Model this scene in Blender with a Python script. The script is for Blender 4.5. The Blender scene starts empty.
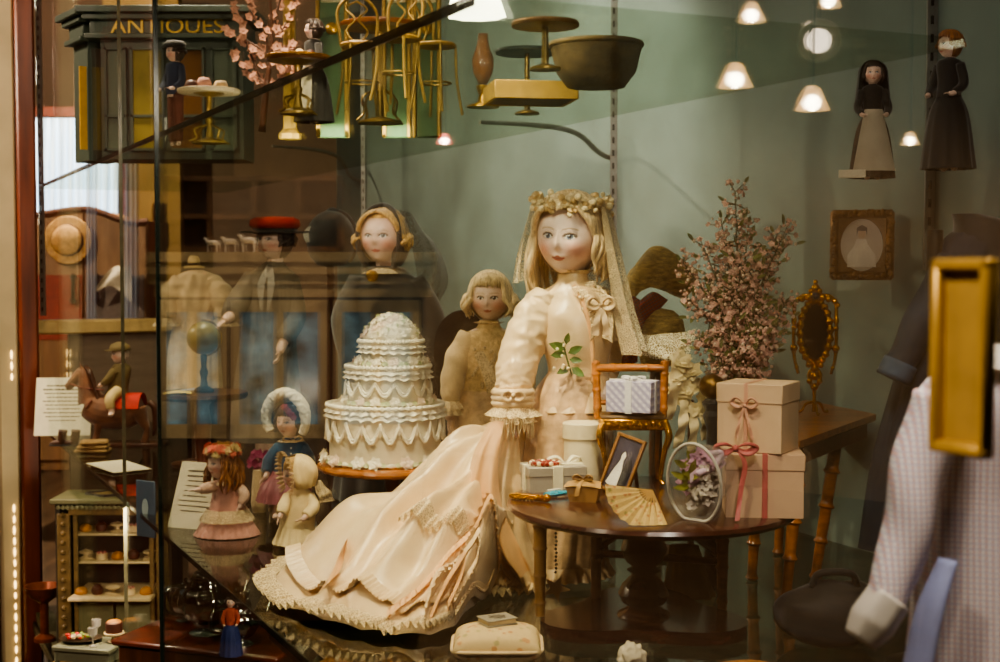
import bpy, math, random
from mathutils import Vector, Matrix, noise
random.seed(7)
R = math.radians
PI = math.pi
scene = bpy.context.scene
col = scene.collection
V = Vector

# ---------------------------------------------------------------- camera measures
FPX = 1389.0
CAMZ = 0.508
PITCH = math.atan(66.0/FPX)
cp, sp = math.cos(PITCH), math.sin(PITCH)

def ray(px, py):
    u, v = (px-500)/FPX, (331-py)/FPX
    return V((u, cp+v*sp, -sp+v*cp))
def P(px, py, D):
    d = ray(px, py); k = D/d.y
    return V((d.x*k, D, CAMZ+d.z*k))
def F(px, py, z=0.0):
    d = ray(px, py); k = (z-CAMZ)/d.z
    return V((d.x*k, d.y*k, z))

# front glass plane of the showcase and its directions
PD = V((0.4191, -0.9079, 0.0))          # along the glass, towards the near right end
PN = V((-0.9079, -0.4191, 0.0))         # towards the visitor
P0 = V((-0.2687, 1.777, 0.0))
def pane(t, z=0.0, into=0.0):
    p = P0 + PD*t - PN*into
    return V((p.x, p.y, z))
def pane_t(px):
    a = (px-500)/FPX
    return (a*P0.y-P0.x)/(PD.x-a*PD.y)
DEPTH = 1.12
def refl(v):
    s = (v-P0).dot(PN)
    return v - PN*(2*s)

# ---------------------------------------------------------------- materials
def lin(c):
    if isinstance(c, str):
        c = c.lstrip('#'); c = [int(c[i:i+2], 16)/255 for i in (0, 2, 4)]
    return [((x+0.055)/1.055)**2.4 if x > 0.04045 else x/12.92 for x in c]
_M = {}
def mat(name, c, rough=0.6, metal=0.0, var=0.12, scale=40, bump=0.0, bscale=None, spec=0.5, sheen=0.0,
        alpha=1.0, emit=0.0, stretch=None, c2=None, coat=0.0, trans=0.0):
    if name in _M: return _M[name]
    m = bpy.data.materials.new(name); m.use_nodes = True
    nt = m.node_tree; N, L = nt.nodes, nt.links
    b = N['Principled BSDF']
    b.inputs['Roughness'].default_value = rough
    b.inputs['Metallic'].default_value = metal
    b.inputs['Specular IOR Level'].default_value = spec
    if sheen: b.inputs['Sheen Weight'].default_value = sheen
    if coat: b.inputs['Coat Weight'].default_value = coat; b.inputs['Coat Roughness'].default_value = .15
    if alpha < 1: b.inputs['Alpha'].default_value = alpha
    if trans: b.inputs['Transmission Weight'].default_value = trans
    tc = N.new('ShaderNodeTexCoord'); mp = N.new('ShaderNodeMapping')
    L.new(tc.outputs['Object'], mp.inputs['Vector'])
    if stretch: mp.inputs['Scale'].default_value = stretch
    nz = N.new('ShaderNodeTexNoise'); nz.inputs['Scale'].default_value = scale; nz.inputs['Detail'].default_value = 4
    L.new(mp.outputs['Vector'], nz.inputs['Vector'])
    rp = N.new('ShaderNodeValToRGB')
    l = lin(c)
    a = [x*(1-var*1.6) for x in l] if c2 is None else lin(c2)
    h = [min(1, x*(1+var)) for x in l]
    rp.color_ramp.elements[0].position = .3; rp.color_ramp.elements[1].position = .68
    rp.color_ramp.elements[0].color = (*a, 1); rp.color_ramp.elements[1].color = (*h, 1)
    L.new(nz.outputs['Fac'], rp.inputs['Fac']); L.new(rp.outputs['Color'], b.inputs['Base Color'])
    if emit:
        L.new(rp.outputs['Color'], b.inputs['Emission Color']); b.inputs['Emission Strength'].default_value = emit
    if bump:
        n2 = N.new('ShaderNodeTexNoise'); n2.inputs['Scale'].default_value = bscale or scale*3; n2.inputs['Detail'].default_value = 3
        L.new(mp.outputs['Vector'], n2.inputs['Vector'])
        bp = N.new('ShaderNodeBump'); bp.inputs['Strength'].default_value = bump; bp.inputs['Distance'].default_value = .004
        L.new(n2.outputs['Fac'], bp.inputs['Height']); L.new(bp.outputs['Normal'], b.inputs['Normal'])
    _M[name] = m
    return m

def glassmat(name, tint=(.95, .98, .96), k=1.5, cap=.36, floor=.0):
    m = bpy.data.materials.new(name); m.use_nodes = True
    nt = m.node_tree; N, L = nt.nodes, nt.links
    N.remove(N['Principled BSDF']); out = N['Material Output']
    t = N.new('ShaderNodeBsdfTransparent'); t.inputs['Color'].default_value = (*tint, 1)
    g = N.new('ShaderNodeBsdfGlossy'); g.inputs['Roughness'].default_value = 0.0
    fr = N.new('ShaderNodeFresnel'); fr.inputs['IOR'].default_value = 1.5
    mu = N.new('ShaderNodeMath'); mu.operation = 'MULTIPLY'; mu.inputs[1].default_value = k
    ad = N.new('ShaderNodeMath'); ad.operation = 'ADD'; ad.inputs[1].default_value = floor
    mn = N.new('ShaderNodeMath'); mn.operation = 'MINIMUM'; mn.inputs[1].default_value = cap
    mx = N.new('ShaderNodeMixShader')
    # the same amount whichever face is met
    ge = N.new('ShaderNodeNewGeometry'); dt = N.new('ShaderNodeVectorMath'); dt.operation = 'DOT_PRODUCT'
    L.new(fr.outputs[0], mu.inputs[0]); L.new(mu.outputs[0], ad.inputs[0]); L.new(ad.outputs[0], mn.inputs[0])
    L.new(mn.outputs[0], mx.inputs['Fac']); L.new(t.outputs[0], mx.inputs[1]); L.new(g.outputs[0], mx.inputs[2])
    L.new(mx.outputs[0], out.inputs['Surface'])
    N.remove(ge); N.remove(dt)
    _M[name] = m
    return m

def lacemat(name, c, open_=.45, scale=220):
    m = mat(name, c, rough=.85, var=.08, scale=60, sheen=.3)
    nt = m.node_tree; N, L = nt.nodes, nt.links
    b = N['Principled BSDF']; out = N['Material Output']
    tc = N.new('ShaderNodeTexCoord')
    vo = N.new('ShaderNodeTexVoronoi'); vo.inputs['Scale'].default_value = scale; vo.feature = 'DISTANCE_TO_EDGE'
    L.new(tc.outputs['Object'], vo.inputs['Vector'])
    th = N.new('ShaderNodeMapRange'); th.inputs[1].default_value = .05; th.inputs[2].default_value = .16
    th.inputs[3].default_value = 1.0; th.inputs[4].default_value = 1-open_
    L.new(vo.outputs['Distance'], th.inputs[0])
    t = N.new('ShaderNodeBsdfTransparent'); mx = N.new('ShaderNodeMixShader')
    L.new(th.outputs[0], mx.inputs['Fac']); L.new(t.outputs[0], mx.inputs[1]); L.new(b.outputs[0], mx.inputs[2])
    L.new(mx.outputs[0], out.inputs['Surface'])
    return m

def checkmat(name, c1, c2, c3, scale, rot=0, rough=.8, axes='xz'):
    """woven check: two sets of bands mixed"""
    m = mat(name, c1, rough=rough, var=0)
    nt = m.node_tree; N, L = nt.nodes, nt.links
    b = N['Principled BSDF']
    tc = N.new('ShaderNodeTexCoord'); mp = N.new('ShaderNodeMapping'); L.new(tc.outputs['Object'], mp.inputs['Vector'])
    mp.inputs['Rotation'].default_value = (0, rot, 0)
    cur = None
    w = []
    for ax in axes:
        wv = N.new('ShaderNodeTexWave'); wv.bands_direction = ax.upper(); wv.inputs['Scale'].default_value = scale
        L.new(mp.outputs['Vector'], wv.inputs['Vector'])
        r = N.new('ShaderNodeValToRGB'); r.color_ramp.elements[0].position = .45; r.color_ramp.elements[1].position = .55
        L.new(wv.outputs['Fac'], r.inputs['Fac']); w.append(r)
    m1 = N.new('ShaderNodeMixRGB'); m1.inputs[1].default_value = (*lin(c1), 1); m1.inputs[2].default_value = (*lin(c2), 1)
    L.new(w[0].outputs[0], m1.inputs[0])
    m2 = N.new('ShaderNodeMixRGB'); m2.inputs[2].default_value = (*lin(c3), 1)
    L.new(m1.outputs[0], m2.inputs[1])
    h = N.new('ShaderNodeMath'); h.operation = 'MULTIPLY'; h.inputs[1].default_value = .55
    L.new(w[1].outputs[0], h.inputs[0]); L.new(h.outputs[0], m2.inputs[0])
    L.new(m2.outputs[0], b.inputs['Base Color'])
    return m

def printmat(name, base, spot, leaf, scale=60, rough=.8):
    m = mat(name, base, rough=rough, var=.06)
    nt = m.node_tree; N, L = nt.nodes, nt.links
    b = N['Principled BSDF']
    tc = N.new('ShaderNodeTexCoord')
    prev = (*lin(base), 1)
    sock = None
    for c, s, th in ((leaf, scale*.8, .16), (spot, scale, .2)):
        vo = N.new('ShaderNodeTexVoronoi'); vo.inputs['Scale'].default_value = s; L.new(tc.outputs['Object'], vo.inputs['Vector'])
        r = N.new('ShaderNodeMapRange'); r.inputs[1].default_value = th; r.inputs[2].default_value = th+.12
        r.inputs[3].default_value = .75; r.inputs[4].default_value = 0; L.new(vo.outputs['Distance'], r.inputs[0])
        mx = N.new('ShaderNodeMixRGB'); L.new(r.outputs[0], mx.inputs[0])
        if sock: L.new(sock, mx.inputs[1])
        else: mx.inputs[1].default_value = prev
        mx.inputs[2].default_value = (*lin(c), 1); sock = mx.outputs[0]
    L.new(sock, b.inputs['Base Color'])
    return m

def paintmat(name, rough=.38):
    m = bpy.data.materials.new(name); m.use_nodes = True
    N, L = m.node_tree.nodes, m.node_tree.links
    b = N['Principled BSDF']; b.inputs['Roughness'].default_value = rough
    b.inputs['Subsurface Weight'].default_value = .0
    a = N.new('ShaderNodeAttribute'); a.attribute_name = 'Col'
    L.new(a.outputs['Color'], b.inputs['Base Color'])
    return m
BISQUE = paintmat('painted bisque')

# ---------------------------------------------------------------- shape builder
def catmull(pts, n):
    pts = [V(p) for p in pts]
    if len(pts) < 3: return [pts[0].lerp(pts[-1], i/max(1, n)) for i in range(n+1)]
    out = []
    m = len(pts)-1
    for k in range(n+1):
        s = k/n*m; i = min(int(s), m-1); t = s-i
        p1, p2 = pts[i], pts[i+1]
        p0 = pts[i-1] if i > 0 else p1*2-p2
        p3 = pts[i+2] if i+2 <= m else p2*2-p1
        out.append(.5*((2*p1)+(p2-p0)*t+(2*p0-5*p1+4*p2-p3)*t*t+(3*p1-p0-3*p2+p3)*t**3))
    return out
def lerp_list(a, t):
    s = t*(len(a)-1); i = min(int(s), len(a)-2) if len(a) > 1 else 0
    if len(a) == 1: return a[0]
    return a[i]+(a[i+1]-a[i])*(s-i)

_ico = {}
def ico(sub):
    if sub not in _ico:
        import bmesh
        bm = bmesh.new(); bmesh.ops.create_icosphere(bm, subdivisions=sub, radius=1)
        _ico[sub] = ([v.co.copy() for v in bm.verts], [[v.index for v in f.verts] for f in bm.faces]); bm.free()
    return _ico[sub]

class B:
    def __init__(s): s.v = []; s.f = []; s.mi = []; s.m = 0; s.X = None
    def add(s, vs, fs):
        o = len(s.v)
        if s.X is not None: vs = [s.X @ V(p) for p in vs]
        s.v.extend(V(p) for p in vs)
        for f in fs: s.f.append([i+o for i in f]); s.mi.append(s.m)
        return s
    def box(s, c, d, rz=0, bev=.0, M=None):
        x, y, z = d[0]/2, d[1]/2, d[2]/2
        M = M or Matrix.Translation(V(c)) @ Matrix.Rotation(rz, 4, 'Z')
        if bev <= 0:
            vs = [M @ V((a*x, b*y, e*z)) for a in (-1, 1) for b in (-1, 1) for e in (-1, 1)]
            return s.add(vs, [(0, 1, 3, 2), (4, 6, 7, 5), (0, 4, 5, 1), (2, 3, 7, 6), (0, 2, 6, 4), (1, 5, 7, 3)])
        bev = min(bev, x*.9, y*.9, z*.9)
        vs = []; idx = {}
        for a in (-1, 1):
            for b in (-1, 1):
                for e in (-1, 1):
                    for k in range(3):
                        p = [a*(x-bev), b*(y-bev), e*(z-bev)]
                        p[k] = (a*x, b*y, e*z)[k]
                        idx[a, b, e, k] = len(vs); vs.append(M @ V(p))
        fs = []
        q = [(-1, -1), (1, -1), (1, 1), (-1, 1)]
        for k in range(3):
            for sg in (-1, 1):
                f = []
                for u, w in q:
                    t = [u, w]; t.insert(k, sg); f.append(idx[t[0], t[1], t[2], k])
                if (sg > 0) != (k != 1): f.reverse()
                fs.append(f)
        for k in range(3):
            i, j = [(1, 2), (0, 2), (0, 1)][k]
            for u, w in q:
                def key(sgn, face):
                    t = [0, 0, 0]; t[k] = sgn; t[i] = u; t[j] = w
                    return idx[t[0], t[1], t[2], face]
                fs.append([key(-1, i), key(1, i), key(1, j), key(-1, j)])
        for a in (-1, 1):
            for b in (-1, 1):
                for e in (-1, 1):
                    fs.append([idx[a, b, e, 0], idx[a, b, e, 1], idx[a, b, e, 2]])
        return s.add(vs, fs)
    def grid(s, rows, closed=False):
        n = len(rows[0]); fs = []
        for i in range(len(rows)-1):
            for j in range(n if closed else n-1):
                k = (j+1) % n
                fs.append((i*n+j, i*n+k, (i+1)*n+k, (i+1)*n+j))
        return s.add([p for r in rows for p in r], fs)
    def lathe(s, prof, c=(0, 0, 0), n=32, M=None, sx=1, sy=1, mod=None):
        c = V(c); rows = []
        for i, (r, z) in enumerate(prof):
            row = []
            for j in range(n):
                a = 2*PI*j/n; q = r*(mod(a, i/(len(prof)-1)) if mod else 1)
                p = V((q*math.cos(a)*sx, q*math.sin(a)*sy, z))
                row.append((M @ p) if M else p+c)
            rows.append(row)
        s.grid(rows, True)
        o = len(s.v)
        if prof[0][0] > 1e-6: s.f.append(list(range(o-len(prof)*n, o-len(prof)*n+n))[::-1]); s.mi.append(s.m)
        if prof[-1][0] > 1e-6: s.f.append(list(range(o-n, o))); s.mi.append(s.m)
        return s
    def loft(s, rings, n=48, m=None, fold=None, cap=False):
        """rings: (x, y, z, rx, ry)"""
        m = m or (len(rings)-1)*5
        cen = catmull([r[:3] for r in rings], m); rr = catmull([(r[3], r[4], 0) for r in rings], m)
        rows = []
        for i in range(m+1):
            row = []
            for j in range(n):
                a = 2*PI*j/n; k = fold(a, i/m) if fold else 1
                row.append(cen[i]+V((rr[i].x*math.cos(a)*k, rr[i].y*math.sin(a)*k, 0)))
            rows.append(row)
        s.grid(rows, True)
        if cap:
            o = len(s.v)
            s.f.append(list(range(o-(m+1)*n, o-(m+1)*n+n))[::-1]); s.f.append(list(range(o-n, o))); s.mi += [s.m, s.m]
        return s
    def tube(s, pts, rad, n=10, m=None, fold=None, flat=1.0, cap=True, up=None):
        rad = rad if isinstance(rad, (list, tuple)) else [rad]
        m = m or max(1, (len(pts)-1)*(1 if len(pts) < 3 else 5))
        c = catmull(pts, m)
        t0 = (c[1]-c[0]).normalized()
        u = up.copy() if up else (V((0, 0, 1)) if abs(t0.z) < .9 else V((0, 1, 0)))
        rows = []
        for i in range(m+1):
            t = (c[min(i+1, m)]-c[max(i-1, 0)])
            t = t.normalized() if t.length > 1e-9 else t0
            u = (u-t*u.dot(t)); u = u.normalized() if u.length > 1e-6 else t.orthogonal().normalized()
            w = t.cross(u)
            r = lerp_list(rad, i/m)
            rows.append([c[i]+(u*math.cos(2*PI*j/n)*flat+w*math.sin(2*PI*j/n))*r*(fold(2*PI*j/n, i/m) if fold else 1) for j in range(n)])
        s.grid(rows, True)
        if cap:
            o = len(s.v)
            s.f.append(list(range(o-(m+1)*n, o-(m+1)*n+n))[::-1]); s.f.append(list(range(o-n, o))); s.mi += [s.m, s.m]
        return s
    def ball(s, c, r, sub=2, M=None):
        vs, fs = ico(sub); c = V(c)
        r = r if isinstance(r, (tuple, list)) else (r, r, r)
        if M: return s.add([c+M @ V((p.x*r[0], p.y*r[1], p.z*r[2])) for p in vs], fs)
        return s.add([c+V((p.x*r[0], p.y*r[1], p.z*r[2])) for p in vs], fs)
    def prism(s, poly, d, M):
        """poly in local xz, thickness d along y"""
        n = len(poly)
        vs = [M @ V((x, -d/2, z)) for x, z in poly]+[M @ V((x, d/2, z)) for x, z in poly]
        return s.add(vs, [list(range(n)), list(range(n, 2*n))[::-1]]+[(i, i+n, (i+1) % n+n, (i+1) % n) for i in range(n)])
    def ribbon(s, pts, widths, wdir=None, m=None, wave=0, waven=0, thick=0):
        """flat strip along a path; wdir = constant width direction or list"""
        m = m or (len(pts)-1)*6
        c = catmull(pts, m)
        if isinstance(wdir, list): wd = catmull(wdir, m)
        else: wd = [V(wdir)]*(m+1)
        rows = []
        for i in range(m+1):
            w = lerp_list(widths, i/m)/2; d = wd[i].normalized()
            t = (c[min(i+1, m)]-c[max(i-1, 0)]).normalized(); nn = t.cross(d)
            row = []
            for k in range(5):
                q = (k-2)/2
                row.append(c[i]+d*(w*q)+nn*(wave*math.sin(waven*i/m*2*PI+q*1.2)))
            rows.append(row)
        return s.grid(rows)
    def petal_flower(s, c, r, n=5, nrm=None, cup=.35, centre=True):
        c = V(c); nrm = (nrm or V((random.uniform(-1, 1), -1, random.uniform(-.2, 1)))).normalized()
        u = nrm.orthogonal().normalized(); w = nrm.cross(u); a0 = random.uniform(0, 6)
        for k in range(n):
            a = a0+2*PI*k/n
            d = u*math.cos(a)+w*math.sin(a); e = nrm.cross(d)
            s.add([c, c+d*r*.5+e*r*.42+nrm*r*cup*.4, c+d*r+nrm*r*cup, c+d*r*.5-e*r*.42+nrm*r*cup*.4], [(0, 1, 2, 3)])
        if centre: s.ball(c+nrm*r*.12, r*.22, 1)
        return s
    def rose(s, c, r, nrm=None):
        c = V(c); s.ball(c, r*.5, 1)
        nrm = (nrm or V((random.uniform(-.6, .6), -1, random.uniform(0, .8)))).normalized()
        s.petal_flower(c, r, 6, nrm, .25, False); s.petal_flower(c+nrm*r*.15, r*.8, 5, nrm, .5, False)
        s.petal_flower(c+nrm*r*.25, r*.55, 4, nrm, .7, False)
        return s
    def leaf(s, c, d, l, w, nrm=None):
        c = V(c); d = V(d).normalized(); nrm = nrm or V((0, -1, .3)); e = d.cross(nrm).normalized(); n2 = e.cross(d)
        return s.add([c, c+d*l*.35+e*w*.5+n2*w*.15, c+d*l*.7+e*w*.4+n2*w*.15, c+d*l, c+d*l*.7-e*w*.4+n2*w*.15, c+d*l*.35-e*w*.5+n2*w*.15, c+d*l*.5],
                     [(0, 1, 6), (1, 2, 6), (2, 3, 6), (3, 4, 6), (4, 5, 6), (5, 0, 6)])

def tag(o, label=None, cat=None, group=None, kind=None):
    if label: o['label'] = label
    if cat: o['category'] = cat
    if group: o['group'] = group
    if kind: o['kind'] = kind
    return o
def thing(name, label, cat, loc=(0, 0, 0), rotz=0, group=None):
    o = bpy.data.objects.new(name, None); col.objects.link(o); o.empty_display_size = .02
    o.location = loc; o.rotation_euler = (0, 0, rotz)
    return tag(o, label, cat, group)
def finish(me, ang):
    for p in me.polygons: p.use_smooth = True
    if ang < 179:
        try: me.set_sharp_from_angle(angle=R(ang))
        except Exception: pass
def obj(name, b, m, parent=None, ang=38, mirror=False, label=None):
    me = bpy.data.meshes.new(name)
    vs = b.v; fs = b.f
    if mirror:
        vs = [refl(p) for p in vs]; fs = [f[::-1] for f in fs]
    me.from_pydata([tuple(p) for p in vs], [], fs)
    for x in (m if isinstance(m, (list, tuple)) else [m]): me.materials.append(x)
    if isinstance(m, (list, tuple)): me.polygons.foreach_set('material_index', b.mi)
    me.update()
    import bmesh
    bm = bmesh.new(); bm.from_mesh(me); bmesh.ops.remove_doubles(bm, verts=bm.verts, dist=1e-6)
    bmesh.ops.recalc_face_normals(bm, faces=bm.faces)
    bm.to_mesh(me); bm.free()
    finish(me, ang)
    o = bpy.data.objects.new(name, me); col.objects.link(o)
    if parent is not None: o.parent = parent
    if label: o['label'] = label
    return o
def solid(name, b, m, label, cat, loc=(0, 0, 0), rotz=0, group=None, ang=38):
    o = obj(name, b, m, None, ang); o.location = loc; o.rotation_euler = (0, 0, rotz)
    return tag(o, label, cat, group)
def struct(name, b, m, mirror=False, parent=None):
    o = obj(name, b, m, parent, mirror=mirror)
    if parent is None: o['kind'] = 'structure'
    return o
def textobj(name, body, size, ext, m, parent, M):
    cu = bpy.data.curves.new(name, 'FONT'); cu.body = body; cu.size = size; cu.extrude = ext; cu.align_x = 'CENTER'; cu.align_y = 'CENTER'
    t = bpy.data.objects.new(name, cu); col.objects.link(t)
    dg = bpy.context.evaluated_depsgraph_get()
    me = bpy.data.meshes.new_from_object(t.evaluated_get(dg))
    bpy.data.objects.remove(t); me.materials.clear(); me.materials.append(m)
    me.transform(M)
    o = bpy.data.objects.new(name, me); col.objects.link(o); o.parent = parent
    return o

class Lc:
    """local measures of a thing standing at pixel (bx, by), depth D"""
    def __init__(s, bx, by, D=None, z=None):
        if D is None: s.base = F(bx, by, z or 0.0); D = s.base.y
        else:
            s.base = P(bx, by, D)
            if z is not None: s.base.z = z
        s.bx, s.by, s.D = bx, by, D; s.u = D/FPX
    def p(s, px, py, dy=0.0):
        q = P(px, py, s.D+dy)
        return q-s.base
    def r(s, k): return k*s.u

# ---------------------------------------------------------------- dolls and people
def headframe(c, hh, yaw=0, pitch=0, roll=0):
    return Matrix.Translation(c) @ Matrix.Rotation(R(yaw), 4, 'Z') @ Matrix.Rotation(R(pitch), 4, 'X') @ Matrix.Rotation(R(roll), 4, 'Y') @ Matrix.Scale(hh, 4)
def gs(x, z, x0, z0, sx, sz): return math.exp(-((x-x0)/sx)**2-((z-z0)/sz)**2)
def headshape(p):
    x, y, z = p
    w = .80
    if z < 0: w *= 1-.24*(min(1, -z)**2.2)
    ky = .86 if y < 0 else .92
    X, Y, Z = x*w, y*ky, z
    if y < 0:
        f = min(1, -y*1.8)
        X0 = X
        d = .10*gs(X0, z, 0, -.17, .075, .12)+.05*gs(X0, z, 0, 0, .06, .2)         # nose
        d += .05*gs(X0, z, 0, -.46, .15, .06)+.035*gs(X0, z, 0, -.56, .12, .05)-.02*gs(X0, z, 0, -.51, .15, .02)    # lips
        d += .10*gs(X0, z, 0, -.82, .2, .15)                                        # chin
        d += .05*(gs(X0, z, .36, -.3, .2, .22)+gs(X0, z, -.36, -.3, .2, .22))       # cheeks
        d -= .05*(gs(X0, z, .3, .03, .16, .1)+gs(X0, z, -.3, .03, .16, .1))         # sockets
        Y -= d*f
    return (X, Y, Z)
def facecolor(q, sk, eye, lip, brow, blush=.7):
    x, y, z = q
    c = list(sk)
    def mix(t, k): 
        for i in range(3): c[i] = c[i]*(1-k)+t[i]*k
    if y > -.12: return c
    for s in (-1, 1):
        mix((.78, .30, .22), min(.8, blush*gs(x, z, s*.42, -.30, .24, .22)))
    mix((.6, .2, .14), .25*gs(x, z, 0, -.28, .1, .03))
    # lips: two bows
    if abs(x) < .17 and -.60 < z < -.40:
        t = abs(x)/.17
        top = -.445+.02*math.cos(x*38)-.055*t*t; bot = -.575+.075*t*t
        if bot < z < top: mix(lip, .85)
        if abs(z+.505-.01*t) < .012: mix((.25, .04, .03), .6)
    for s in (-1, 1):
        ex, ez = s*.29, .03
        dx, dz = (x-ex)/.135, (z-ez)/(.080 if z > ez else .062)
        d2 = dx*dx+dz*dz
        if d2 < 1.0:
            mix((.72, .70, .66), .95)
            r = math.hypot(x-ex, (z-ez-.005))
            if r < .070: mix(eye, 1)
            if r < .034: mix((.01, .01, .012), 1)
            if math.hypot(x-ex+.025, z-ez-.035) < .02: mix((.9, .9, .9), 1)  # catchlight painted into the eye colour
            if d2 > .6 and z > ez: mix((.06, .03, .02), .95)
        elif d2 < 1.7: mix((.08, .04, .03) if z > ez else (.5, .28, .22), .8 if z > ez else .5)
        bz = .19+.05*(1-((x-ex)/.2)**2)
        if abs(x-ex) < .19 and abs(z-bz) < .018: mix(brow, .65)
    return c

def handpieces(b, w, d, n, hs):
    d = d.normalized(); n = (n-d*n.dot(d)).normalized(); s = d.cross(n)
    Mx = Matrix((s, d, n)).transposed().to_3x3()
    b.ball(w+d*hs*.25, (hs*.2, hs*.3, hs*.09), 2, Mx)
    for k, (o, l) in enumerate(((-.15, .40), (-.05, .46), (.05, .43), (.14, .34))):
        a = w+d*hs*.46+s*hs*o; q = a+(d*.9+n*.25).normalized()*hs*l*.55
        b.tube([a-d*hs*.1, a, q, q+(d*.7+n*.7).normalized()*hs*l*.5], [hs*.06, hs*.06, hs*.054, hs*.045], 8, 6)
    a = w+d*hs*.14-s*hs*.15; q = a+(d*.6-s*.75+n*.2)*hs*.2
    b.tube([a+s*hs*.06, a, q, q+(d*.9-s*.1+n*.4)*hs*.2], [hs*.07, hs*.068, hs*.06, hs*.05], 8, 6)

def body(parent, H, neck, torso, arms, legs=(), vox=.0012, sk=(.80, .56, .46), eye=(.10, .16, .28), lip=(.55, .10, .08),
         brow=(.30, .17, .08), hs=None, neck_r=None, name='body', ears=True, blush=.7, face=True):
    """one continuous figure: head, neck, torso, arms with hands, legs with feet.
    torso: rings (x, y, z, rx, ry); arms: (points, radii, hand normal); legs: (points, radii)"""
    hh = H.to_scale().x
    b = B()
    n, m = 64, 48
    rows = []
    for i in range(1, m):
        e = PI*i/m
        rows.append([H @ V(headshape((math.sin(e)*math.cos(2*PI*j/n), math.sin(e)*math.sin(2*PI*j/n), math.cos(e)))) for j in range(n)])
    b.grid(rows, True)
    o = len(b.v); k = len(rows)*n
    b.f.append(list(range(o-k, o-k+n))[::-1]); b.f.append(list(range(o-n, o))); b.mi += [0, 0]
    if ears:
        for s in (-1, 1):
            b.ball(H @ V((s*.79, .08, -.08)), (hh*.06, hh*.11, hh*.18), 2)
    nr = neck_r or hh*.36
    b.tube([H @ V((0, .12, -.55)), (H @ V((0, .15, -1.0))).lerp(neck, .4), V(neck)], [nr, nr*.92, nr*1.2], 20)
    b.loft(torso, 28, cap=True)
    for pts, rad, nm in arms:
        b.tube(pts, rad, 14)
        if hs: 
            d = V(pts[-1])-V(pts[-2]); handpieces(b, V(pts[-1])-d.normalized()*hs*.05, d, V(nm), hs)
    for pts, rad in legs:
        b.tube(pts, rad, 14)
        a = V(pts[-1]); r = rad[-1]
        b.ball(a+V((0, -r*1.1, 0)), (r*.95, r*2.1, r*.8), 2)
    tmp = obj('tmp', b, BISQUE)
    md = tmp.modifiers.new('r', 'REMESH'); md.mode = 'VOXEL'; md.voxel_size = vox; md.use_smooth_shade = True
    dg = bpy.context.evaluated_depsgraph_get()
    me = bpy.data.meshes.new_from_object(tmp.evaluated_get(dg))
    od = tmp.data; bpy.data.objects.remove(tmp); bpy.data.meshes.remove(od)
    Hi = H.inverted()
    at = me.color_attributes.new('Col', 'FLOAT_COLOR', 'POINT')
    cols = []
    for v in me.vertices:
        q = Hi @ v.co
        if face and q.length < 1.35 and q.z > -.95: c = facecolor(q, sk, eye, lip, brow, blush)
        else: c = sk
        cols += [c[0], c[1], c[2], 1]
    at.data.foreach_set('color', cols)
    me.materials.clear(); me.materials.append(BISQUE)
    finish(me, 180)
    o = bpy.data.objects.new(name, me); col.objects.link(o); o.parent = parent
    return o

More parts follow.
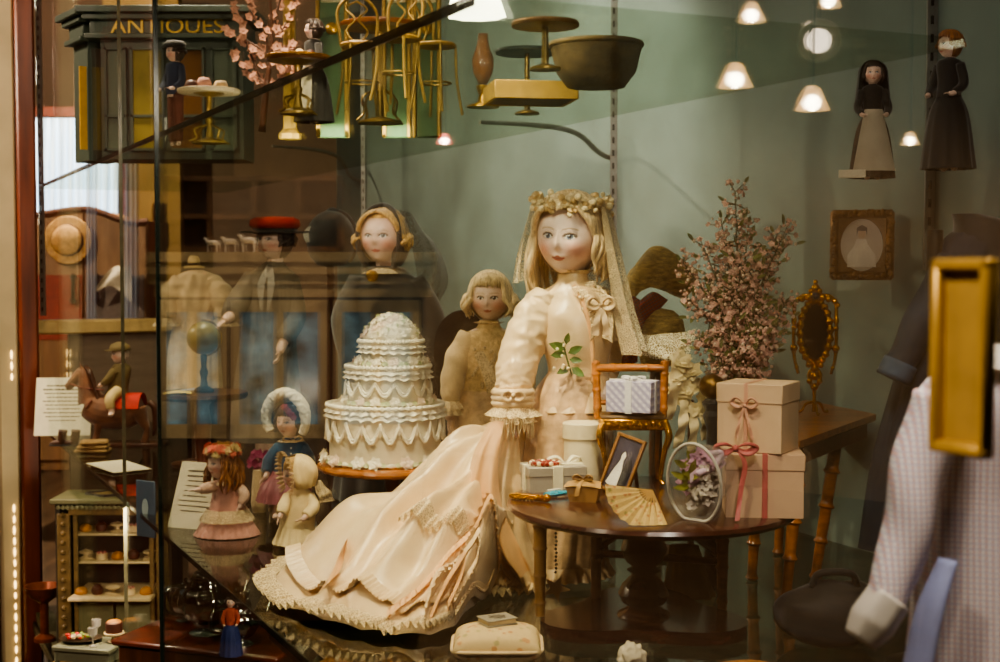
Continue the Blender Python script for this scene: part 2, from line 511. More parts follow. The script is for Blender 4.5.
def hair(parent, H, m, length=1.6, nlong=46, gap=48, bangs=14, wave=.06, flare=.15, thick=.10, curl=0, name='hair', cap=True, sides=None, fr=.42, part=0):
    b = B()
    def onhead(a, e, k=1.05): return V((k*.80*math.sin(a)*math.cos(e), -k*(.86 if math.cos(a) > 0 else .93)*math.cos(a)*math.cos(e)+.02, k*1.0*math.sin(e)))
    if cap:
        n, mm = 36, 18; vs = []; fs = []
        for i in range(mm+1):
            e = R(90)-R(150)*i/mm
            for j in range(n): vs.append(H @ onhead(2*PI*j/n, e, 1.045))
        for i in range(mm):
            for j in range(n):
                a = (2*PI*(j+.5)/n+PI) % (2*PI)-PI; e = R(90)-R(150)*(i+.5)/mm
                if abs(a) < R(gap+14) and e < R(36): continue
                fs.append((i*n+j, i*n+(j+1) % n, (i+1)*n+(j+1) % n, (i+1)*n+j))
        b.add(vs, fs)
    for k in range(nlong):
        a = R(gap)+(2*PI-2*R(gap))*(k+.5)/nlong+random.uniform(-.05, .05)
        L = length*random.uniform(.82, 1.08)
        if sides: L *= sides(a)
        pts = [onhead(a, e, 1.07+random.uniform(0, .05)) for e in (R(82), R(60), R(35), R(8))]
        ph = random.uniform(0, 6)
        end = pts[-1]
        st = 7
        for q in range(1, st+1):
            t = q/st
            out = V((math.sin(a), -math.cos(a), 0))
            w = wave*math.sin(ph+t*7)*(1+curl)
            pts.append(end+V((0, 0, -L*t))+out*(flare*math.sin(t*PI*.8)-.10*t+w)+V((math.cos(a), math.sin(a), 0))*wave*math.cos(ph+t*7)*(1+curl))
        b.tube([H @ p for p in pts], [x*H.to_scale().x for x in (thick*.6, thick, thick, thick*.9, thick*.25)], 7, 16)
    for s in ((-1, 1) if part else ()):
        for k in range(part):
            f = k/max(1, part-1); j = random.uniform(-.02, .02)
            L = length*(sides(1.5*PI if s < 0 else .5*PI) if sides else 1)*random.uniform(.85, 1.05)
            top = -.62+.55*f
            pts = [V((s*.02, top*1.02, .93+.12*f)), V((s*(.40+.06*f), top*.98-.10*(1-f), .80+.12*f+j)), V((s*(.70+.06*f), -.62*(1-f)-.18*f, .46+.10*f)), V((s*(.82+.07*f), -.40*(1-f)-.05*f, .08+j))]
            ph = random.uniform(0, 6)
            for q in range(1, 6):
                t = q/5; pts.append(V((s*(.86+.06*f+flare*math.sin(t*PI*.8)+wave*math.sin(ph+t*6)), -.30*(1-f)+.1*t+wave*math.cos(ph+t*6), .08-L*t)))
            b.tube([H @ p for p in pts], [x*H.to_scale().x for x in (thick*.5, thick*.9, thick*.9, thick*.8, thick*.25)], 7, 20)
    for k in range(bangs):
        a = -R(gap+8)+2*R(gap+8)*(k+.5)/bangs
        e1 = fr+random.uniform(-.06, .06)
        pts = [onhead(a*.5, R(84), 1.07), onhead(a*.85, R(62), 1.12), onhead(a, R(42), 1.12), onhead(a*1.03, e1, 1.07)]
        b.tube([H @ p for p in pts], [x*H.to_scale().x for x in (thick*.6, thick, thick*.9, thick*.3)], 7, 10)
    return obj(name, b, m, parent, 180)

def ruffle(b, c, r0, z0, r1, z1, waves=22, amp=.12, n=None, sx=1, sy=1, rows=4, scallop=0):
    n = n or waves*6; c = V(c); g = []
    for i in range(rows+1):
        t = i/rows; row = []
        for j in range(n):
            a = 2*PI*j/n
            k = (r0+(r1-r0)*t)*(1+amp*t*math.sin(waves*a+math.sin(a*3)))
            z = z0+(z1-z0)*t+ (scallop*abs(math.sin(waves*a/2)) if i == rows else 0)
            row.append(c+V((k*math.cos(a)*sx, k*math.sin(a)*sy, z)))
        g.append(row)
    b.grid(g, True)
def pathruffle(b, pts, inner, width, drop=0, waves=40, amp=.004, m=None, up=V((0, 0, 1)), scallop=.0):
    """gathered strip along pts; inner = list of vectors pointing outwards (edge direction)"""
    m = m or len(pts)*10
    c = catmull(pts, m); d = catmull(inner, m); rows = []
    for i in range(m+1):
        t = i/m; dd = d[i].normalized(); row = []
        for k in range(5):
            q = k/4
            row.append(c[i]+dd*(width*q*(1+scallop*math.sin(waves*t*2*PI)*q))+up*(amp*math.sin(waves*t*2*PI)*(.3+q)-drop*q*q))
        rows.append(row)
    b.grid(rows)
# ---------------------------------------------------------------- camera, world, lamps
cam = bpy.data.cameras.new('camera'); co = bpy.data.objects.new('camera', cam); col.objects.link(co)
co.location = (0, 0, CAMZ); co.rotation_euler = (PI/2-PITCH, 0, 0)
cam.sensor_width = 36; cam.lens = 36*FPX/1000; cam.clip_start = .05; cam.clip_end = 60
cam.dof.use_dof = True; cam.dof.focus_distance = 2.12; cam.dof.aperture_fstop = 9
scene.camera = co
w = bpy.data.worlds.new('world'); scene.world = w; w.use_nodes = True
w.node_tree.nodes['Background'].inputs[0].default_value = (.55, .42, .30, 1)
w.node_tree.nodes['Background'].inputs[1].default_value = .08
scene.view_settings.view_transform = 'AgX'
scene.view_settings.look = 'AgX - Medium High Contrast'
scene.view_settings.exposure = 1.45
scene.cycles.max_bounces = 10; scene.cycles.transparent_max_bounces = 24
scene.cycles.caustics_reflective = False; scene.cycles.caustics_refractive = False
scene.cycles.sample_clamp_indirect = 4

def area(name, loc, target, size, power, c=(1, .72, .42), sy=None):
    l = bpy.data.lights.new(name, 'AREA'); l.energy = power; l.color = c; l.size = size
    if sy: l.shape = 'RECTANGLE'; l.size_y = sy
    o = bpy.data.objects.new(name, l); col.objects.link(o); o.location = loc
    o.rotation_euler = (V(target)-V(loc)).to_track_quat('-Z', 'Y').to_euler()
    return o
def spot(name, loc, target, power, ang=60, c=(1, .72, .42), size=.04, blend=.6):
    l = bpy.data.lights.new(name, 'SPOT'); l.energy = power; l.color = c; l.spot_size = R(ang); l.spot_blend = blend; l.shadow_soft_size = size
    o = bpy.data.objects.new(name, l); col.objects.link(o); o.location = loc
    o.rotation_euler = (V(target)-V(loc)).to_track_quat('-Z', 'Y').to_euler()
    return o
WARM = (1, .80, .57)
spot('showcase_spot', pane(.10, 1.42, .04), (-.06, 2.12, .15), 60, 46, WARM, .035)
spot('showcase_spot', pane(-.55, 1.45, .1), (-.25, 2.5, .15), 40, 60, WARM, .04)
spot('showcase_spot', pane(-1.3, 1.45, .1), (-.75, 3.0, .1), 28, 60, WARM, .04)
spot('showcase_spot', pane(-2.1, 1.45, .1), (-1.05, 4.0, .12), 40, 50, WARM, .04)
spot('showcase_spot', pane(.62, 1.30, .05), (.24, 1.85, .08), 20, 44, WARM, .04)
area('showcase_fill', pane(-1.6, 1.5, .3), pane(-1.8, 0, .5), .5, 4.0, (1, .84, .64), .2)  # this and the areas below: unseen fill added to brighten the case
spot('showcase_spot', pane(-.9, 1.5, .45), pane(-1.25, .65, DEPTH), 26, 70, (1, .9, .74), .08)
area('showcase_fill', pane(.3, 1.55, .5), pane(.2, 0, .7), .4, .7, (1, .85, .66), .2)
area('showcase_fill', pane(-1.2, -.03, .12), pane(-1.7, -.5, .4), .5, 2.6, (1, .80, .58), .1)  # fill added to lift the lower compartment
area('showcase_fill', pane(-.9, .73, .30), pane(-1.5, .95, .6), .4, .9, (1, .85, .66), .1)
area('shelf_fill', P(330, -60, 1.75), P(330, 60, 2.35), .25, 2.0, (1, .85, .66), .1)  # unseen fill added over the upper shelf
area('showcase_fill', pane(-1.5, 1.3, .2), pane(-1.7, .95, .6), .3, 2.0, (1, .85, .66), .2)
area('showcase_fill', pane(-.35, -.04, .25), pane(-.5, -.3, .3), .2, .9, (1, .84, .64), .08)  # small fill put in to make the silver pots sparkle
spot('pull_fill', (-.5, .1, 1.5), pane(pane_t(984), .44), 42, 18, (1, .84, .66), .1)  # unseen light added on the viewer's side to brighten the door pull
area('dress_fill', pane(1.05, .95, .15), pane(.85, .3, .30), .15, 3.2, (1, .86, .74))

# ---------------------------------------------------------------- setting
ALONG = math.atan2(PD.y, PD.x)
def slab(b, t0, t1, z0, z1, i0, i1, bev=0):
    """box between pane positions t0..t1, heights z0..z1, distances i0..i1 behind the glass"""
    c = pane((t0+t1)/2, (z0+z1)/2, (i0+i1)/2)
    b.box(c, (abs(t1-t0), abs(i1-i0), abs(z1-z0)), ALONG, bev); return b
TE = pane_t(35)       # far end of the showcase
TN = 1.62
teal = mat('teal wall paint', '#73827b', .8, var=.10, scale=5, bump=.05, c2='#66746c')
darkw = mat('dark red wood', '#5a2412', .35, var=.3, scale=12, stretch=(3, 3, .3), coat=.3)
brownw = mat('brown wood', '#4a2a18', .4, var=.35, scale=14, stretch=(4, 4, .5))
midwood = mat('honey wood', '#8d5526', .35, var=.3, scale=18, stretch=(.6, 4, 4), coat=.3)
mahog = mat('mahogany', '#3a1710', .25, var=.35, scale=16, stretch=(.6, 4, 4), coat=.5)
mahog2 = mat('mahogany top', '#47251a', .24, var=.3, scale=14, stretch=(.5, 5, 4), coat=.5)
cream = mat('cream paint', '#c9b58e', .5, var=.08, scale=8)
ochre = mat('ochre wall paint', '#6e5626', .8, var=.12, scale=3)
steel = mat('grey metal', '#8e8c84', .4, metal=.7, var=.1)
darkm = mat('dark metal', '#26241f', .4, metal=.6, var=.1)
brass = mat('brass', '#b08a3c', .32, metal=.9, var=.12, scale=30)
gold = mat('gilt', '#c98f2c', .26, metal=.9, var=.25, scale=60, bump=.3)
goldpaint = mat('gold paint', '#b4924a', .5, metal=.4, var=.12)

struct('wall_back', slab(B(), TE-.4, TN, -.62, 1.62, DEPTH, DEPTH+.03), teal)
b = B(); slab(b, TE-.03, TE, -.62, .29, .10, .47); struct('wall_left', b, mat('grey brown board', '#6e5c4e', .7, var=.12, scale=9, stretch=(1, 1, 6)))
b = B(); slab(b, TE-.05, TE+.02, .29, .335, .0, .50, .006); struct('trim_1', b, mat('tan rail', '#c2a16c', .5, var=.15, scale=30))
b = B(); slab(b, TE-.05, TE+.055, -.75, 1.7, -.118, -.056, .008); struct('trim_2', b, cream)
b = B(); slab(b, TE-.07, TE+.03, -.75, 1.7, -.36, -.119, .008); struct('trim_3', b, darkw)
b = B(); slab(b, TE-.05, TE+.07, -.75, 1.7, -.055, .003, .008); struct('trim_4', b, mat('red brown jamb wood', '#6e3118', .4, var=.3, scale=12, stretch=(3, 3, .3)))
b = B(); slab(b, TE, TN, -.62, -.572, -.02, DEPTH); struct('trim_5', b, mat('olive board', '#4d4630', .6, var=.2, scale=8))
b = B(); slab(b, TE, TN, -.75, -.62, 0.02, DEPTH); struct('trim_6', b, brownw)
b = B(); slab(b, TE, TN, -.63, -.60, -.03, .015, .004); struct('trim_7', b, darkm)
b = B(); slab(b, TE, TN, 1.62, 1.68, -.04, DEPTH+.05); struct('trim_8', b, brownw)
# string of light along the inside of the cream post
led = mat('light string', '#ffd890', .5, emit=2.0, var=0)
b = B()
rr = random.Random(3)
for k in range(30):
    z = -.72+k*.034
    if .14 > z > -.24 or z > .25: continue
    q = P(13+(k % 2)*1.5, 300, TE*PD.y+P0.y-.03); q = pane(TE+.058, z, -.078)
    b.ball(q, (.003, .003, .011+.005*rr.random()), 1)
o = struct('trim_9', b, led)
# glass panes of the sliding front
PANE = glassmat('front glass', (.96, .98, .965), 1.25, .34)
EDGE = mat('glass edge', '#1a211c', .2, var=0)
TJ = pane_t(163)
PANEF = glassmat('far glass', (.96, .98, .965), 1.0, .17)
b = B(); slab(b, TE+.072, TJ+.01, -.6, 1.62, .004, .009); o = struct('window_1', b, PANEF)
b = B(); slab(b, TJ, TN, -.6, 1.62, -.009, -.004); o2 = struct('window_2', b, PANE)
b = B(); slab(b, TJ-.006, TJ+.0005, -.6, 1.62, -.012, -.0035); struct('pane_edge', b, EDGE, parent=o2)
b = B(); t1 = pane_t(119); slab(b, t1, t1+.003, -.6, 1.62, .003, .010); struct('pane_edge', b, mat('pale glass edge', '#5d5a46', .2, var=.2, scale=30), parent=o)
# finger pull on the near pane
tp = pane_t(983)
pd = P(968, 355, .69)
q = thing('door_pull', 'blurred brass finger pull on the glass close to the viewer', 'handle', pane(tp, pd.z-.048, -.009))
b = B()
Mx = Matrix.Rotation(ALONG, 4, 'Z')
for (cx, cz, dx, dz) in ((-.0165, .048, .006, .096), (.0165, .048, .006, .096), (0, .003, .039, .006), (0, .093, .039, .006)):
    b.box((0, 0, 0), (dx, .008, dz), M=Mx @ Matrix.Translation((cx, -.004, cz)), bev=.0015)
obj('frame', b, mat('brushed brass', '#b8923f', .4, metal=.3, var=.1), q)
b = B(); b.box((0, 0, 0), (.030, .002, .088), M=Mx @ Matrix.Translation((0, -.001, .048))); obj('recess_plate', b, mat('dull brass', '#a8863e', .5, metal=.15, var=.1), q)

# display shelf on which everything stands, and the upper glass shelf
SHELF = glassmat('shelf glass', (.62, .66, .58), 1.3, .40, .03)
UPPER = glassmat('upper shelf glass', (.84, .88, .84), .4, .05, .0)
def shelf(name, t0, t1, z, i0, i1, th, m, edge, label):
    o = thing(name, label, 'shelf', (0, 0, 0))
    b = B(); slab(b, t0, t1, z-th, z, i0, i1); obj('glass_plate', b, m, o)
    b = B(); slab(b, t0, t1, z-th-.0006, z+.0003, i0-.0022, i0+.0006); obj('front_edge', b, edge, o)
    return o
shelf('display_shelf', TE+.01, TN, 0.0, .016, DEPTH-.004, .009, SHELF, EDGE, 'large lower glass shelf carrying the bride doll, with dark diagonal front edge')
shelf('glass_shelf', TE+.01, .55, .755, .016, .60, .009, UPPER, EDGE, 'upper glass shelf with tea tables and chairs on it, long dark sloping edge')
o = shelf('wall_shelf', pane_t(610)+.55, TN, .64, DEPTH-.30, DEPTH-.004, .008, UPPER, EDGE, 'narrow glass shelf on teal wall with a pale card and two dim dolls')
# wood rail and brass edge beneath the shelf
b = B(); slab(b, -.30, TN, -.055, -.0095, .05, .09); struct('trim_10', b, brownw)
b = B(); slab(b, -.30, -.285, -.05, -.012, .06, .34); struct('trim_11', b, brass)
# shelf standards with slots, brackets
def standard(px, D, z0, z1, label):
    L = P(px, 300, D)
    o = thing('shelf_standard', label, 'shelf standard', (L.x, L.y, z0))
    b = B(); b.box((0, 0, (z1-z0)/2), (.016, .008, z1-z0), ALONG*0); obj('strip', b, steel, o)
    b = B(); z = .02
    while z < z1-z0-.03:
        b.box((-.001, -.0045, z), (.005, .002, .014)); z += .03
    obj('slot_row', b, darkm, o)
    return o
wl = lambda px: pane(0, 0, DEPTH) + PD*(((px-500)/FPX*pane(0,0,DEPTH).y-pane(0,0,DEPTH).x)/(PD.x-(px-500)/FPX*PD.y))
standard(613, wl(613).y-.012, .0, 1.6, 'slotted grey shelf standard on teal wall behind the bride')
standard(364, wl(364).y-.012, .3, 1.6, 'slotted shelf standard behind the doll in black')
standard(928, wl(928).y-.012, .5, 1.6, 'slotted shelf standard behind the dim shelf dolls')
standard(43, 4.34, .35, 1.6, 'bright slotted shelf standard beside the far wooden post')
for px, py, dpx, lab in ((610, 138, 130, 'curved shelf bracket on the standard behind the bride'), (362, 162, 90, 'curved shelf bracket above the doll in black')):
    q = wl(px); L = Lc(px, py, q.y-.016)
    b = B()
    pts = [L.p(px, py+20, 0), L.p(px-12, py+14, -.03), L.p(px-dpx*.25, py-4, -.10), L.p(px-dpx*.5, py-12, -.2), L.p(px-dpx, py-16, -.38)]
    b.tube(pts, [.006, .006, .006, .006, .004], 8, 20)
    solid('shelf_bracket', b, steel, lab, 'bracket', L.base)
# the shop round about
shopw = mat('shop wall paint', '#7a6146', .8, var=.15, scale=2)
b = B(); b.box((-1.5, 9.02, .8), (9.2, .04, 3.2)); struct('wall_far', b, mat('umber wall paint', '#4b3a29', .8, var=.15, scale=2))
b = B()
for px0, px1 in ((108, 182),):
    a, c = P(px0, 200, 8.3), P(px1, 200, 8.3); b.box(((a.x+c.x)/2, 8.3, .7), (c.x-a.x, .10, 3.0))
struct('trim_12', b, ochre)
b = B(); b.box((-6.02, 3, .8), (.04, 12.1, 3.2)); struct('wall_shop', b, shopw)
b = B(); b.box((3.1, 3, .8), (.04, 12.1, 3.2)); struct('wall_right', b, mat('dark shop wall', '#2a2a26', .8, var=.1, scale=3))
b = B(); b.box((-1.5, -3.02, .8), (9.2, .04, 3.2)); struct('wall_rear', b, shopw)
b = B(); b.box((-1.5, 3, -.77), (9.2, 12.1, .04)); struct('floor', b, mat('shop floor boards', '#4d3a28', .5, var=.3, scale=4, stretch=(6, .6, 1)))
b = B(); b.box((-1.5, 3, 2.32), (9.2, 12.1, .04)); struct('ceiling', b, mat('shop ceiling', '#8a7358', .85, var=.1, scale=2))
spot('shop_fill', (-3.2, 3.2, 2.25), (-3.1, 3.6, 0), 150, 150, (1, .80, .58), .012, .3)  # unseen spots added to brighten the shop side for its reflections
spot('shop_fill', (-2.2, .3, 2.25), (-2.5, 2.4, .2), 100, 110, (1, .80, .58), .012, .3)
spot('shop_fill', (-2.0, 6.2, 2.25), (-2.0, 7.6, 0), 240, 140, (1, .80, .58), .012, .3)
# curtained window in the far wall
b = B()
rows = []
Lw = Lc(72, 215, 7.3)
for i in range(12):
    y = 118+100*i/11
    rows.append([Lw.p(28+90*j/70, y, .03*math.sin(j*.9)+.012*math.sin(j*2.3+i*.2)) for j in range(71)])
b.grid(rows)
cur_ = B(); cur_.v, cur_.f, cur_.mi = b.v, b.f, b.mi
tc_ = solid('window_curtain', b, mat('backlit sheer', '#c8d8e6', .9, emit=.55, var=.12, scale=3, stretch=(8, 8, .3)), 'bluish white sheer curtain hanging above the wooden cabinet at far left', 'curtain', Lw.base)  # daylight behind the curtain is put in as emission
shp = mat('reflection sheer', '#aebfd6', .9, var=.1, scale=3, stretch=(8, 8, .3), alpha=.42)  # for strips added to imitate bluish curtain reflections in the glass
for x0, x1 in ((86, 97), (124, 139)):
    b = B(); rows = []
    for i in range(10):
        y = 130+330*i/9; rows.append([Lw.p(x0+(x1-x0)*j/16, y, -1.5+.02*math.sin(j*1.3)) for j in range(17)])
    b.grid(rows); obj('reflection_streak', b, shp, tc_, 180)
b = B()
for x in (20, 122): b.box(Lw.base+Lw.p(x, 165, .12), (.05, .05, .75))
b.box(Lw.base+Lw.p(71, 112, .12), (.6, .05, .05)); b.box(Lw.base+Lw.p(71, 222, .12), (.6, .05, .05))
struct('window_3', b, darkw)
# wooden cabinet with curved top under the curtain
Lx = Lc(84, 470, 6.3)
t = thing('armoire', 'tan wooden cabinet with arched top and dark handles seen beyond the showcase end', 'cabinet', Lx.base)
tanw = mat('tan wood', '#8f6c4a', .5, var=.18, scale=7, stretch=(3, 3, .6))
def outline(x0, x1, ybot):
    pts = [(x0, ybot)]
    for k in range(17):
        x = x0+(x1-x0)*k/16; pts.append((x, 213+9*math.sin((x-84)/46*PI/2)**2*(1 if x > 84 else .2)-4*math.cos((x-84)/30)))
    return pts+[(x1, ybot)]
def plate(name, poly, dy, th, m, L=Lx, parent=None):
    b = B(); n = len(poly)
    vs = [L.p(x, y, dy) for x, y in poly]+[L.p(x, y, dy)+V((0, th, 0)) for x, y in poly]
    b.add(vs, [list(range(n)), list(range(n, 2*n))[::-1]]+[(i, (i+1) % n, (i+1) % n+n, i+n) for i in range(n)])
    return obj(name, b, m, parent)
plate('carcass', outline(36, 148, 470), .0, .35, tanw, parent=t)
d1 = plate('door', outline(38, 83, 460), -.02, .018, tanw, parent=t)
d2 = plate('door', outline(85, 146, 460), -.02, .018, tanw, parent=t)
plate('lower_panel', [(38, 275), (82, 275), (82, 340), (38, 340)], -.026, .006, mat('rust red panel', '#8c3422', .6, var=.15), parent=d1)
plate('lower_panel', [(87, 275), (144, 275), (144, 340), (87, 340)], -.026, .006, mat('grey brown panel', '#665a52', .6, var=.15), parent=d2)
for dd, x in ((d1, 73), (d2, 97)):
    b = B(); b.tube([Lx.p(x, 277, -.03), Lx.p(x, 277, -.06), Lx.p(x, 301, -.06), Lx.p(x, 301, -.03)], [.009], 8, 12)
    b.ball(Lx.p(x, 277, -.03), .016, 1); b.ball(Lx.p(x, 301, -.03), .016, 1)
    obj('handle', b, darkm, dd)
b = B()
b.tube([Lx.p(36+112*k/16, outline(36, 148, 0)[1+k][1], -.03) for k in range(17)], [.014], 8)
obj('arched_cornice', b, brownw, t)
Lh = Lc(68, 262, 6.24)
b = B(); Mh = Matrix.Translation(Lh.p(68, 240)) @ Matrix.Rotation(R(90), 4, 'X')
b.lathe([(.001, .045), (.05, .043), (.066, .03), (.07, .008), (.105, .004), (.108, 0), (.10, -.004), (.001, -.004)], M=Mh, n=36)
t = thing('straw_hat', 'round straw hat hanging on the tan cabinet door', 'hat', Lh.base)
obj('crown_and_brim', b, mat('straw', '#b98f55', .8, var=.2, scale=60, bump=.4), t)
b = B(); b.lathe([(.0705, .006), (.0725, .008), (.070, .022), (.0655, .024)], M=Mh, n=36); obj('band', b, brownw, t)
Lq = Lc(116, 292, 6.2)
b = B(); sheet_rows = [[Lq.p(94+i*3.4+j*(1.0-i*.04)*0, 292-26*math.sin(min(1, i/7)*PI/2)+(j/6)*(2+3.1*i), -.02-.012*math.sin(j+i*.8)) for j in range(7)] for i in range(12)]
b.grid(sheet_rows); solid('white_cloth', b, mat('white linen', '#c9bda6', .85, var=.08), 'white cloth draped across the right door of the tan wooden cabinet', 'cloth', Lq.base, ang=180)
# ---------------------------------------------------------------- furniture across the aisle, met by the glass as a reflection
def mlc(bx, by, D): return Lc(bx, by, D)
Lr = mlc(290, 620, 4.5)
def W(px, py, dy=0): return Lr.base+Lr.p(px, py, dy)
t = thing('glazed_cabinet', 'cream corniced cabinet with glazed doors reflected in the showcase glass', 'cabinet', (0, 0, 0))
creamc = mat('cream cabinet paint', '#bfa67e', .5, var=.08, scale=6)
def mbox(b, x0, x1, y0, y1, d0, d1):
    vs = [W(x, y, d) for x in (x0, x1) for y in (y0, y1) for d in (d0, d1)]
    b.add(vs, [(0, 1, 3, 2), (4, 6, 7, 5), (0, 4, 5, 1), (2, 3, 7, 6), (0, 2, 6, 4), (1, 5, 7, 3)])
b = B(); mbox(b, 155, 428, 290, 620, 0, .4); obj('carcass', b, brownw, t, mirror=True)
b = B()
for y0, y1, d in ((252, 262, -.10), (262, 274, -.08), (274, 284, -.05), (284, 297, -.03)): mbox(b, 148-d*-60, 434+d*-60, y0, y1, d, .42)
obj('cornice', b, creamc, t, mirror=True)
dg_ = mat('painted glint glass', '#7fa6b8', .12, var=.1, scale=11, c2='#060808', emit=.12)  # bluish reflections put into the glass as faintly glowing noise
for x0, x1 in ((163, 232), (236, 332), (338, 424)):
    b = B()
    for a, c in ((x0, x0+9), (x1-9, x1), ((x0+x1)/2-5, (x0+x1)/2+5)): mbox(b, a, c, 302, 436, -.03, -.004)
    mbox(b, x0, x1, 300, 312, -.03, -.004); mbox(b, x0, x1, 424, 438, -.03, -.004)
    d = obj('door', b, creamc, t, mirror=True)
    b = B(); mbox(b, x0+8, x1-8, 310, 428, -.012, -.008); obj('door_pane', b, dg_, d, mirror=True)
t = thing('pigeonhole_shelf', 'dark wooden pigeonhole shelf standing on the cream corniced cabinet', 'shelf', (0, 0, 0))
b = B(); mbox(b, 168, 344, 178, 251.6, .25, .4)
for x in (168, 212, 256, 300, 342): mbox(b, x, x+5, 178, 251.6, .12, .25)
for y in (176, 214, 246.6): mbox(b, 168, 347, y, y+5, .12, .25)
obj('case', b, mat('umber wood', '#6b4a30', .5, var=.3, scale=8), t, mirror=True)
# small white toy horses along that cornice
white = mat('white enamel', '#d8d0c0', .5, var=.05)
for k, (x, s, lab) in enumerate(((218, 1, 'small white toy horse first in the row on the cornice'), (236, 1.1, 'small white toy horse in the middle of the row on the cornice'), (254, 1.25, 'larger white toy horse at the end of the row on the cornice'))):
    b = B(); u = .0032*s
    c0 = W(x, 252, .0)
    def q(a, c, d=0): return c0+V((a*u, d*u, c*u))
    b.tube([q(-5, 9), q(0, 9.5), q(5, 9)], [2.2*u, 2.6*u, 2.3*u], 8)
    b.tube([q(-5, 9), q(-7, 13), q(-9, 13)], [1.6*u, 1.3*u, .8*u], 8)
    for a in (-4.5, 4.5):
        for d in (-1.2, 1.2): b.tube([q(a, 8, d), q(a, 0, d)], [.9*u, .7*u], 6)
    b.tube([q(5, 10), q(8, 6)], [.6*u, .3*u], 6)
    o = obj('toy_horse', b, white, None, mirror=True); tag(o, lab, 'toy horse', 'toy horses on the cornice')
# lamps of the shop, met by the glass as bright spots
bulbm = mat('lit bulb', '#fff0d0', .5, emit=45, var=0)
shadem = mat('frosted shade', '#c9a877', .4, emit=.8, var=.05, alpha=.75)
for k, (px, py, D, r, lab) in enumerate((
        (739, 80, 3.4, 11, 'glowing tulip shade pendant, upper of the pair reflected near the right wall'),
        (816, 103, 3.2, 11, 'glowing glass pendant reflected left of the dim shelf dolls'),
        (755, 16, 3.6, 9, 'small bright dome lamp reflected at the top edge'),
        (832, 2, 3.6, 8, 'lamp half cut off by the top edge of the picture'),
        (913, 141, 4.2, 6, 'small round lamp reflected at far right'),
        (448, 141, 4.6, 5, 'tiny lamp with pinkish rim reflected left of the bride'))):
    c = P(px, py, D); u = D/FPX
    t = thing('pendant_lamp', lab, 'lamp', refl(c), group='shop pendant lamps')
    rc = refl(c)
    b = B(); b.ball((0, 0, 0), r*u*.75, 2); obj('bulb', b, bulbm, t)
    b = B(); b.lathe([(r*u*.35, r*u*1.5), (r*u*.7, r*u*1.2), (r*u*1.1, r*u*.2), (r*u*1.5, -r*u*.7)], n=20, mod=lambda a, q: 1+.06*q*math.sin(8*a)); obj('shade', b, shadem if k < 5 else mat('pinkish shade', '#c8675a', .4, emit=.8, var=.05, alpha=.75), t, 180)
    b = B(); b.tube([V((0, 0, r*u*1.4)), V((0, 0, 2.29-rc.z))], [.004], 6); obj('cord', b, darkm, t)
c = P(822, 41, 3.3); u = 3.3/FPX; rc = refl(c)
t = thing('disc_lamp', 'pale round disc lamp with dark ring reflected at the top right', 'lamp', rc)
fc = (refl(c)-refl(P(822, 41, 3.0))); 
Mq = fc.to_track_quat('-Z', 'Y').to_matrix().to_4x4()
b = B(); b.lathe([(.001, .004), (11*u, .004), (12*u, 0)], M=Mq, n=30); obj('lens', b, mat('lit disc', '#ffe9d0', .5, emit=2.0, var=0), t)
b = B(); b.lathe([(12*u, 0), (13*u, .012), (20*u, .012), (22*u, 0), (20*u, -.01), (12*u, -.01)], M=Mq, n=36); obj('ring', b, mat('ring metal', '#6b5a44', .4, metal=.4, emit=.15), t)
b = B(); b.tube([V((0, 0, 20*u)), V((0, 0, 2.29-rc.z))], [.005], 6); obj('stem', b, darkm, t)
# ---------------------------------------------------------------- cloth and hair materials
satin = mat('ivory satin', '#e2c8a0', .33, var=.08, scale=14, bump=.2, bscale=45, sheen=.2, c2='#d3b48a')
satinp = mat('peach satin', '#e2b07c', .38, var=.12, scale=14, bump=.1, bscale=40, sheen=.2)
brocade = mat('cream brocade', '#d4b189', .55, var=.22, scale=55, bump=.5, bscale=90, sheen=.3)
creamcl = mat('cream cotton', '#dcbf93', .8, var=.12, scale=50, bump=.3, bscale=160, sheen=.3)
lace = lacemat('ivory lace', '#e3cba0', .55, 230)
lacef = lacemat('fine ivory lace', '#dcc59c', .62, 330)
veilm = lacemat('veil net', '#efe2bf', .80, 260)
blond = mat('blond mohair', '#c79d5c', .5, var=.35, scale=40, stretch=(6, 6, .5), sheen=.3, bump=.4, bscale=120)
blondp = mat('pale blond mohair', '#dcc093', .55, var=.3, scale=40, stretch=(6, 6, .5), sheen=.3, bump=.4, bscale=120)
ginger = mat('ginger hair', '#9a6232', .5, var=.35, scale=40, stretch=(6, 6, .5))
dkhair = mat('dark brown hair', '#2b1a10', .5, var=.3, scale=40, stretch=(6, 6, .5))
black = mat('black cloth', '#17130f', .75, var=.2, scale=20, sheen=.3)
blackveil = lacemat('black veil net', '#14110e', .84, 300)
waxf = mat('wax blossom', '#ecd9b0', .5, var=.15, scale=60)
leafm = mat('leaf green', '#4f6a2c', .5, var=.3, scale=60)
sagem = mat('pale icing green', '#b9bf92', .6, var=.12, scale=60)

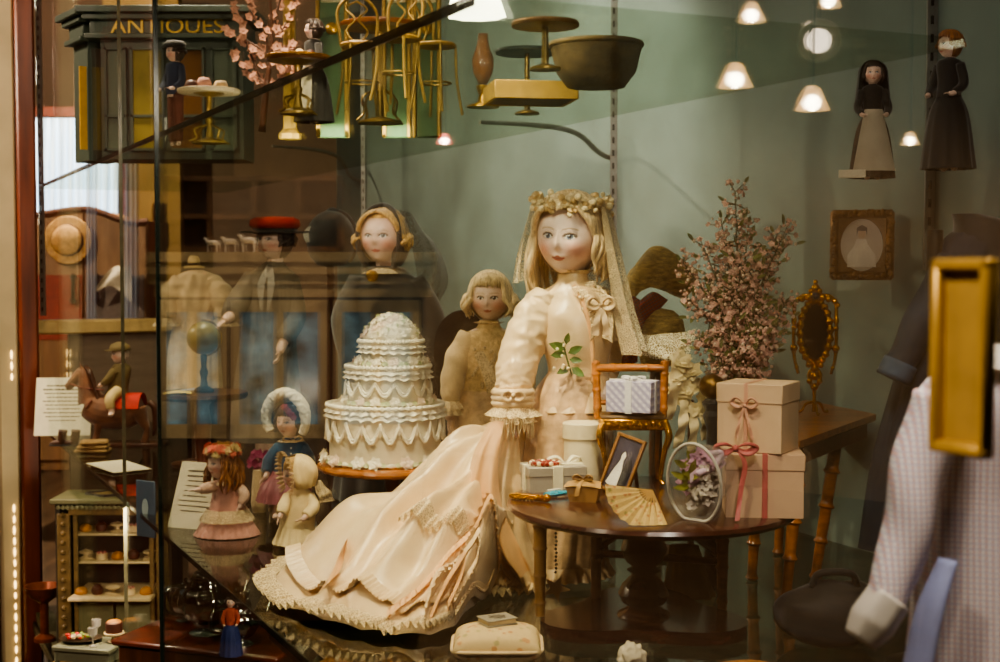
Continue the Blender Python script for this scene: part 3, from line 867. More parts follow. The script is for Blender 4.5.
# ---------------------------------------------------------------- the bride doll
L = Lc(566, 580)
u = L.u
t = thing('bride_doll', 'tall blond bride doll in ivory satin gown with long train and flower wreath', 'doll', L.base)
t.location.z += .004
H = headframe(L.p(570, 238, 0), 40*u, -24, 5, 4)
body(t, H, L.p(573, 290, .005),
     [(*L.p(573, 286, .005), 15*u, 13*u), (*L.p(574, 300, .005), 36*u, 20*u), (*L.p(575, 325, .0), 36*u, 26*u), (*L.p(577, 375, .0), 27*u, 22*u), (*L.p(575, 410, 0), 40*u, 34*u), (*L.p(573, 577, 0), 26*u, 24*u)],
     [([L.p(545, 301, 0), L.p(522, 352, -.02), L.p(514, 405, -.05), L.p(513, 422, -.055)], [11*u, 10*u, 7*u, 6*u], (.6, .8, 0)),
      ([L.p(598, 302, .02), L.p(607, 348, .06), L.p(602, 392, .03), L.p(600, 408, .02)], [11*u, 10*u, 7*u, 6*u], (-.6, .8, 0))],
     vox=.0011, hs=24*u, eye=(.09, .15, .26), sk=(.86, .66, .57), brow=(.42, .27, .14), blush=.7)
# bodice
def vfold(k, a, ph=0): return lambda an, q: 1+a*q*math.sin(k*an+ph)
b = B()
b.loft([(*L.p(573, 273, .0), 15*u, 14.5*u), (*L.p(573, 283, .0), 16*u, 15*u), (*L.p(573, 290, .002), 24*u, 18*u), (*L.p(574, 300, .004), 37*u, 24*u), (*L.p(575, 318, 0), 39*u, 31*u),
        (*L.p(576, 345, -.002), 35*u, 29*u), (*L.p(578, 374, 0), 29*u, 25*u), (*L.p(576, 392, 0), 35*u, 30*u), (*L.p(573, 412, 0), 43*u, 37*u)], 90, 90,
       fold=lambda a, q: 1+.018*math.sin(9*a+q*14)*(q < .85)+.03*max(0, q-.75)*4*math.sin(14*a)+.020*math.sin(5*a-q*26)+.05*noise.noise(V((math.cos(a)*2.5, math.sin(a)*2.5, q*8))))
obj('bodice', b, satin, t, 180)
b = B()
b.tube([L.p(574, 288, -.028), L.p(585, 312, -.046), L.p(592, 345, -.044), L.p(593, 384, -.043)], [.0035, .004, .004, .003], 8)
obj('front_placket', b, satinp, t)
b = B()
for k in range(8): b.ball(L.p(580+13*min(1, k/5), 300+11*k, -.047+.001*k), .0032, 1)
obj('button_row', b, mat('pearl button', '#e8d5b0', .3, var=.05), t)
# collar ruffle and jabot
b = B()
ruffle(b, L.p(573, 276, 0), 15*u, 0, 20*u, .006, 16, .10, sy=.95)
pathruffle(b, [L.p(583, 286, -.030), L.p(598, 298, -.040), L.p(603, 318, -.046), L.p(602, 340, -.046)], [V((1, -.5, .2)), V((1, -.5, 0)), V((1, -.6, -.2)), V((1, -.6, -.3))], .018, .002, 9, .004)
pathruffle(b, [L.p(578, 288, -.034), L.p(592, 300, -.044), L.p(597, 320, -.048), L.p(597, 338, -.048)], [V((-.9, -.5, -.4))]*4, .013, .002, 8, .004)
obj('collar_ruffle', b, lace, t, 180)
b = B()
for sgn in (-1, 1):
    b.tube([L.p(601, 306, -.052), L.p(601+sgn*8, 300, -.058), L.p(601+sgn*13, 306, -.056), L.p(601+sgn*7, 311, -.054), L.p(601, 307, -.052)], [.003, .006, .007, .006, .003], 8, flat=.45)
    b.ribbon([L.p(601, 307, -.053), L.p(601+sgn*4, 322, -.056), L.p(601+sgn*6, 338, -.053)], [.006, .010, .012], V((1, .2, 0)), wave=.001, waven=2)
b.ball(L.p(601, 307, -.054), .005, 1)
obj('neck_bow', b, satin, t, 180)
# sleeves: puckered satin, gathered cuff, lace fall
for s, pts, rad, wr in ((0, [L.p(549, 298, 0), L.p(536, 318, -.006), L.p(522, 350, -.02), L.p(515, 382, -.042), L.p(513, 398, -.05)], [15, 20, 20.5, 18.5, 16], L.p(513, 398, -.05)),
                        (1, [L.p(595, 298, .02), L.p(603, 320, .045), L.p(608, 346, .06), L.p(604, 376, .045), L.p(602, 390, .032)], [14, 15, 15, 14, 12], L.p(602, 390, .032))):
    b = B(); b.tube(pts, [x*u for x in rad], 56, 130, fold=lambda a, q: 1+.016*math.sin(46*q+2.4*math.sin(a+3*q))+.03*math.sin(3*a+9*q)+.05*math.sin(15*a)*max(0, q-.72)*3+.13*(.5-abs(noise.noise(V((math.cos(a)*1.6, math.sin(a)*1.6, q*11)))))+.06*noise.noise(V((math.cos(a)*3, math.sin(a)*3, q*20))))
    sl = obj('sleeve', b, satin, t, 180)
    b = B()
    for k in range(3):
        b.lathe([(19.5*u, -.006), (22*u, 0), (19.5*u, .006)], wr+V((0, -.002, -.002-.0085*k+.008)), 40, mod=lambda a, q: 1+.03*math.sin(18*a))
    obj('cuff', b, satin, sl, 180)
    b = B()
    for sg in (-1, 1): b.tube([wr+V((0, -.034, .004)), wr+V((sg*.010, -.038, .010)), wr+V((sg*.016, -.036, .002)), wr+V((sg*.008, -.037, -.004)), wr+V((0, -.034, .003))], [.002, .005, .006, .005, .002], 8, flat=.5)
    b.ball(wr+V((0, -.037, .003)), .0045, 1)
    obj('cuff_bow', b, satin, sl, 180)
    b = B()
    ruffle(b, wr+V((0, -.004, -.014)), 17*u, 0, 27*u, -.018, 15, .09, scallop=.003)
    ruffle(b, wr+V((0, -.004, -.018)), 15*u, 0, 22*u, -.024, 13, .10, scallop=.003)
    obj('lace_fall', b, lace, sl, 180)
    b = B()
    for k in range(26):
        a = R(180)+PI*k/25*1.1; q = wr+V((20*u*math.cos(a), 20*u*math.sin(a)-.004, -.034))
        b.tube([q, q+V((.001*math.sin(k), 0, -.013)), q+V((.003*math.sin(k*3), -.001, -.028-.006*math.sin(k*7)))], [.0011, .001, .0006], 5, 4)
    if s == 0: obj('fringe', b, waxf, sl, 180)
# skirt
b = B()
b.loft([(*L.p(578, 374, 0), 29.5*u, 25.5*u), (*L.p(573, 398, 0), 40*u, 34*u), (*L.p(568, 440, .0), 43*u, 38*u), (*L.p(562, 500, .005), 46*u, 42*u), (*L.p(558, 545, .005), 48*u, 42*u), (*L.p(556, 574, .005), 52*u, 46*u)], 160, 60,
       fold=lambda a, q: 1+.05*q*math.sin(13*a+2*q)+.022*q*math.sin(29*a+3*q))
sk = obj('skirt', b, brocade, t, 180)
b = B()
ruffle(b, L.p(556, 566, .005), 51*u, 0, 58*u, -.014, 34, .06, sy=.93); ruffle(b, L.p(556, 562, .005), 50*u, 0, 56*u, -.014, 34, .05, sy=.93)
obj('hem_pleat', b, satin, sk, 180)
# back drape swept from the wrist, peach lining showing
def sheet(b, rows, m=34, n=22, wob=0, k=3, ph=0):
    """surface through rows of control points (each row left to right), with soft folds"""
    g = [catmull(r, n) for r in rows]
    gg = []
    for j in range(n+1): gg.append(catmull([r[j] for r in g], m))
    out = [[gg[j][i] for j in range(n+1)] for i in range(m+1)]
    if wob:
        for i in range(m+1):
            for j in range(n+1):
                out[i][j] = out[i][j]+V((0, 1, .2))*(wob*math.sin(j/n*k*2*PI+ph+i*.12)*min(1, i/m*3))
    b.grid(out)
b = B()
sheet(b, [[L.p(494, 424, -.04), L.p(504, 420, -.06), L.p(517, 422, -.06)],
          [L.p(478, 455, -.05), L.p(496, 452, -.07), L.p(520, 455, -.06)],
          [L.p(466, 495, -.06), L.p(492, 495, -.09), L.p(522, 492, -.06)],
          [L.p(474, 540, -.07), L.p(500, 540, -.10), L.p(528, 535, -.06)],
          [L.p(496, 572, -.08), L.p(516, 576, -.10), L.p(540, 568, -.06)],
          [L.p(516, 592, -.08), L.p(530, 594, -.09), L.p(548, 582, -.06)]], 60, 44, .008, 3.3)
sh = obj('side_drape', b, satin, t, 180)
b = B()
sheet(b, [[L.p(487, 428, -.06), L.p(494, 424, -.08), L.p(504, 424, -.085)],
          [L.p(472, 462, -.09), L.p(484, 460, -.11), L.p(498, 464, -.10)],
          [L.p(469, 500, -.10), L.p(484, 505, -.13), L.p(502, 510, -.115)],
          [L.p(486, 545, -.11), L.p(500, 552, -.13), L.p(519, 550, -.12)],
          [L.p(508, 572, -.12), L.p(520, 578, -.13), L.p(531, 574, -.12)]], 40, 24, .008, 1.6, 1)
obj('drape_lining', b, satinp, sh, 180)
# train: spread on the glass, heaped towards the hip
hub = L.p(535, 560, .03); hub.z = 0
edge_px = [(500, 560), (440, 556), (388, 556), (336, 560), (296, 570), (275, 584), (268, 600), (288, 612), (314, 622), (346, 632), (376, 638), (404, 641), (434, 640), (454, 632), (470, 615), (490, 600), (518, 594), (544, 590)]
edge = [F(x, y)-L.base for x, y in edge_px]
NA, NR = 170, 46
ed = catmull(edge, NA)
def train_h(i, q):
    """height at angle step i, share q of the way out"""
    a = i/NA
    base = .265*(1-q)**.85*(1-.80*min(1, max(0, (a-.52)/.3))**1.3)
    return base
def train_pt(i, q, lift=0):
    e = ed[i]; a = i/NA
    p = hub.lerp(e, q)
    z = train_h(i, q)
    env = (q*(1-q)*4)**.7
    z += env*(.016*math.sin(a*34+q*3)+.010*math.sin(a*61-q*9+1)+.012*math.sin(q*15+a*9)) + .010*env*noise.noise(p*22)
    for a0, wd, hg in ((.14, .02, .016), (.25, .014, .022), (.34, .02, .02), (.43, .012, .016), (.52, .014, .024), (.62, .012, .02), (.82, .02, .024), (.91, .013, .02)):
        z += env*hg*math.exp(-((a-a0-.03*math.sin(q*6+a0*20))/wd)**2)
    # the crumpled roll at the front right of the train
    f = math.exp(-((a-.735)/.075)**2)
    z += f*(.030*env+.014*math.sin(q*24+a*30)*env)
    z += .0035+.004*abs(math.sin(a*45))*q
    return V((p.x, p.y, max(.003, z)+lift))
b = B(); b.grid([[train_pt(i, j/NR) for j in range(NR+1)] for i in range(NA+1)])
tr = obj('train', b, satin, t, 180)
def trail(q, m=90, a0=0, a1=NA): return [train_pt(int(a0+(a1-a0)*k/m), q, .003) for k in range(m+1)]
out = [(ed[int(NA*k/90)]-hub).normalized() for k in range(91)]
b = B(); pathruffle(b, trail(.97), out, .034, .004, 70, .0045, 420, scallop=.08); obj('lace_edging', b, lace, tr, 180)
b = B(); pathruffle(b, trail(.88), [o+V((0, 0, -.25)) for o in out], .026, .000, 150, .0016, 900); pathruffle(b, trail(.90), [o*-1 for o in out], .010, -.002, 150, .0014, 900)
obj('pleated_flounce', b, satin, tr, 180)
b = B()
ii = range(88, 166, 3)
pathruffle(b, [train_pt(i, .56+.10*math.sin(i*.09), .006) for i in ii], [(ed[i]-hub).normalized()+V((0, 0, -.4)) for i in ii], .034, .004, 34, .005, 300, scallop=.05)
obj('lace_trim', b, lace, tr, 180)
# curled hem of the train at the front
for path, hgt, m_ in (([(.685, .99), (.672, .86), (.68, .74), (.705, .66), (.74, .66), (.762, .74), (.765, .86), (.755, .97)], .030, satin),
                      ([(.70, .99), (.695, .88), (.706, .80), (.727, .78), (.742, .86), (.738, .97)], .024, satinp),
                      ([(.77, .99), (.785, .84), (.81, .74), (.84, .72), (.87, .78)], .024, satin),
                      ([(.60, .97), (.615, .80), (.64, .66), (.67, .55), (.72, .50), (.78, .52), (.82, .58)], .018, satinp)):
    q = [train_pt(int(a*NA), r, -.003) for a, r in path]
    b = B(); pathruffle(b, q, [V((.25*math.sin(k*1.3), -.25, 1)) for k in range(len(q))], hgt, .0, 26, .0028, 280, up=V((.6, -.8, 0)))
    pathruffle(b, [p+V((0, -.006, hgt*.93)) for p in q], [V((.2, -.9, -.35))]*len(q), .013, .003, 40, .0018, 320, up=V((.7, -.2, .6)))
    cf = obj('curled_flounce', b, m_, tr, 180)
b = B()
sheet(b, [[F(338, 560, .075)-L.base, F(345, 545, .09)-L.base, F(352, 532, .09)-L.base], [F(330, 578, .055)-L.base, F(336, 566, .07)-L.base, F(346, 556, .07)-L.base], [F(318, 596, .045)-L.base, F(328, 586, .055)-L.base, F(340, 574, .06)-L.base]], 16, 12)
obj('turned_pleat', b, satinp, tr, 180)
# hair, wreath, veil, corsage
hair(t, H, blondp, 1.25, 46, 62, 0, .035, .16, .085, .6, sides=lambda a: 1.45 if a > PI else .95, part=13)
b = B(); bb = B()
for k in range(40):
    a = 2*PI*k/40
    q = H @ V((.92*math.sin(a), -.86*math.cos(a)+.05, .80+.05*math.sin(k*2.2)+.10*math.cos(a)*0))
    q = q+V((0, 0, 3.5*u*math.sin(k*2.7)))
    if k % 4 == 0: b.rose(q, 6.5*u, (q-H @ V((0, 0, .5))).normalized())
    else:
        for e in range(4): (b if e % 2 else bb).ball(q+V((random.uniform(-5, 5)*u, random.uniform(-5, 2)*u, random.uniform(-5, 6)*u)), random.uniform(2.2, 3.9)*u, 2)
b.tube([H @ V((.90*math.sin(2*PI*k/24), -.84*math.cos(2*PI*k/24)+.05, .78)) for k in range(25)], [2*u], 8, 60)
wrt = obj('flower_wreath', b, waxf, t, 60); obj('wax_bud', bb, mat('tan wax bud', '#c9a874', .45, var=.2, scale=60), wrt, 180)
def veilgrid(a0, a1, rows, na=30):
    g = []
    for (rx, ry, z, kk) in catmullrows(rows, 40):
        g.append([H @ V((rx*math.sin(a)*(1+kk*math.sin(a*15)), -ry*math.cos(a)*(1+kk*math.cos(a*13)), z)) for a in [a0+(a1-a0)*j/na for j in range(na+1)]])
    return g
def catmullrows(rows, m):
    a = catmull([r[:3] for r in rows], m); k = [lerp_list([r[3] for r in rows], i/m) for i in range(m+1)]
    return [(a[i].x, a[i].y, a[i].z, k[i]) for i in range(m+1)]
b = B()
b.grid(veilgrid(R(68), R(128), [(.95, .9, .9, .0), (1.12, 1.05, .2, .02), (1.38, 1.2, -.8, .05), (1.66, 1.25, -1.9, .08), (1.95, 1.2, -2.75, .10)]))
b.grid(veilgrid(R(232), R(292), [(.95, .9, .9, .0), (1.12, 1.05, .2, .02), (1.28, 1.15, -.5, .05), (1.35, 1.3, -1.25, .07)]))
b.grid(veilgrid(R(128), R(232), [(.95, .95, .9, .0), (1.1, 1.1, .2, .02), (1.3, 1.25, -.9, .04), (1.4, 1.4, -2.3, .06)]))
sheet(b, [[L.p(612, 318, -.01), L.p(624, 330, .0), L.p(634, 335, .03)], [L.p(628, 348, -.005), L.p(640, 345, .01), L.p(648, 338, .04)], [L.p(655, 362, .0), L.p(664, 350, .01), L.p(670, 336, .03)], [L.p(676, 362, .0), L.p(680, 350, .01), L.p(684, 334, .03)], [L.p(690, 354, .0), L.p(694, 342, .01), L.p(696, 330, .03)]], 40, 16, .004, 2)
vl = obj('veil', b, veilm, t, 180)
b = B()
e = veilgrid(R(66), R(76), [(.99, .94, .92, .0), (1.16, 1.09, .2, .02), (1.41, 1.23, -.8, .05), (1.69, 1.28, -1.9, .08), (1.99, 1.23, -2.8, .10)], 4)
b.grid(e)
obj('veil_border', b, lacef, vl, 180)
t2 = B()
stem = [L.p(563, 345, -.052), L.p(566, 358, -.056), L.p(572, 378, -.054)]
t2.tube(stem, [.0015], 6)
for (x, y, dx, dz, l) in ((566, 352, -1, .35, .030), (566, 356, -.9, -.1, .026), (568, 356, 1, .5, .026), (569, 362, 1, -.1, .022), (570, 370, -1, -.45, .024), (571, 370, .9, -.6, .026), (566, 347, .2, 1, .02)):
    t2.leaf(L.p(x, y, -.058), (dx, -.25, dz), l, l*.5, V((0, -1, .2)))
cg = obj('corsage_leaf_sprig', t2, leafm, t, 180)
b = B()
for k in range(9): b.ball(L.p(562+random.uniform(-8, 14), 352+random.uniform(-9, 22), -.062), .0032, 1)
obj('corsage_bud', b, waxf, cg)

# ---------------------------------------------------------------- smaller doll in cream at the bride's elbow
L = Lc(482, 560, 2.72, 0); u = L.u
t = thing('cream_doll', 'blond doll in cream lace dress standing between the cake and the bride', 'doll', L.base)
H = headframe(L.p(490, 297.5), 24*u, -8, 3, 0)
body(t, H, L.p(489, 327), [(*L.p(489, 326), 9*u, 8*u), (*L.p(488, 336), 22*u, 13*u), (*L.p(486, 372), 20*u, 15*u), (*L.p(484, 420), 24*u, 18*u), (*L.p(483, 505), 14*u, 13*u)],
     [([L.p(468, 340), L.p(457, 372, -.02), L.p(450, 412, -.03), L.p(449, 420, -.03)], [7*u, 6*u, 5*u, 4*u], (1, 0, 0)),
      ([L.p(508, 340), L.p(520, 372, -.01), L.p(522, 410, -.03), L.p(522, 420, -.03)], [7*u, 6*u, 5*u, 4*u], (-1, 0, 0))],
     legs=[([L.p(478, 490), L.p(477, 515)], [8*u, 6*u]), ([L.p(489, 490), L.p(490, 515)], [8*u, 6*u])], vox=.0011, hs=17*u, eye=(.05, .03, .02), brow=(.4, .26, .13), sk=(.80, .57, .46))
b = B(); b.loft([(*L.p(489, 320), 9.5*u, 9*u), (*L.p(489, 328), 13*u, 11*u), (*L.p(488, 336), 25*u, 15*u), (*L.p(487, 360), 26*u, 19*u), (*L.p(485, 388), 24*u, 18*u), (*L.p(485, 396), 25*u, 19*u)], 48, 40)
obj('bodice', b, mat('embroidered cream', '#d9b987', .75, var=.2, scale=120, bump=.8, bscale=180), t, 180)
b = B(); b.loft([(*L.p(485, 390), 24*u, 19*u), (*L.p(483, 420), 32*u, 26*u), (*L.p(480, 470), 36*u, 30*u), (*L.p(480, 521), 38*u, 32*u)], 100, 40, fold=lambda a, q: 1+.06*q*math.sin(15*a))
obj('skirt', b, brocade, t, 180)
for pts, rr in (([L.p(470, 335), L.p(458, 358, -.01), L.p(452, 385, -.025), L.p(450, 402, -.03)], [11, 13, 12, 8]), ([L.p(506, 335), L.p(518, 358), L.p(524, 385, -.02), L.p(523, 402, -.03)], [11, 13, 12, 8])):
    b = B(); b.tube(pts, [x*u for x in rr], 26, 30, fold=lambda a, q: 1+.05*math.sin(24*q+a))
    s_ = obj('sleeve', b, creamcl, t, 180)
    b = B(); ruffle(b, pts[-1], 8*u, .003, 14*u, -.012, 12, .1); ruffle(b, pts[-1]+V((0, 0, -.01)), 8*u, .003, 13*u, -.014, 12, .1); obj('lace_cuff', b, lace, s_, 180)
b = B(); b.ribbon([L.p(478, 352, -.038), L.p(488, 372, -.045), L.p(492, 392, -.043)], [.02, .022, .02], V((1, 0, .3)), wave=.001, waven=4)
for k in range(24): b.ball(L.p(478+random.uniform(-6, 18), 348+k*1.7, -.036-.004*random.random()), .004, 1)
obj('lace_front', b, lace, t, 180)
b = B(); ruffle(b, L.p(489, 324), 10*u, 0, 15*u, .004, 12, .08); obj('collar', b, lace, t, 180)
hair(t, H, blondp, .95, 36, 52, 15, .05, .28, .12, 1.0, fr=.48)
# black oval chair back behind it
Lb = Lc(462, 470, 2.90, 0)
tt = thing('black_chair', 'glossy black chair with rounded back behind the cream doll', 'chair', Lb.base)
gl = mat('black lacquer', '#0c0c10', .15, var=.1, coat=.6)
b = B(); poly = []
for k in range(25):
    a = PI*k/24; poly.append((28*math.cos(a)*Lb.u, (310+0-(-0))*0+Lb.p(465, 348).z+38*math.sin(a)*Lb.u))
poly += [(-28*Lb.u, Lb.p(0, 400).z), (28*Lb.u, Lb.p(0, 400).z)]
b.prism(poly, .014, Matrix.Translation((0, 0, 0))); obj('backrest', b, gl, tt)
b = B(); b.box((0, -.03, Lb.p(0, 408).z), (.12, .06, .02), bev=.006); obj('seat', b, gl, tt)
for sx in (-.05, .05):
    for sy in (-.05, -.005):
        b = B(); b.tube([V((sx, sy, Lb.p(0, 408).z)), V((sx*1.1, sy*1.05, 0))], [.007, .005], 8); obj('leg', b, gl, tt)

# ---------------------------------------------------------------- doll in black, doll with the red hat, black bonnet
L = Lc(385, 520, 3.0, 0); u = L.u
t = thing('mourning_doll', 'pale doll with black hood and black dress behind the wedding cake', 'doll', L.base)
H = headframe(L.p(383, 237), 27*u, -16, 0, 0)
body(t, H, L.p(386, 270), [(*L.p(386, 268), 10*u, 9*u), (*L.p(386, 282), 30*u, 16*u), (*L.p(388, 320), 26*u, 18*u), (*L.p(388, 480), 22*u, 20*u)],
     [([L.p(362, 284), L.p(350, 330, -.02), L.p(356, 372, -.05), L.p(360, 382, -.05)], [9*u, 8*u, 6*u, 5*u], (1, 0, 0)), ([L.p(410, 284), L.p(424, 330), L.p(420, 374, -.04), L.p(418, 384, -.04)], [9*u, 8*u, 6*u, 5*u], (-1, 0, 0))],
     vox=.0016, hs=18*u, eye=(.1, .12, .16), brow=(.4, .28, .16), sk=(.74, .52, .42))
b = B(); b.loft([(*L.p(385, 266), 11*u, 10*u), (*L.p(386, 272), 22*u, 16*u), (*L.p(387, 290), 40*u, 24*u), (*L.p(390, 330), 42*u, 30*u), (*L.p(392, 370), 46*u, 34*u), (*L.p(394, 440), 54*u, 44*u), (*L.p(394, 497), 60*u, 50*u)], 80, 50, fold=lambda a, q: 1+.05*q*math.sin(12*a))
obj('dress', b, black, t, 180)
for pts in ([L.p(362, 280), L.p(348, 320, -.02), L.p(354, 366, -.05)], [L.p(410, 280), L.p(428, 320), L.p(422, 368, -.04)]):
    b = B(); b.tube(pts, [14*u, 17*u, 12*u], 20, 20); obj('sleeve', b, black, t, 180)
b = B(); ruffle(b, L.p(384, 268, -.005), 11*u, 0, 20*u, -.012, 12, .12); obj('white_collar', b, lace, t, 180)
b = B(); b.lathe([(.001, .002), (5*u, .002), (6*u, 0), (5*u, -.002)], M=Matrix.Translation(L.p(372, 276, -.062)) @ Matrix.Rotation(R(90), 4, 'X'), n=16); obj('brooch', b, gold, t)
hair(t, H, blond, .6, 30, 60, 0, .07, .14, .10, 1, part=10)
b = B()
g = []
for i in range(25):
    e = R(90)-R(140)*i/24; row = []
    for j in range(41):
        a = R(58)+(2*PI-2*R(58))*j/40
        row.append(H @ V((1.12*.85*math.sin(a)*math.cos(e), -1.12*.95*math.cos(a)*math.cos(e)+.08, 1.17*math.sin(e)-(.2 if e < 0 else 0))))
    g.append(row)
b.grid(g); b.tube(g[10][:1]+[g[k][0] for k in range(24, -1, -3)][:-1]+[g[0][0]]+[g[k][-1] for k in range(3, 25, 3)], [.006], 8, 60)
obj('hood', b, black, t, 180)
b = B()
sheet(b, [[L.p(400, 210, .0), L.p(412, 214, .02), L.p(416, 225, .06)], [L.p(410, 240, -.01), L.p(424, 240, .01), L.p(432, 240, .05)], [L.p(416, 270, -.02), L.p(432, 268, .01), L.p(444, 262, .05)], [L.p(420, 300, -.02), L.p(434, 292, .01), L.p(448, 284, .05)], [L.p(418, 330, -.01), L.p(430, 320, .01), L.p(440, 300, .05)]], 26, 14, .008, 2)
obj('black_veil', b, blackveil, t, 180)

L = Lc(268, 520, 3.4, 0); u = L.u
t = thing('red_hat_doll', 'doll in red and black cap with grey striped coat, standing far left of cake', 'doll', L.base)
H = headframe(L.p(275, 240), 20*u, -35, 0, 0)
greyc = mat('grey stripe coat', '#6d6152', .8, var=.3, scale=30, stretch=(14, 14, .4))
body(t, H, L.p(274, 266), [(*L.p(274, 264), 8*u, 8*u), (*L.p(270, 278), 22*u, 13*u), (*L.p(268, 330), 22*u, 16*u), (*L.p(268, 430), 18*u, 16*u)],
     [([L.p(254, 280), L.p(238, 306, -.04), L.p(228, 318, -.10), L.p(224, 321, -.11)], [7*u, 6*u, 5*u, 4*u], (0, 0, -1)), ([L.p(288, 280), L.p(292, 318), L.p(282, 345, -.05), L.p(280, 352, -.06)], [7*u, 6*u, 5*u, 4*u], (-1, 0, 0))],
     legs=[([L.p(262, 425), L.p(262, 464)], [8*u, 6*u]), ([L.p(274, 425), L.p(275, 464)], [8*u, 6*u])], vox=.0016, hs=17*u, eye=(.06, .05, .05), sk=(.78, .54, .42))
b = B(); b.loft([(*L.p(274, 262), 9*u, 9*u), (*L.p(273, 268), 15*u, 12*u), (*L.p(270, 280), 27*u, 17*u), (*L.p(268, 330), 27*u, 20*u), (*L.p(266, 400), 34*u, 27*u), (*L.p(266, 440), 36*u, 29*u)], 60, 40, fold=lambda a, q: 1+.05*q*math.sin(9*a))
obj('coat', b, greyc, t, 180)
for pts in ([L.p(254, 278), L.p(237, 304, -.04), L.p(230, 315, -.09)], [L.p(288, 278), L.p(294, 316), L.p(284, 340, -.05)]):
    b = B(); b.tube(pts, [11*u, 12*u, 9*u], 18, 18); obj('sleeve', b, greyc, t, 180)
b = B()
for sg in (-1, 1): b.ribbon([L.p(270, 264, -.045), L.p(266+sg*5, 285, -.058), L.p(265+sg*3, 310, -.058)], [.012, .018, .006], V((1, 0, 0)))
obj('lapel', b, mat('grey silk', '#8b8478', .5, var=.1), t, 180)
hair(t, H, dkhair, .5, 26, 60, 8, .05, .1, .12, 0, fr=.5)
b = B(); b.lathe([(1.10, .30), (1.16, .34), (1.12, .55)], n=36, M=H); obj('hat_band', b, black, t, 180)
b = B(); b.lathe([(1.12, .55), (1.28, .72), (1.22, 1.0), (.9, 1.14), (.001, 1.18)], n=36, M=H); hat = obj('hat_crown', b, mat('red felt', '#a3241a', .8, var=.12, scale=40), t, 180)
b = B(); b.lathe([(1.12, .33), (1.7, .38), (1.72, .42), (1.12, .40)], n=40, M=H); obj('hat_brim', b, black, t, 180)

L = Lc(332, 470, 3.6, 0); u = L.u
t = thing('black_bonnet', 'black velvet bonnet on a dark stand between the red hat doll and black doll', 'bonnet', L.base)
b = B(); b.lathe([(.055, 0), (.058, .006), (.02, .02), (.012, .06), (.010, L.p(0, 262).z), (.02, L.p(0, 255).z)], n=24); obj('stand', b, darkw, t)
H2 = headframe(L.p(331, 236), 22*u, 150, 0, 0)
b = B(); g = []
for i in range(22):
    e = R(90)-R(150)*i/21; g.append([H2 @ V((1.05*math.sin(a)*math.cos(e), -1.15*math.cos(a)*math.cos(e), 1.15*math.sin(e)-(.35 if e < 0 else 0))) for a in [R(55)+(2*PI-R(110))*j/36 for j in range(37)]])
b.grid(g); b.tube([g[k][0] for k in range(21, -1, -3)]+[g[k][-1] for k in range(1, 22, 3)], [.008], 8, 60)
obj('crown', b, black, t, 180)
b = B(); b.ribbon([H2 @ V((.3, 1.2, .4)), H2 @ V((.45, 1.25, .1)), H2 @ V((.4, 1.2, -.3))], [.01, .016, .01], V((1, 0, .2))); obj('white_bow', b, white, t, 180)
# ---------------------------------------------------------------- cake table and wedding cake
bamboo = mat('bamboo wood', '#a5642a', .32, var=.3, scale=18, stretch=(.6, 4, 4), coat=.3)
D = 2.56
L = Lc(393, 610, D, 0); u = L.u
t = thing('cake_table', 'small bamboo edged table under the white wedding cake', 'table', L.base)
zt = L.p(393, 461).z
b = B(); b.lathe([(.001, zt-.016), (67*u, zt-.016), (70*u, zt-.012), (70*u, zt-.003), (68*u, zt), (.001, zt)], n=64, mod=lambda a, q: 1+.012*math.cos(8*a)); obj('tabletop', b, bamboo, t)
b = B()
b.tube([V((71*u*(1+.012*math.cos(8*a))*math.cos(a), 71*u*(1+.012*math.cos(8*a))*math.sin(a), zt-.008)) for a in [2*PI*k/64 for k in range(65)]], [.0065], 8, 128, fold=lambda an, q: 1+.22*(math.sin(q*2*PI*16) > .93))
obj('bamboo_rim', b, bamboo, t)
b = B(); b.lathe([(.03, zt-.016), (.016, zt-.03), (.012, zt-.06), (.018, zt-.075), (.012, zt-.09), (.014, .07), (.022, .045), (.012, .03)], n=20); obj('pedestal', b, darkw, t)
for k in range(3):
    a = 2*PI*k/3+.5; d = V((math.cos(a), math.sin(a), 0))
    b = B(); b.tube([d*.01+V((0, 0, .05)), d*.05+V((0, 0, .04)), d*.085+V((0, 0, .008))], [.009, .008, .006], 8); obj('leg', b, darkw, t)
icing = mat('royal icing', '#eadfc6', .55, var=.04, scale=60, bump=.15, bscale=120)
icing2 = mat('piped icing', '#f2e8d2', .5, var=.04, scale=80)
pinkic = mat('blush icing', '#ecd6c2', .55, var=.06, scale=60)
base = L.base+V((0, 0, zt+.0012))
t = thing('wedding_cake', 'white three tier wedding cake with piped swags and icing roses', 'cake', base)
zz = lambda py: L.p(393, py).z-zt
tiers = ((56*u, .0, zz(404)), (40*u, zz(404), zz(366)), (30*u, zz(366), zz(341)))
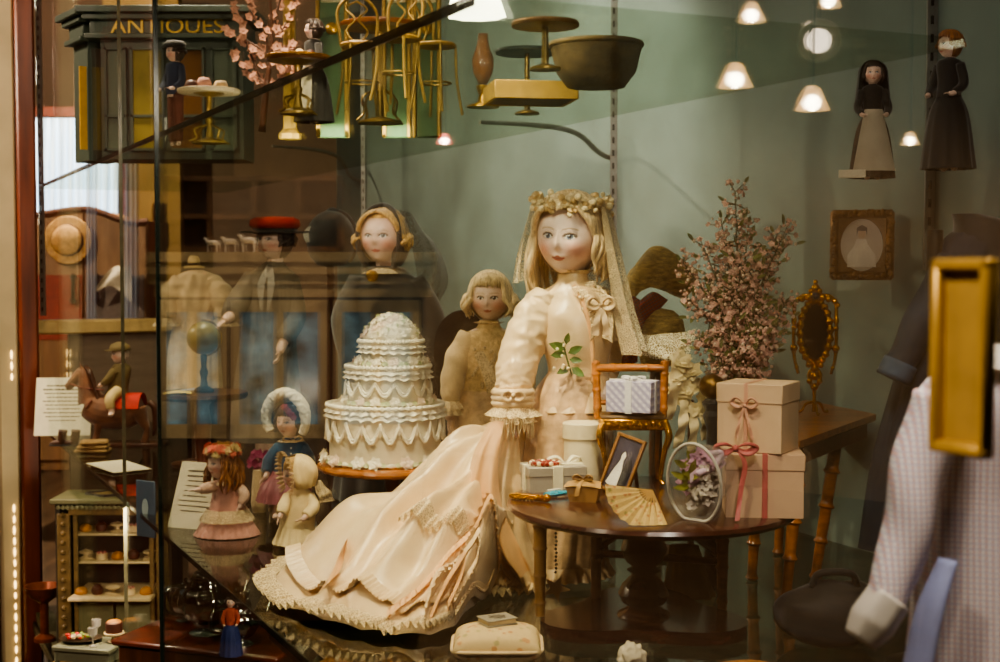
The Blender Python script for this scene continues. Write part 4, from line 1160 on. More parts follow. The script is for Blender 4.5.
for k, (r, z0, z1) in enumerate(tiers):
    c = V(((393-386-(0, 3, 6)[k])*-u, 0, 0))
    b = B(); b.lathe([(r*.99, z0), (r, z0+.003), (r, z1-.006), (r*.99, z1-.001), (r*.96, z1), (.001, z1)], c, 64)
    T = obj('tier', b, icing, t)
    b = B(); h = z1-z0
    # piped rim: two rows of rope, swags and drops
    ruffle(b, c, r+.001, z1-.003, r+.0075, z1-.014, 30 if k == 0 else 22, .035, rows=3, scallop=.003); ruffle(b, c, r+.001, z1-.012, r+.0085, z1-.024, 30 if k == 0 else 22, .035, rows=3, scallop=.004)
    for zq, rr_ in ((z1-.001, .0040),):
        n = 56
        b.tube([c+V(((r+.003)*math.cos(2*PI*q/n), (r+.003)*math.sin(2*PI*q/n), zq+(.0016*math.sin(q*PI) if zq < z1-.005 else 0))) for q in range(n+1)], [rr_], 7, n*4, fold=lambda an, q: 1+.35*math.sin(q*2*PI*n))
    ns = 20 if k == 0 else 14
    for q in range(ns):
        a0, a1 = 2*PI*q/ns, 2*PI*(q+1)/ns
        for dr, zo in ((.004, 0), (.006, -.005)):
            pts = [c+V(((r+dr)*math.cos(a0+(a1-a0)*s/8), (r+dr)*math.sin(a0+(a1-a0)*s/8), z1-.026+zo-(h*.30)*math.sin(PI*s/8))) for s in range(9)]
            b.tube(pts, [.0016, .0026, .0034, .0026, .0016], 6, 16, fold=lambda an, q: 1+.25*math.sin(q*60))
        if k == 0:
            pts = [c+V(((r+.004)*math.cos(a0), (r+.004)*math.sin(a0), z1-.026-s*.006)) for s in range(5)]
            b.tube(pts, [.003, .0042, .0035, .002], 6, 10)
    obj('piped_swag', b, icing2, T, 180)
    b = B(); n = 44
    b.tube([c+V(((r+.003)*math.cos(2*PI*q/n), (r+.003)*math.sin(2*PI*q/n), z0+.003)) for q in range(n+1)], [.0042], 7, n*4, fold=lambda an, q: 1+.35*math.sin(q*2*PI*n)); obj('piped_border', b, icing2, T, 180)
rng = random.Random(5)
parts_ = [o for o in t.children if o.name.startswith('tier')]
for k, (r, z0, z1) in enumerate(tiers):
    c = V(((393-386-(0, 3, 6)[k])*-u, 0, 0)); b = B(); pk = B(); lf = B()
    n = (15, 14, 12)[k]
    for q in range(n):
        a = 2*PI*q/n+.2*rng.random(); b = B()
        rad = r+.012 if k == 0 else r+.010
        p = c+V((rad*math.cos(a), rad*math.sin(a), z0+.009))
        b.rose(p, .0145 if k == 0 else .0112, V((math.cos(a), math.sin(a), .5)))
        b.m = 1
        for s in (-1, 1): b.leaf(p+V((-math.sin(a)*s*.008, math.cos(a)*s*.008, -.003)), (-math.sin(a)*s, math.cos(a)*s, .1), .014, .009, V((math.cos(a), math.sin(a), .4)))
        obj('icing_rose', b, [icing2 if q % 3 else pinkic, sagem], parts_[k], 60)
c = V((-1*u, 0, 0)); zb = tiers[2][2]; r0 = 29*u
b = B(); b.lathe([(r0, zb-.002), (r0*.94, zb+.016), (r0*.64, zb+.034), (r0*.25, zb+.043), (.001, zb+.045)], c, 32); dome = obj('rose_dome', b, icing2, t, 180)
for q in range(50):
    f = q/50; a = q*2.39996; rad = r0*math.sqrt(1-f*.98); z = zb+.044*f**.8; b = B()
    p = c+V((rad*math.cos(a), rad*math.sin(a), z))
    b.rose(p, .0118, V((math.cos(a), math.sin(a), .3+f)))
    if q % 2: b.m = 1; b.leaf(p+V((0, 0, .003)), (math.cos(a+1), math.sin(a+1), .4), .012, .008, V((math.cos(a), math.sin(a), .4)))
    obj('icing_rose', b, [icing2 if q % 4 else pinkic, sagem], dome, 60)

# ---------------------------------------------------------------- dark round table in front
D = 1.90; ZT = .177
L = Lc(654, 655, D, 0); u = L.u
TC = L.base+V((0, .045, 0)); TR = .204; TE_ = 1.13
t = thing('pedestal_table', 'dark round pedestal table piled with wedding gifts', 'table', TC)
b = B(); b.lathe([(.001, ZT-.014), (TR*.92, ZT-.016), (TR*.97, ZT-.013), (TR, ZT-.007), (TR*.99, ZT-.002), (TR*.96, ZT), (.001, ZT)], n=96, sy=TE_); obj('tabletop', b, mahog2, t)
b = B()
b.lathe([(.05, ZT-.016), (.045, ZT-.03), (.024, ZT-.038), (.028, ZT-.05), (.033, ZT-.065), (.026, ZT-.082), (.016, ZT-.09), (.024, ZT-.095), (.016, ZT-.10), (.030, ZT-.115), (.036, ZT-.128), (.030, ZT-.14), (.02, ZT-.146), (.036, ZT-.155), (.04, ZT-.163), (.045, .008), (.045, .005)], V((-.012, -.02, 0)), 36); obj('turned_pedestal', b, mahog, t)
b = B(); pl = []
for k in range(36):
    a = 2*PI*k/36; r = .128+.028*math.cos(3*(a-.6)); pl.append((r*math.cos(a), r*math.sin(a)))
b.prism(pl, .018, Matrix.Translation((-.012, -.0, .0095)) @ Matrix.Rotation(R(90), 4, 'X')); obj('plinth', b, mahog, t)
lx = lambda px, dy: P(px, 600, TC.y+dy).x-TC.x
tb = lambda px, dy: V((lx(px, dy), dy, 0))
pale = mat('pale worn wood', '#b98a4c', .4, var=.25, scale=16, stretch=(4, 4, .5))
LG = [(540, -.03, pale), (596, .08, brownw), (722, .02, bamboo)]
for px, dy, m in LG:
    b = B(); p = tb(px, dy)
    b.tube([p+V((0, 0, z)) for z in (ZT-.018, .12, .07, .0195 if px == 540 else .001)], [.0095, .009, .008, .0065], 12, 40, fold=lambda a, q: 1+.22*(abs((q*4) % 1-.5) < .035))
    obj('leg', b, m, t)
b = B(); a, c = tb(596, .08), tb(722, .02)
for z in (.085,): b.tube([a+V((0, 0, z)), c+V((0, 0, z))], [.0055], 8)
b.tube([a.lerp(c, .55)+V((0, 0, .15)), c+V((0, 0, .09))], [.0045], 8)
b.tube([a.lerp(c, .45)+V((0, 0, .15)), a+V((0, 0, .09))], [.0045], 8)
obj('stretcher', b, brownw, t)
# chain with a star hanging below the rim
ch = P(556, 538, 1.93)
t = thing('star_pendant', 'dark beaded chain with star pendant hanging below the round table rim', 'necklace', (ch.x, ch.y, 0))
b = B()
for k in range(16): b.ball((.0006*math.sin(k*2), 0, .16-.0055*k), .0022, 1)
obj('chain', b, darkm, t)
b = B(); st = []
for k in range(10):
    a = PI/2+k*PI/5; r = .021 if k % 2 == 0 else .008; st.append((r*math.cos(a), r*math.sin(a)))
b.prism(st, .004, Matrix.Translation((.0, 0, .055)) @ Matrix.Rotation(R(25), 4, 'Y')); obj('star', b, mat('pale mother of pearl', '#c9a878', .4, var=.1), t)

# ---------------------------------------------------------------- gifts on the round table
def onT(px, py): return F(px, py, ZT)
ribw = mat('cream satin ribbon', '#e6dcbc', .4, var=.06, scale=40)
greyb = mat('grey gift paper', '#a79d8e', .5, var=.06, scale=30)
def giftbox(name, label, base, w, d, h, rz, m, rib, lidh=0, rw=.014, cat='gift box', bow=True, along=True, ribm=None, rx=0):
    t = thing(name, label, cat, base, rz)
    b = B()
    if lidh:
        b.box((0, 0, (h-lidh)/2), (w*.965, d*.965, h-lidh)); obj('box', b, m, t)
        b = B(); b.box((0, 0, h-lidh/2), (w, d, lidh), bev=.0012); obj('lid', b, m, t)
    else:
        b.box((0, 0, h/2), (w, d, h), bev=.0012); obj('box', b, m, t)
    if rib:
        b = B(); e = .0012
        b.box((rx, 0, h/2), (rw, d+2*e, h+2*e), bev=.0004)
        if along: b.box((0, 0, h/2), (w+2*e, rw, h+2*e), bev=.0004)
        obj('ribbon', b, ribm or ribw, t)
    if bow:
        b = B(); k = rw*1.3
        for s in (-1, 1):
            for q in (0, 1):
                dx, dy = (s, .25) if q == 0 else (s*.35, -.9)
                b.tube([(rx, 0, h+.002), (rx+dx*k*.7, dy*k*.7, h+k*.45), (rx+dx*k*1.35, dy*k*1.35, h+k*.35), (rx+dx*k*.8, dy*k*.8, h+k*.08), (rx, 0, h+.003)], [k*.12, k*.36, k*.42, k*.36, k*.12], 8, 20, flat=.3)
        b.ball((rx, 0, h+k*.2), k*.25, 1); obj('bow', b, ribm or ribw, t, 180)
    return t
p = V((P(553, 486, 2.045).x, 2.045, ZT))
t = giftbox('gift_box', 'flat grey gift box with cream ribbon and ring of red beads on its lid', p, .088, .062, .036, R(12), greyb, True, .014, .015, bow=False)
b = B()
for s in (-1, 1): b.tube([(.02, 0, .035), (.02+s*.012, .008, .046), (.02+s*.024, .010, .042), (.02+s*.014, .004, .036), (.02, 0, .036)], [.002, .005, .006, .005, .002], 8, flat=.35)
obj('bow', b, ribw, t, 180)
q = t.location+Matrix.Rotation(R(12), 3, 'Z') @ V((-.014, -.006, .0355))
t = thing('bead_garland', 'ring of dark red and cream beads lying on the grey gift box', 'garland', q)
b = B(); b2 = B()
for k in range(22):
    a = 2*PI*k/22; (b if k % 3 else b2).ball((.021*math.cos(a), .014*math.sin(a), .004), .0042, 1)
    b.ball((.013*math.cos(a), .009*math.sin(a), .004), .003, 1)
obj('red_bead', b, mat('garnet bead', '#8c1f1a', .25, var=.2, coat=.5), t); obj('cream_bead', b2, waxf, t)
# round white box behind
p = V((P(583, 466, 2.13).x, 2.125, ZT))
t = thing('round_box', 'round cream hat box behind the grey gift box', 'box', p)
b = B(); b.lathe([(.030, 0), (.030, .075), (.001, .075)], n=40); obj('box', b, mat('cream card', '#dccdaa', .7, var=.05), t)
b = B(); b.lathe([(.032, .066), (.032, .088), (.030, .090), (.001, .090)], n=40); obj('lid', b, mat('cream card', '#dccdaa'), t)
# gilt chair with lavender gift
p = V((P(632, 484, 2.10).x, 2.07, ZT))
t = thing('gilt_chair', 'miniature gilt chair with bamboo back standing on the round table', 'chair', p+V((0, .03, 0)))
Lg = Lc(632, 483, p.y+.03, ZT); u = Lg.u
zs = Lg.p(0, 414).z
b = B(); b.box((0, 0, zs-.003), (.098, .062, .008), bev=.003); obj('seat', b, mat('dark caned seat', '#5a4022', .6, var=.2), t)
b = B(); b.box((0, -.030, zs-.013), (.094, .006, .017), bev=.002)
for k in range(9): b.ball((-.038+.0095*k, -.034, zs-.013+.002*math.sin(k*2)), (.005, .003, .005), 1)
b.box((-.047, 0, zs-.013), (.006, .055, .015), bev=.002); b.box((.047, 0, zs-.013), (.006, .055, .015), bev=.002)
obj('gilt_apron', b, gold, t)
for s in (-1, 1):
    b = B(); b.tube([V((s*.046, -.028, zs-.006)), V((s*.052, -.033, zs-.03)), V((s*.045, -.031, zs-.055)), V((s*.040, -.030, .012)), V((s*.044, -.034, .003))], [.005, .0055, .0042, .0032, .0038], 10); obj('leg', b, gold, t)
    b = B(); b.tube([V((s*.044, .028, zs)), V((s*.041, .030, .04)), V((s*.043, .034, .001))], [.004, .0036, .0034], 10); obj('leg', b, bamboo, t)
    b = B(); zt_ = Lg.p(0, 366).z
    b.tube([V((s*.050, .030, zs-.01)), V((s*.052, .033, (zs+zt_)/2)), V((s*.053, .036, zt_))], [.0062, .006, .0062], 12, 40, fold=lambda a, q: 1+.16*(abs((q*3.2) % 1-.5) < .07)); b.ball((s*.053, .036, zt_+.002), (.0075, .0075, .005), 1)
    obj('back_post', b, bamboo, t)
b = B(); b.tube([V((-.052, .034, zt_-.006)), V((0, .036, zt_-.005)), V((.052, .034, zt_-.006))], [.006], 12, 40, fold=lambda a, q: 1+.18*(abs((q*2) % 1-.5) < .05)); b.tube([V((-.05, .033, zs+.014)), V((.05, .033, zs+.014))], [.004], 8); obj('back_rail', b, bamboo, t)
lav = checkmat('lavender check paper', '#dcd4de', '#a29bb8', '#aaa2bc', 36, R(45), .6)
gp = p+V((0, .03, zs+.005))
t = giftbox('gift_box', 'lavender checked gift box with white bow sitting on the gilt chair', gp+V((.0, -.011, 0)), .070, .052, .047, R(-22), lav, True, 0, .010, ribm=mat('white ribbon', '#dedad8', .4, var=.04))
# wedding photograph in its leaning frame
p = onT(612, 493)
t = thing('photo_frame', 'small leaning framed photograph of a bride and groom', 'picture frame', p, R(-38))
M_ = Matrix.Rotation(R(-17), 4, 'X') @ Matrix.Rotation(R(13), 4, 'Y')
w, h = .046, .082
b = B()
for cx, cz, dx, dz in ((-w/2, h/2, .005, h+.005), (w/2, h/2, .005, h+.005), (0, 0, w, .005), (0, h, w, .005)): b.box((0, 0, 0), (dx, .006, dz), M=M_ @ Matrix.Translation((cx, 0, cz+.0025)), bev=.001)
obj('frame', b, mat('light oak frame', '#8a5f33', .4, var=.2, scale=30), t)
b = B(); b.box((0, 0, 0), (w, .002, h), M=M_ @ Matrix.Translation((0, .001, h/2+.002))); ph = obj('photograph', b, mat('navy print', '#3a3646', .4, var=.25, scale=50), t)
b = B()
b.prism([(-.012, .006), (.004, .006), (.004, .03), (.001, .046), (.003, .053), (-.001, .059), (-.005, .053), (-.004, .046), (-.010, .03), (-.016, .008)], .0008, M_ @ Matrix.Translation((-.001, -.0010, .004))); obj('printed_bride', b, mat('print white', '#d6cfc4', .5, var=.06), ph)
b = B()
b.prism([(.004, .006), (.016, .006), (.017, .04), (.013, .05), (.008, .05), (.005, .04)], .0006, M_ @ Matrix.Translation((0, -.0008, .004))); obj('printed_groom', b, mat('print black', '#14121a', .4, var=.1), ph)
b = B(); b.tube([M_ @ V((.01, .004, .06)), V((.012, .05, .001))], [.004, .003], 6, flat=.4); obj('strut', b, brownw, t)
# tan basket box with a cloth bow
p = onT(585, 503)
t = thing('basket', 'little tan box with flared sides and tied cloth top in front of the photograph', 'basket', p+V((0, .018, 0)), R(-14))
tanb = mat('tan paper', '#a9804e', .7, var=.15, scale=40)
b = B(); rows = []
for z, k in ((0, .78), (.022, 1.0)):
    rows.append([V((sx*.024*k, sy*.016*k, z)) for sx, sy in ((-1, -1), (1, -1), (1, 1), (-1, 1))])
b.grid(rows, True); b.f.append([0, 1, 2, 3]); b.mi.append(0); b.f.append([4, 5, 6, 7]); b.mi.append(0); obj('box', b, tanb, t, 20)
b = B(); sheet(b, [[V((-.027, -.018, .021)), V((0, -.019, .024)), V((.027, -.018, .021))], [V((-.024, 0, .026)), V((0, 0, .031)), V((.024, 0, .027))], [V((-.027, .018, .022)), V((0, .019, .024)), V((.027, .018, .022))]], 16, 16, .0012, 2); obj('cloth_top', b, mat('tan cloth', '#b58d58', .8, var=.15, scale=40), t, 180)
b = B()
for s in (-1, 1): b.tube([V((0, -.006, .031)), V((s*.008, -.010, .038)), V((s*.013, -.010, .034)), V((0, -.007, .031))], [.002, .004, .004, .002], 8, flat=.4)
b.ribbon([V((0, -.006, .032)), V((-.004, -.020, .024)), V((-.007, -.0225, .010))], [.004, .006, .006], V((1, 0, 0))); obj('bow', b, mat('tan cloth', '#b58d58'), t, 180)
# paper fan
p = onT(632, 526)
t = thing('paper_fan', 'open pleated cream paper fan with painted flowers propped at the table edge', 'fan', p, R(8))
b = B(); n = 18; rows = [[], []]
tl = R(52); pv = (.034, .050)
def fan_pt(r, a, h): 
    x, q = pv[0]+r*math.cos(a), pv[1]+r*math.sin(a)
    return V((x, q*math.cos(tl)-h*math.sin(tl), max(.0012, q*math.sin(tl)+h*math.cos(tl))))
for k in range(n+1):
    a = R(170)+R(112)*k/n; h = .0035*(k % 2)
    rows[0].append(fan_pt(.018, a, h*.4)); rows[1].append(fan_pt(.062 if k < n*.45 else .062-.012*(k/n-.45), a, h))
b.grid(rows); obj('leaf', b, printmat('painted fan paper', '#d8b878', '#b0623c', '#8a8a4a', 110), t, 20)
b = B()
for k in range(0, n+1, 2): b.tube([fan_pt(.0, 0, -.001), rows[1][k]*.98+V((0, .001, 0))], [.0014, .001], 5)
obj('rib_set', b, mat('fan ribs', '#b98f4f', .5), t)
# gold cord and turquoise piece
p = onT(528, 500)
t = thing('gold_beads', 'coiled string of yellow gold beads on the left rim of the round table', 'beads', p)
b = B()
for k in range(60):
    f = k/60; b.ball((-.024+.05*f+.004*math.sin(k*1.1), .010-.03*f+.005*math.cos(k*1.7), .0028+.002*(k % 3)), .0028, 1)
obj('strand', b, gold, t)
b = B(); b.ball((.026, -.020, .006), (.006, .005, .006), 2); obj('clasp', b, gold, t)
p = onT(556, 497)
t = thing('turquoise_fan', 'small turquoise and white trinket between the beads and the tan basket', 'trinket', p, R(18))
b = B(); b.tube([V((-.018, -.003, .004)), V((0, 0, .005)), V((.018, .004, .005))], [.005, .0065, .004], 8, 16, flat=.7, fold=lambda a, q: 1+.15*math.sin(40*q)); obj('turquoise_roll', b, mat('turquoise', '#2f9db8', .4, var=.25, scale=90), t)
b = B(); b.tube([V((-.013, .001, .009)), V((.008, .004, .010))], [.0025, .002], 6); obj('white_tip', b, white, t)
# bouquet in clear wrap
p = onT(692, 521)
t = thing('wrapped_bouquet', 'lilac and green flower bouquet in a clear paper cone lying against the cream boxes', 'bouquet', p)
u = p.y/FPX
def q3(x, y, dy): return P(x, y, p.y+dy)-p
ax0, ax1 = q3(694, 484, -.016), q3(732, 460, .05)
ax = (ax1-ax0).normalized(); s1 = ax.cross(V((0, 1, .35))).normalized(); s2 = s1.cross(ax)
b = B(); rows = []
for i in range(24):
    f = i/23; r = .050*(1-f)**.7+.006; c = ax0.lerp(ax1, f*1.05)
    rows.append([c+(s1*math.cos(a)+s2*math.sin(a)*.72)*r for a in [2*PI*k/40 for k in range(41)]])
for k in range(len(rows)):
    for j in range(41): rows[k][j].z = max(rows[k][j].z, .0015)
b.grid(rows); cel = mat('cellophane', '#cfcac0', .12, var=.05, alpha=.28); obj('clear_wrap', b, cel, t, 180)
b = B(); b.tube([r for r in rows[0]], [.0022], 8, 80); obj('paper_rim', b, mat('white paper edge', '#d9d2c2', .6, var=.05), t, 180)
b = B()
for k in range(130):
    f = random.random()*.6; a = random.uniform(-.6, 2.6); r = .040*(1-f)*random.random()**.5
    c = ax0.lerp(ax1, f*.8)+(s1*math.cos(a)+s2*math.sin(a)*.7)*r; c.z = max(.008, c.z)
    b.petal_flower(c+V((.006, 0, .004)), .010, 5, V((-.5, -1, .3)))
lb = b; b = B()
for k in range(60):
    f = random.random()*.5; a = random.uniform(2.4, 6.0); r = .040*(1-f)*random.random()**.5
    c = ax0.lerp(ax1, f*.8)+(s1*math.cos(a)+s2*math.sin(a)*.7)*r; c.z = max(.008, c.z)
    b.petal_flower(c, .008, 5, V((-.3, -1, .4)))
obj('white_filler', b, mat('white filler petals', '#cfc2b2', .7, var=.15, scale=60), t, 60)
b = lb
obj('lilac_blossom', b, mat('lilac petals', '#c99ab4', .7, var=.2, scale=60), t, 60)
b = B()
b.tube([ax0+V((.002, -.018, .016)), ax0.lerp(ax1, .4)+V((0, -.03, .015)), ax0.lerp(ax1, .5)+V((.006, -.024, .028)), ax0.lerp(ax1, .25)+V((.0, -.026, .034))], [.004, .005, .004, .003], 8); b.ribbon([ax0+V((-.008, -.02, .01)), ax0.lerp(ax1, .5)+V((0, -.022, .02)), ax0.lerp(ax1, .9)+V((0, -.012, .012))], [.012, .014, .006], V((0, .2, 1)))
obj('white_ribbon', b, mat('lilac ribbon', '#d9bccb', .5, var=.06), t, 180)
b = B()
for k in range(26):
    f = random.random()*.6; c = ax0.lerp(ax1, f)+s1*random.uniform(-.02, .02)+V((-.012, -.006, .008)); c.z = max(.006, c.z)
    b.leaf(c, (random.uniform(-1, .3), -.3, random.uniform(-.3, 1)), .026, .009)
obj('green_leaf', b, mat('bouquet green', '#8c8a3a', .6, var=.25, scale=40), t, 60)
# two cream boxes, one on the other
blush = mat('blush card', '#d8b494', .7, var=.04, scale=20)
pinkr = mat('rose ribbon', '#c2605e', .5, var=.1, scale=40)
paler = mat('pale pink ribbon', '#d9a58c', .5, var=.1, scale=40)
D2 = 1.865
p = onT(758, 519); u = D2/FPX
hb = .072*1.28*.98
t = giftbox('cream_box', 'lower square cream box with rose ribbon on the right of the round table', V((P(758, 500, D2).x+.002, 1.80+.048, ZT)), .104, .090, .084, R(-6), blush, True, .022, .007, bow=False, along=False, ribm=pinkr, rx=-.0)
t2 = giftbox('cream_box', 'upper cream box with pale bow stacked on another box beside the gilt mirror', V((P(756, 440, D2).x, 1.80+.050, ZT+.0855)), .090, .082, .090, R(-28), mat('blush card light', '#e0c09c', .7, var=.04, scale=20), True, .026, .005, bow=False, along=False, ribm=paler, rx=-.004)
b = B(); f = -.044
for s in (-1, 1):
    b.tube([V((-.004, f, .062)), V((-.004+s*.010, f-.006, .072)), V((-.004+s*.017, f-.004, .066)), V((-.004+s*.010, f-.004, .060)), V((-.004, f-.002, .062))], [.001, .003, .004, .003, .001], 8, flat=.4)
    b.ribbon([V((-.004, f-.002, .062)), V((-.004+s*.006, f-.005, .04)), V((-.004+s*.011, f-.003, .018))], [.003, .004, .005], V((1, 0, 0)), wave=.001, waven=2)
b.ball((-.004, f-.003, .062), .003, 1); obj('front_bow', b, paler, t2, 180)
t = thing('ribbon_bow', 'loose rose pink ribbon bow between the bouquet and the two cream boxes', 'bow', V((P(735, 448, 1.79).x, 1.79, 0)))
b = B(); zq = P(735, 448, 1.79).z
for s in (-1, 1): b.tube([V((0, 0, zq)), V((s*.014, -.006, zq+.006)), V((s*.026, -.004, zq+.002)), V((s*.015, -.004, zq-.006)), V((0, -.001, zq))], [.002, .006, .007, .006, .002], 8, flat=.4)
b.ball((0, -.003, zq), .005, 1); obj('loop', b, pinkr, t, 180)
b = B(); b.ribbon([V((.002, -.002, zq)), V((.012, -.006, zq-.02)), V((.008, -.004, zq-.05)), V((.0, -.02, ZT+.003))], [.006, .007, .006], V((1, 0, 0)), wave=.001, waven=2); obj('tail', b, pinkr, t, 180)
# cushion with little silver book, in front of the train
p = F(497, 668)
t = thing('cushion', 'cream rose print cushion lying below the train at the bottom edge', 'cushion', p+V((0, .02, 0)))
b = B(); rows = []
n = 26
for sgn in (1, -1):
    g = []
    for i in range(n+1):
        r_ = []
        for j in range(n+1):
            x, y = -1+2*i/n, -1+2*j/n
            e = (max(0, 1-abs(x)**3.2)*max(0, 1-abs(y)**3.2))**.42
            r_.append(V((x*.056, y*.045, .026+sgn*.024*e)))
        g.append(r_ if sgn > 0 else r_[::-1])
    b.grid(g)
obj('cover', b, printmat('rose print cotton', '#cfb483', '#b3743f', '#97905a', 75), t, 180)
b = B(); b.tube([V((.057*math.copysign(abs(math.cos(a))**.3, math.cos(a)), .046*math.copysign(abs(math.sin(a))**.3, math.sin(a)), .026)) for a in [2*PI*k/48 for k in range(49)]], [.0025], 6, 96); obj('piping', b, creamcl, t, 180)
p2 = p+V((.000, .026, .0505))
t = thing('silver_book', 'tiny silver grey book lying on the rose print cushion', 'book', p2, R(28))
b = B(); b.box((0, 0, .004), (.040, .030, .006), bev=.001); obj('page_block', b, mat('page edges', '#c9b891', .8), t)
sil = mat('silver card', '#a39c8c', .4, metal=.3, var=.1, scale=60)
for z in (.0006, .0076): b = B(); b.box((0, 0, z), (.043, .033, .0014), bev=.0005); c_ = obj('cover', b, sil, t)
b = B(); b.prism([(.012*(1 if k % 2 == 0 else .4)*math.cos(k*PI/8), .012*(1 if k % 2 == 0 else .4)*math.sin(k*PI/8)) for k in range(16)], .001, Matrix.Translation((0, 0, .0085)) @ Matrix.Rotation(R(90), 4, 'X')); obj('star_ornament', b, mat('dark silver', '#6b665c', .4, metal=.4), c_)
p = F(634, 660)
t = thing('crumpled_cloth', 'small crumpled white cloth at the foot of the round table', 'cloth', V((P(632, 652, 1.72).x, 1.72, 0)))
b = B(); b.add(*[[V((v.x*.017*(1+.35*noise.noise(v*2.3)), v.y*.015*(1+.3*noise.noise(v*3)), .017+v.z*.017*(1+.35*noise.noise(v*2.7+V((3, 0, 0)))))) for v in ico(4)[0]], ico(4)[1]]); obj('cloth', b, mat('white cotton', '#cfc2a8', .8, var=.1), t, 180)
# ---------------------------------------------------------------- three small dolls at the left
def paper(name, label, base, w, h, tilt, rz, lines, m=None, cat='card', title=2):
    t = thing(name, label, cat, base, rz)
    M_ = Matrix.Rotation(-tilt, 4, 'X')
    b = B(); b.box((0, 0, 0), (w, .0012, h), M=M_ @ Matrix.Translation((0, 0, h/2))); sh = obj('sheet', b, m or mat('white card', '#ddd2b8', .8, var=.04), t)
    b = B(); rg = random.Random(len(label))
    for k in range(lines):
        z = h*(.86-.6*k/max(1, lines-1)); wd = w*(.5+.25*rg.random()); x = -wd/2
        while x < wd/2-.004:
            l = (w*.03+rg.random()*w*.07); l = min(l, wd/2-x)
            b.box((0, 0, 0), (l*.86, .0003, h*.016*(1.6 if k < title else 1)), M=M_ @ Matrix.Translation((x+l/2, -.0009, z))); x += l
    if lines: obj('illegible_print', b, mat('print grey', '#5a5246', .8, var=0), sh)
    return t
pinkd = mat('pink cotton', '#cf9788', .75, var=.12, scale=40, bump=.2, sheen=.3)
pinkl = mat('pale pink cotton', '#dcb8a2', .75, var=.1, scale=40)
rosep = mat('rose flower', '#d9705c', .6, var=.25, scale=60)
bluec = mat('teal blue velvet', '#1f4a68', .75, var=.2, scale=40, sheen=.4)
# pink dress doll
L = Lc(226, 535); u = L.u
t = thing('pink_doll', 'small long haired doll in pink pleated dress with coral flower crown', 'doll', L.base)
H = headframe(L.p(222, 463), 16.5*u, -48, 0, 0)
body(t, H, L.p(226, 480), [(*L.p(226, 479), 6*u, 6*u), (*L.p(227, 487), 12*u, 9*u), (*L.p(228, 505), 13*u, 11*u), (*L.p(228, 522), 12*u, 11*u)],
     [([L.p(216, 486, -.01), L.p(206, 489, -.025), L.p(197, 490, -.035), L.p(195, 490, -.037)], [3.6*u, 3.2*u, 2.4*u, 2*u], (0, 0, -1)),
      ([L.p(238, 486), L.p(244, 496, -.012), L.p(240, 506, -.022), L.p(239, 508, -.024)], [3.6*u, 3.2*u, 2.4*u, 2*u], (-1, 0, 0))],
     legs=[([L.p(222, 520), L.p(222, 533)], [4*u, 3.4*u]), ([L.p(233, 520), L.p(233, 533)], [4*u, 3.4*u])], vox=.0008, hs=9*u, eye=(.1, .08, .07), brow=(.4, .25, .12))
b = B(); b.loft([(*L.p(226, 478), 7*u, 7*u), (*L.p(227, 486), 13*u, 10*u), (*L.p(227, 500), 16*u, 13*u), (*L.p(227, 514), 19*u, 16*u)], 40, 24); obj('bodice', b, pinkd, t, 180)
b = B(); b.loft([(*L.p(227, 512), 20*u, 17*u), (*L.p(227, 522), 25*u, 21*u), (*L.p(227, 534), 31*u, 27*u)], 168, 18, fold=lambda a, q: 1+.10*q*(1-abs(((a*24/(2*PI)) % 1)*2-1))); obj('pleated_skirt', b, pinkd, t, 180)
b = B(); ruffle(b, L.p(227, 508), 20.5*u, 0, 27*u, -.022, 20, .04); obj('lace_band', b, lace, t, 180)
b = B(); ruffle(b, L.p(226, 480), 7*u, 0, 14*u, -.006, 12, .1); obj('collar', b, lace, t, 180)
for pts in ([L.p(217, 485, -.006), L.p(207, 488, -.022), L.p(200, 490, -.032)], [L.p(237, 485), L.p(244, 495, -.01), L.p(241, 504, -.02)]):
    b = B(); b.tube(pts, [5*u, 6*u, 4*u], 16, 14); obj('sleeve', b, pinkl, t, 180)
hair(t, H, ginger, 1.9, 34, 56, 14, .06, .3, .12, .6, fr=.5)
b = B(); b2 = B()
for k in range(20):
    a = 2*PI*k/20; q = H @ V((.95*math.sin(a), -.9*math.cos(a)+.05, .80+.16*math.sin(k*2.3)))
    (b if k % 2 else b2).rose(q, 6.6*u, (q-H @ V((0, 0, .2))).normalized())
obj('flower_crown', b, rosep, t, 60); obj('crown_leaf', b2, mat('cream flower', '#cbb07a', .6, var=.2), t, 60)
# blue doll in a big ruffled bonnet
L = Lc(288, 522); u = L.u
t = thing('bonnet_doll', 'seated doll in blue jacket with wide white ruffled bonnet', 'doll', L.base)
H = headframe(L.p(290, 422), 16*u, -28, 0, 0)
body(t, H, L.p(291, 438), [(*L.p(291, 437), 6*u, 6*u), (*L.p(291, 445), 14*u, 9*u), (*L.p(290, 466), 14*u, 11*u), (*L.p(288, 488), 15*u, 13*u)],
     [([L.p(279, 447), L.p(271, 462, -.01), L.p(266, 476, -.025), L.p(264, 478, -.027)], [4*u, 3.5*u, 2.8*u, 2.4*u], (1, 0, 0)), ([L.p(303, 447), L.p(308, 462, -.01), L.p(303, 476, -.025), L.p(302, 478, -.027)], [4*u, 3.5*u, 2.8*u, 2.4*u], (-1, 0, 0))],
     legs=[([L.p(280, 488, -.01), L.p(277, 494, -.05), L.p(276, 516, -.06)], [5*u, 4.5*u, 3.5*u]), ([L.p(294, 488, -.01), L.p(294, 494, -.05), L.p(294, 516, -.06)], [5*u, 4.5*u, 3.5*u])], vox=.0009, hs=10*u, eye=(.05, .04, .05))
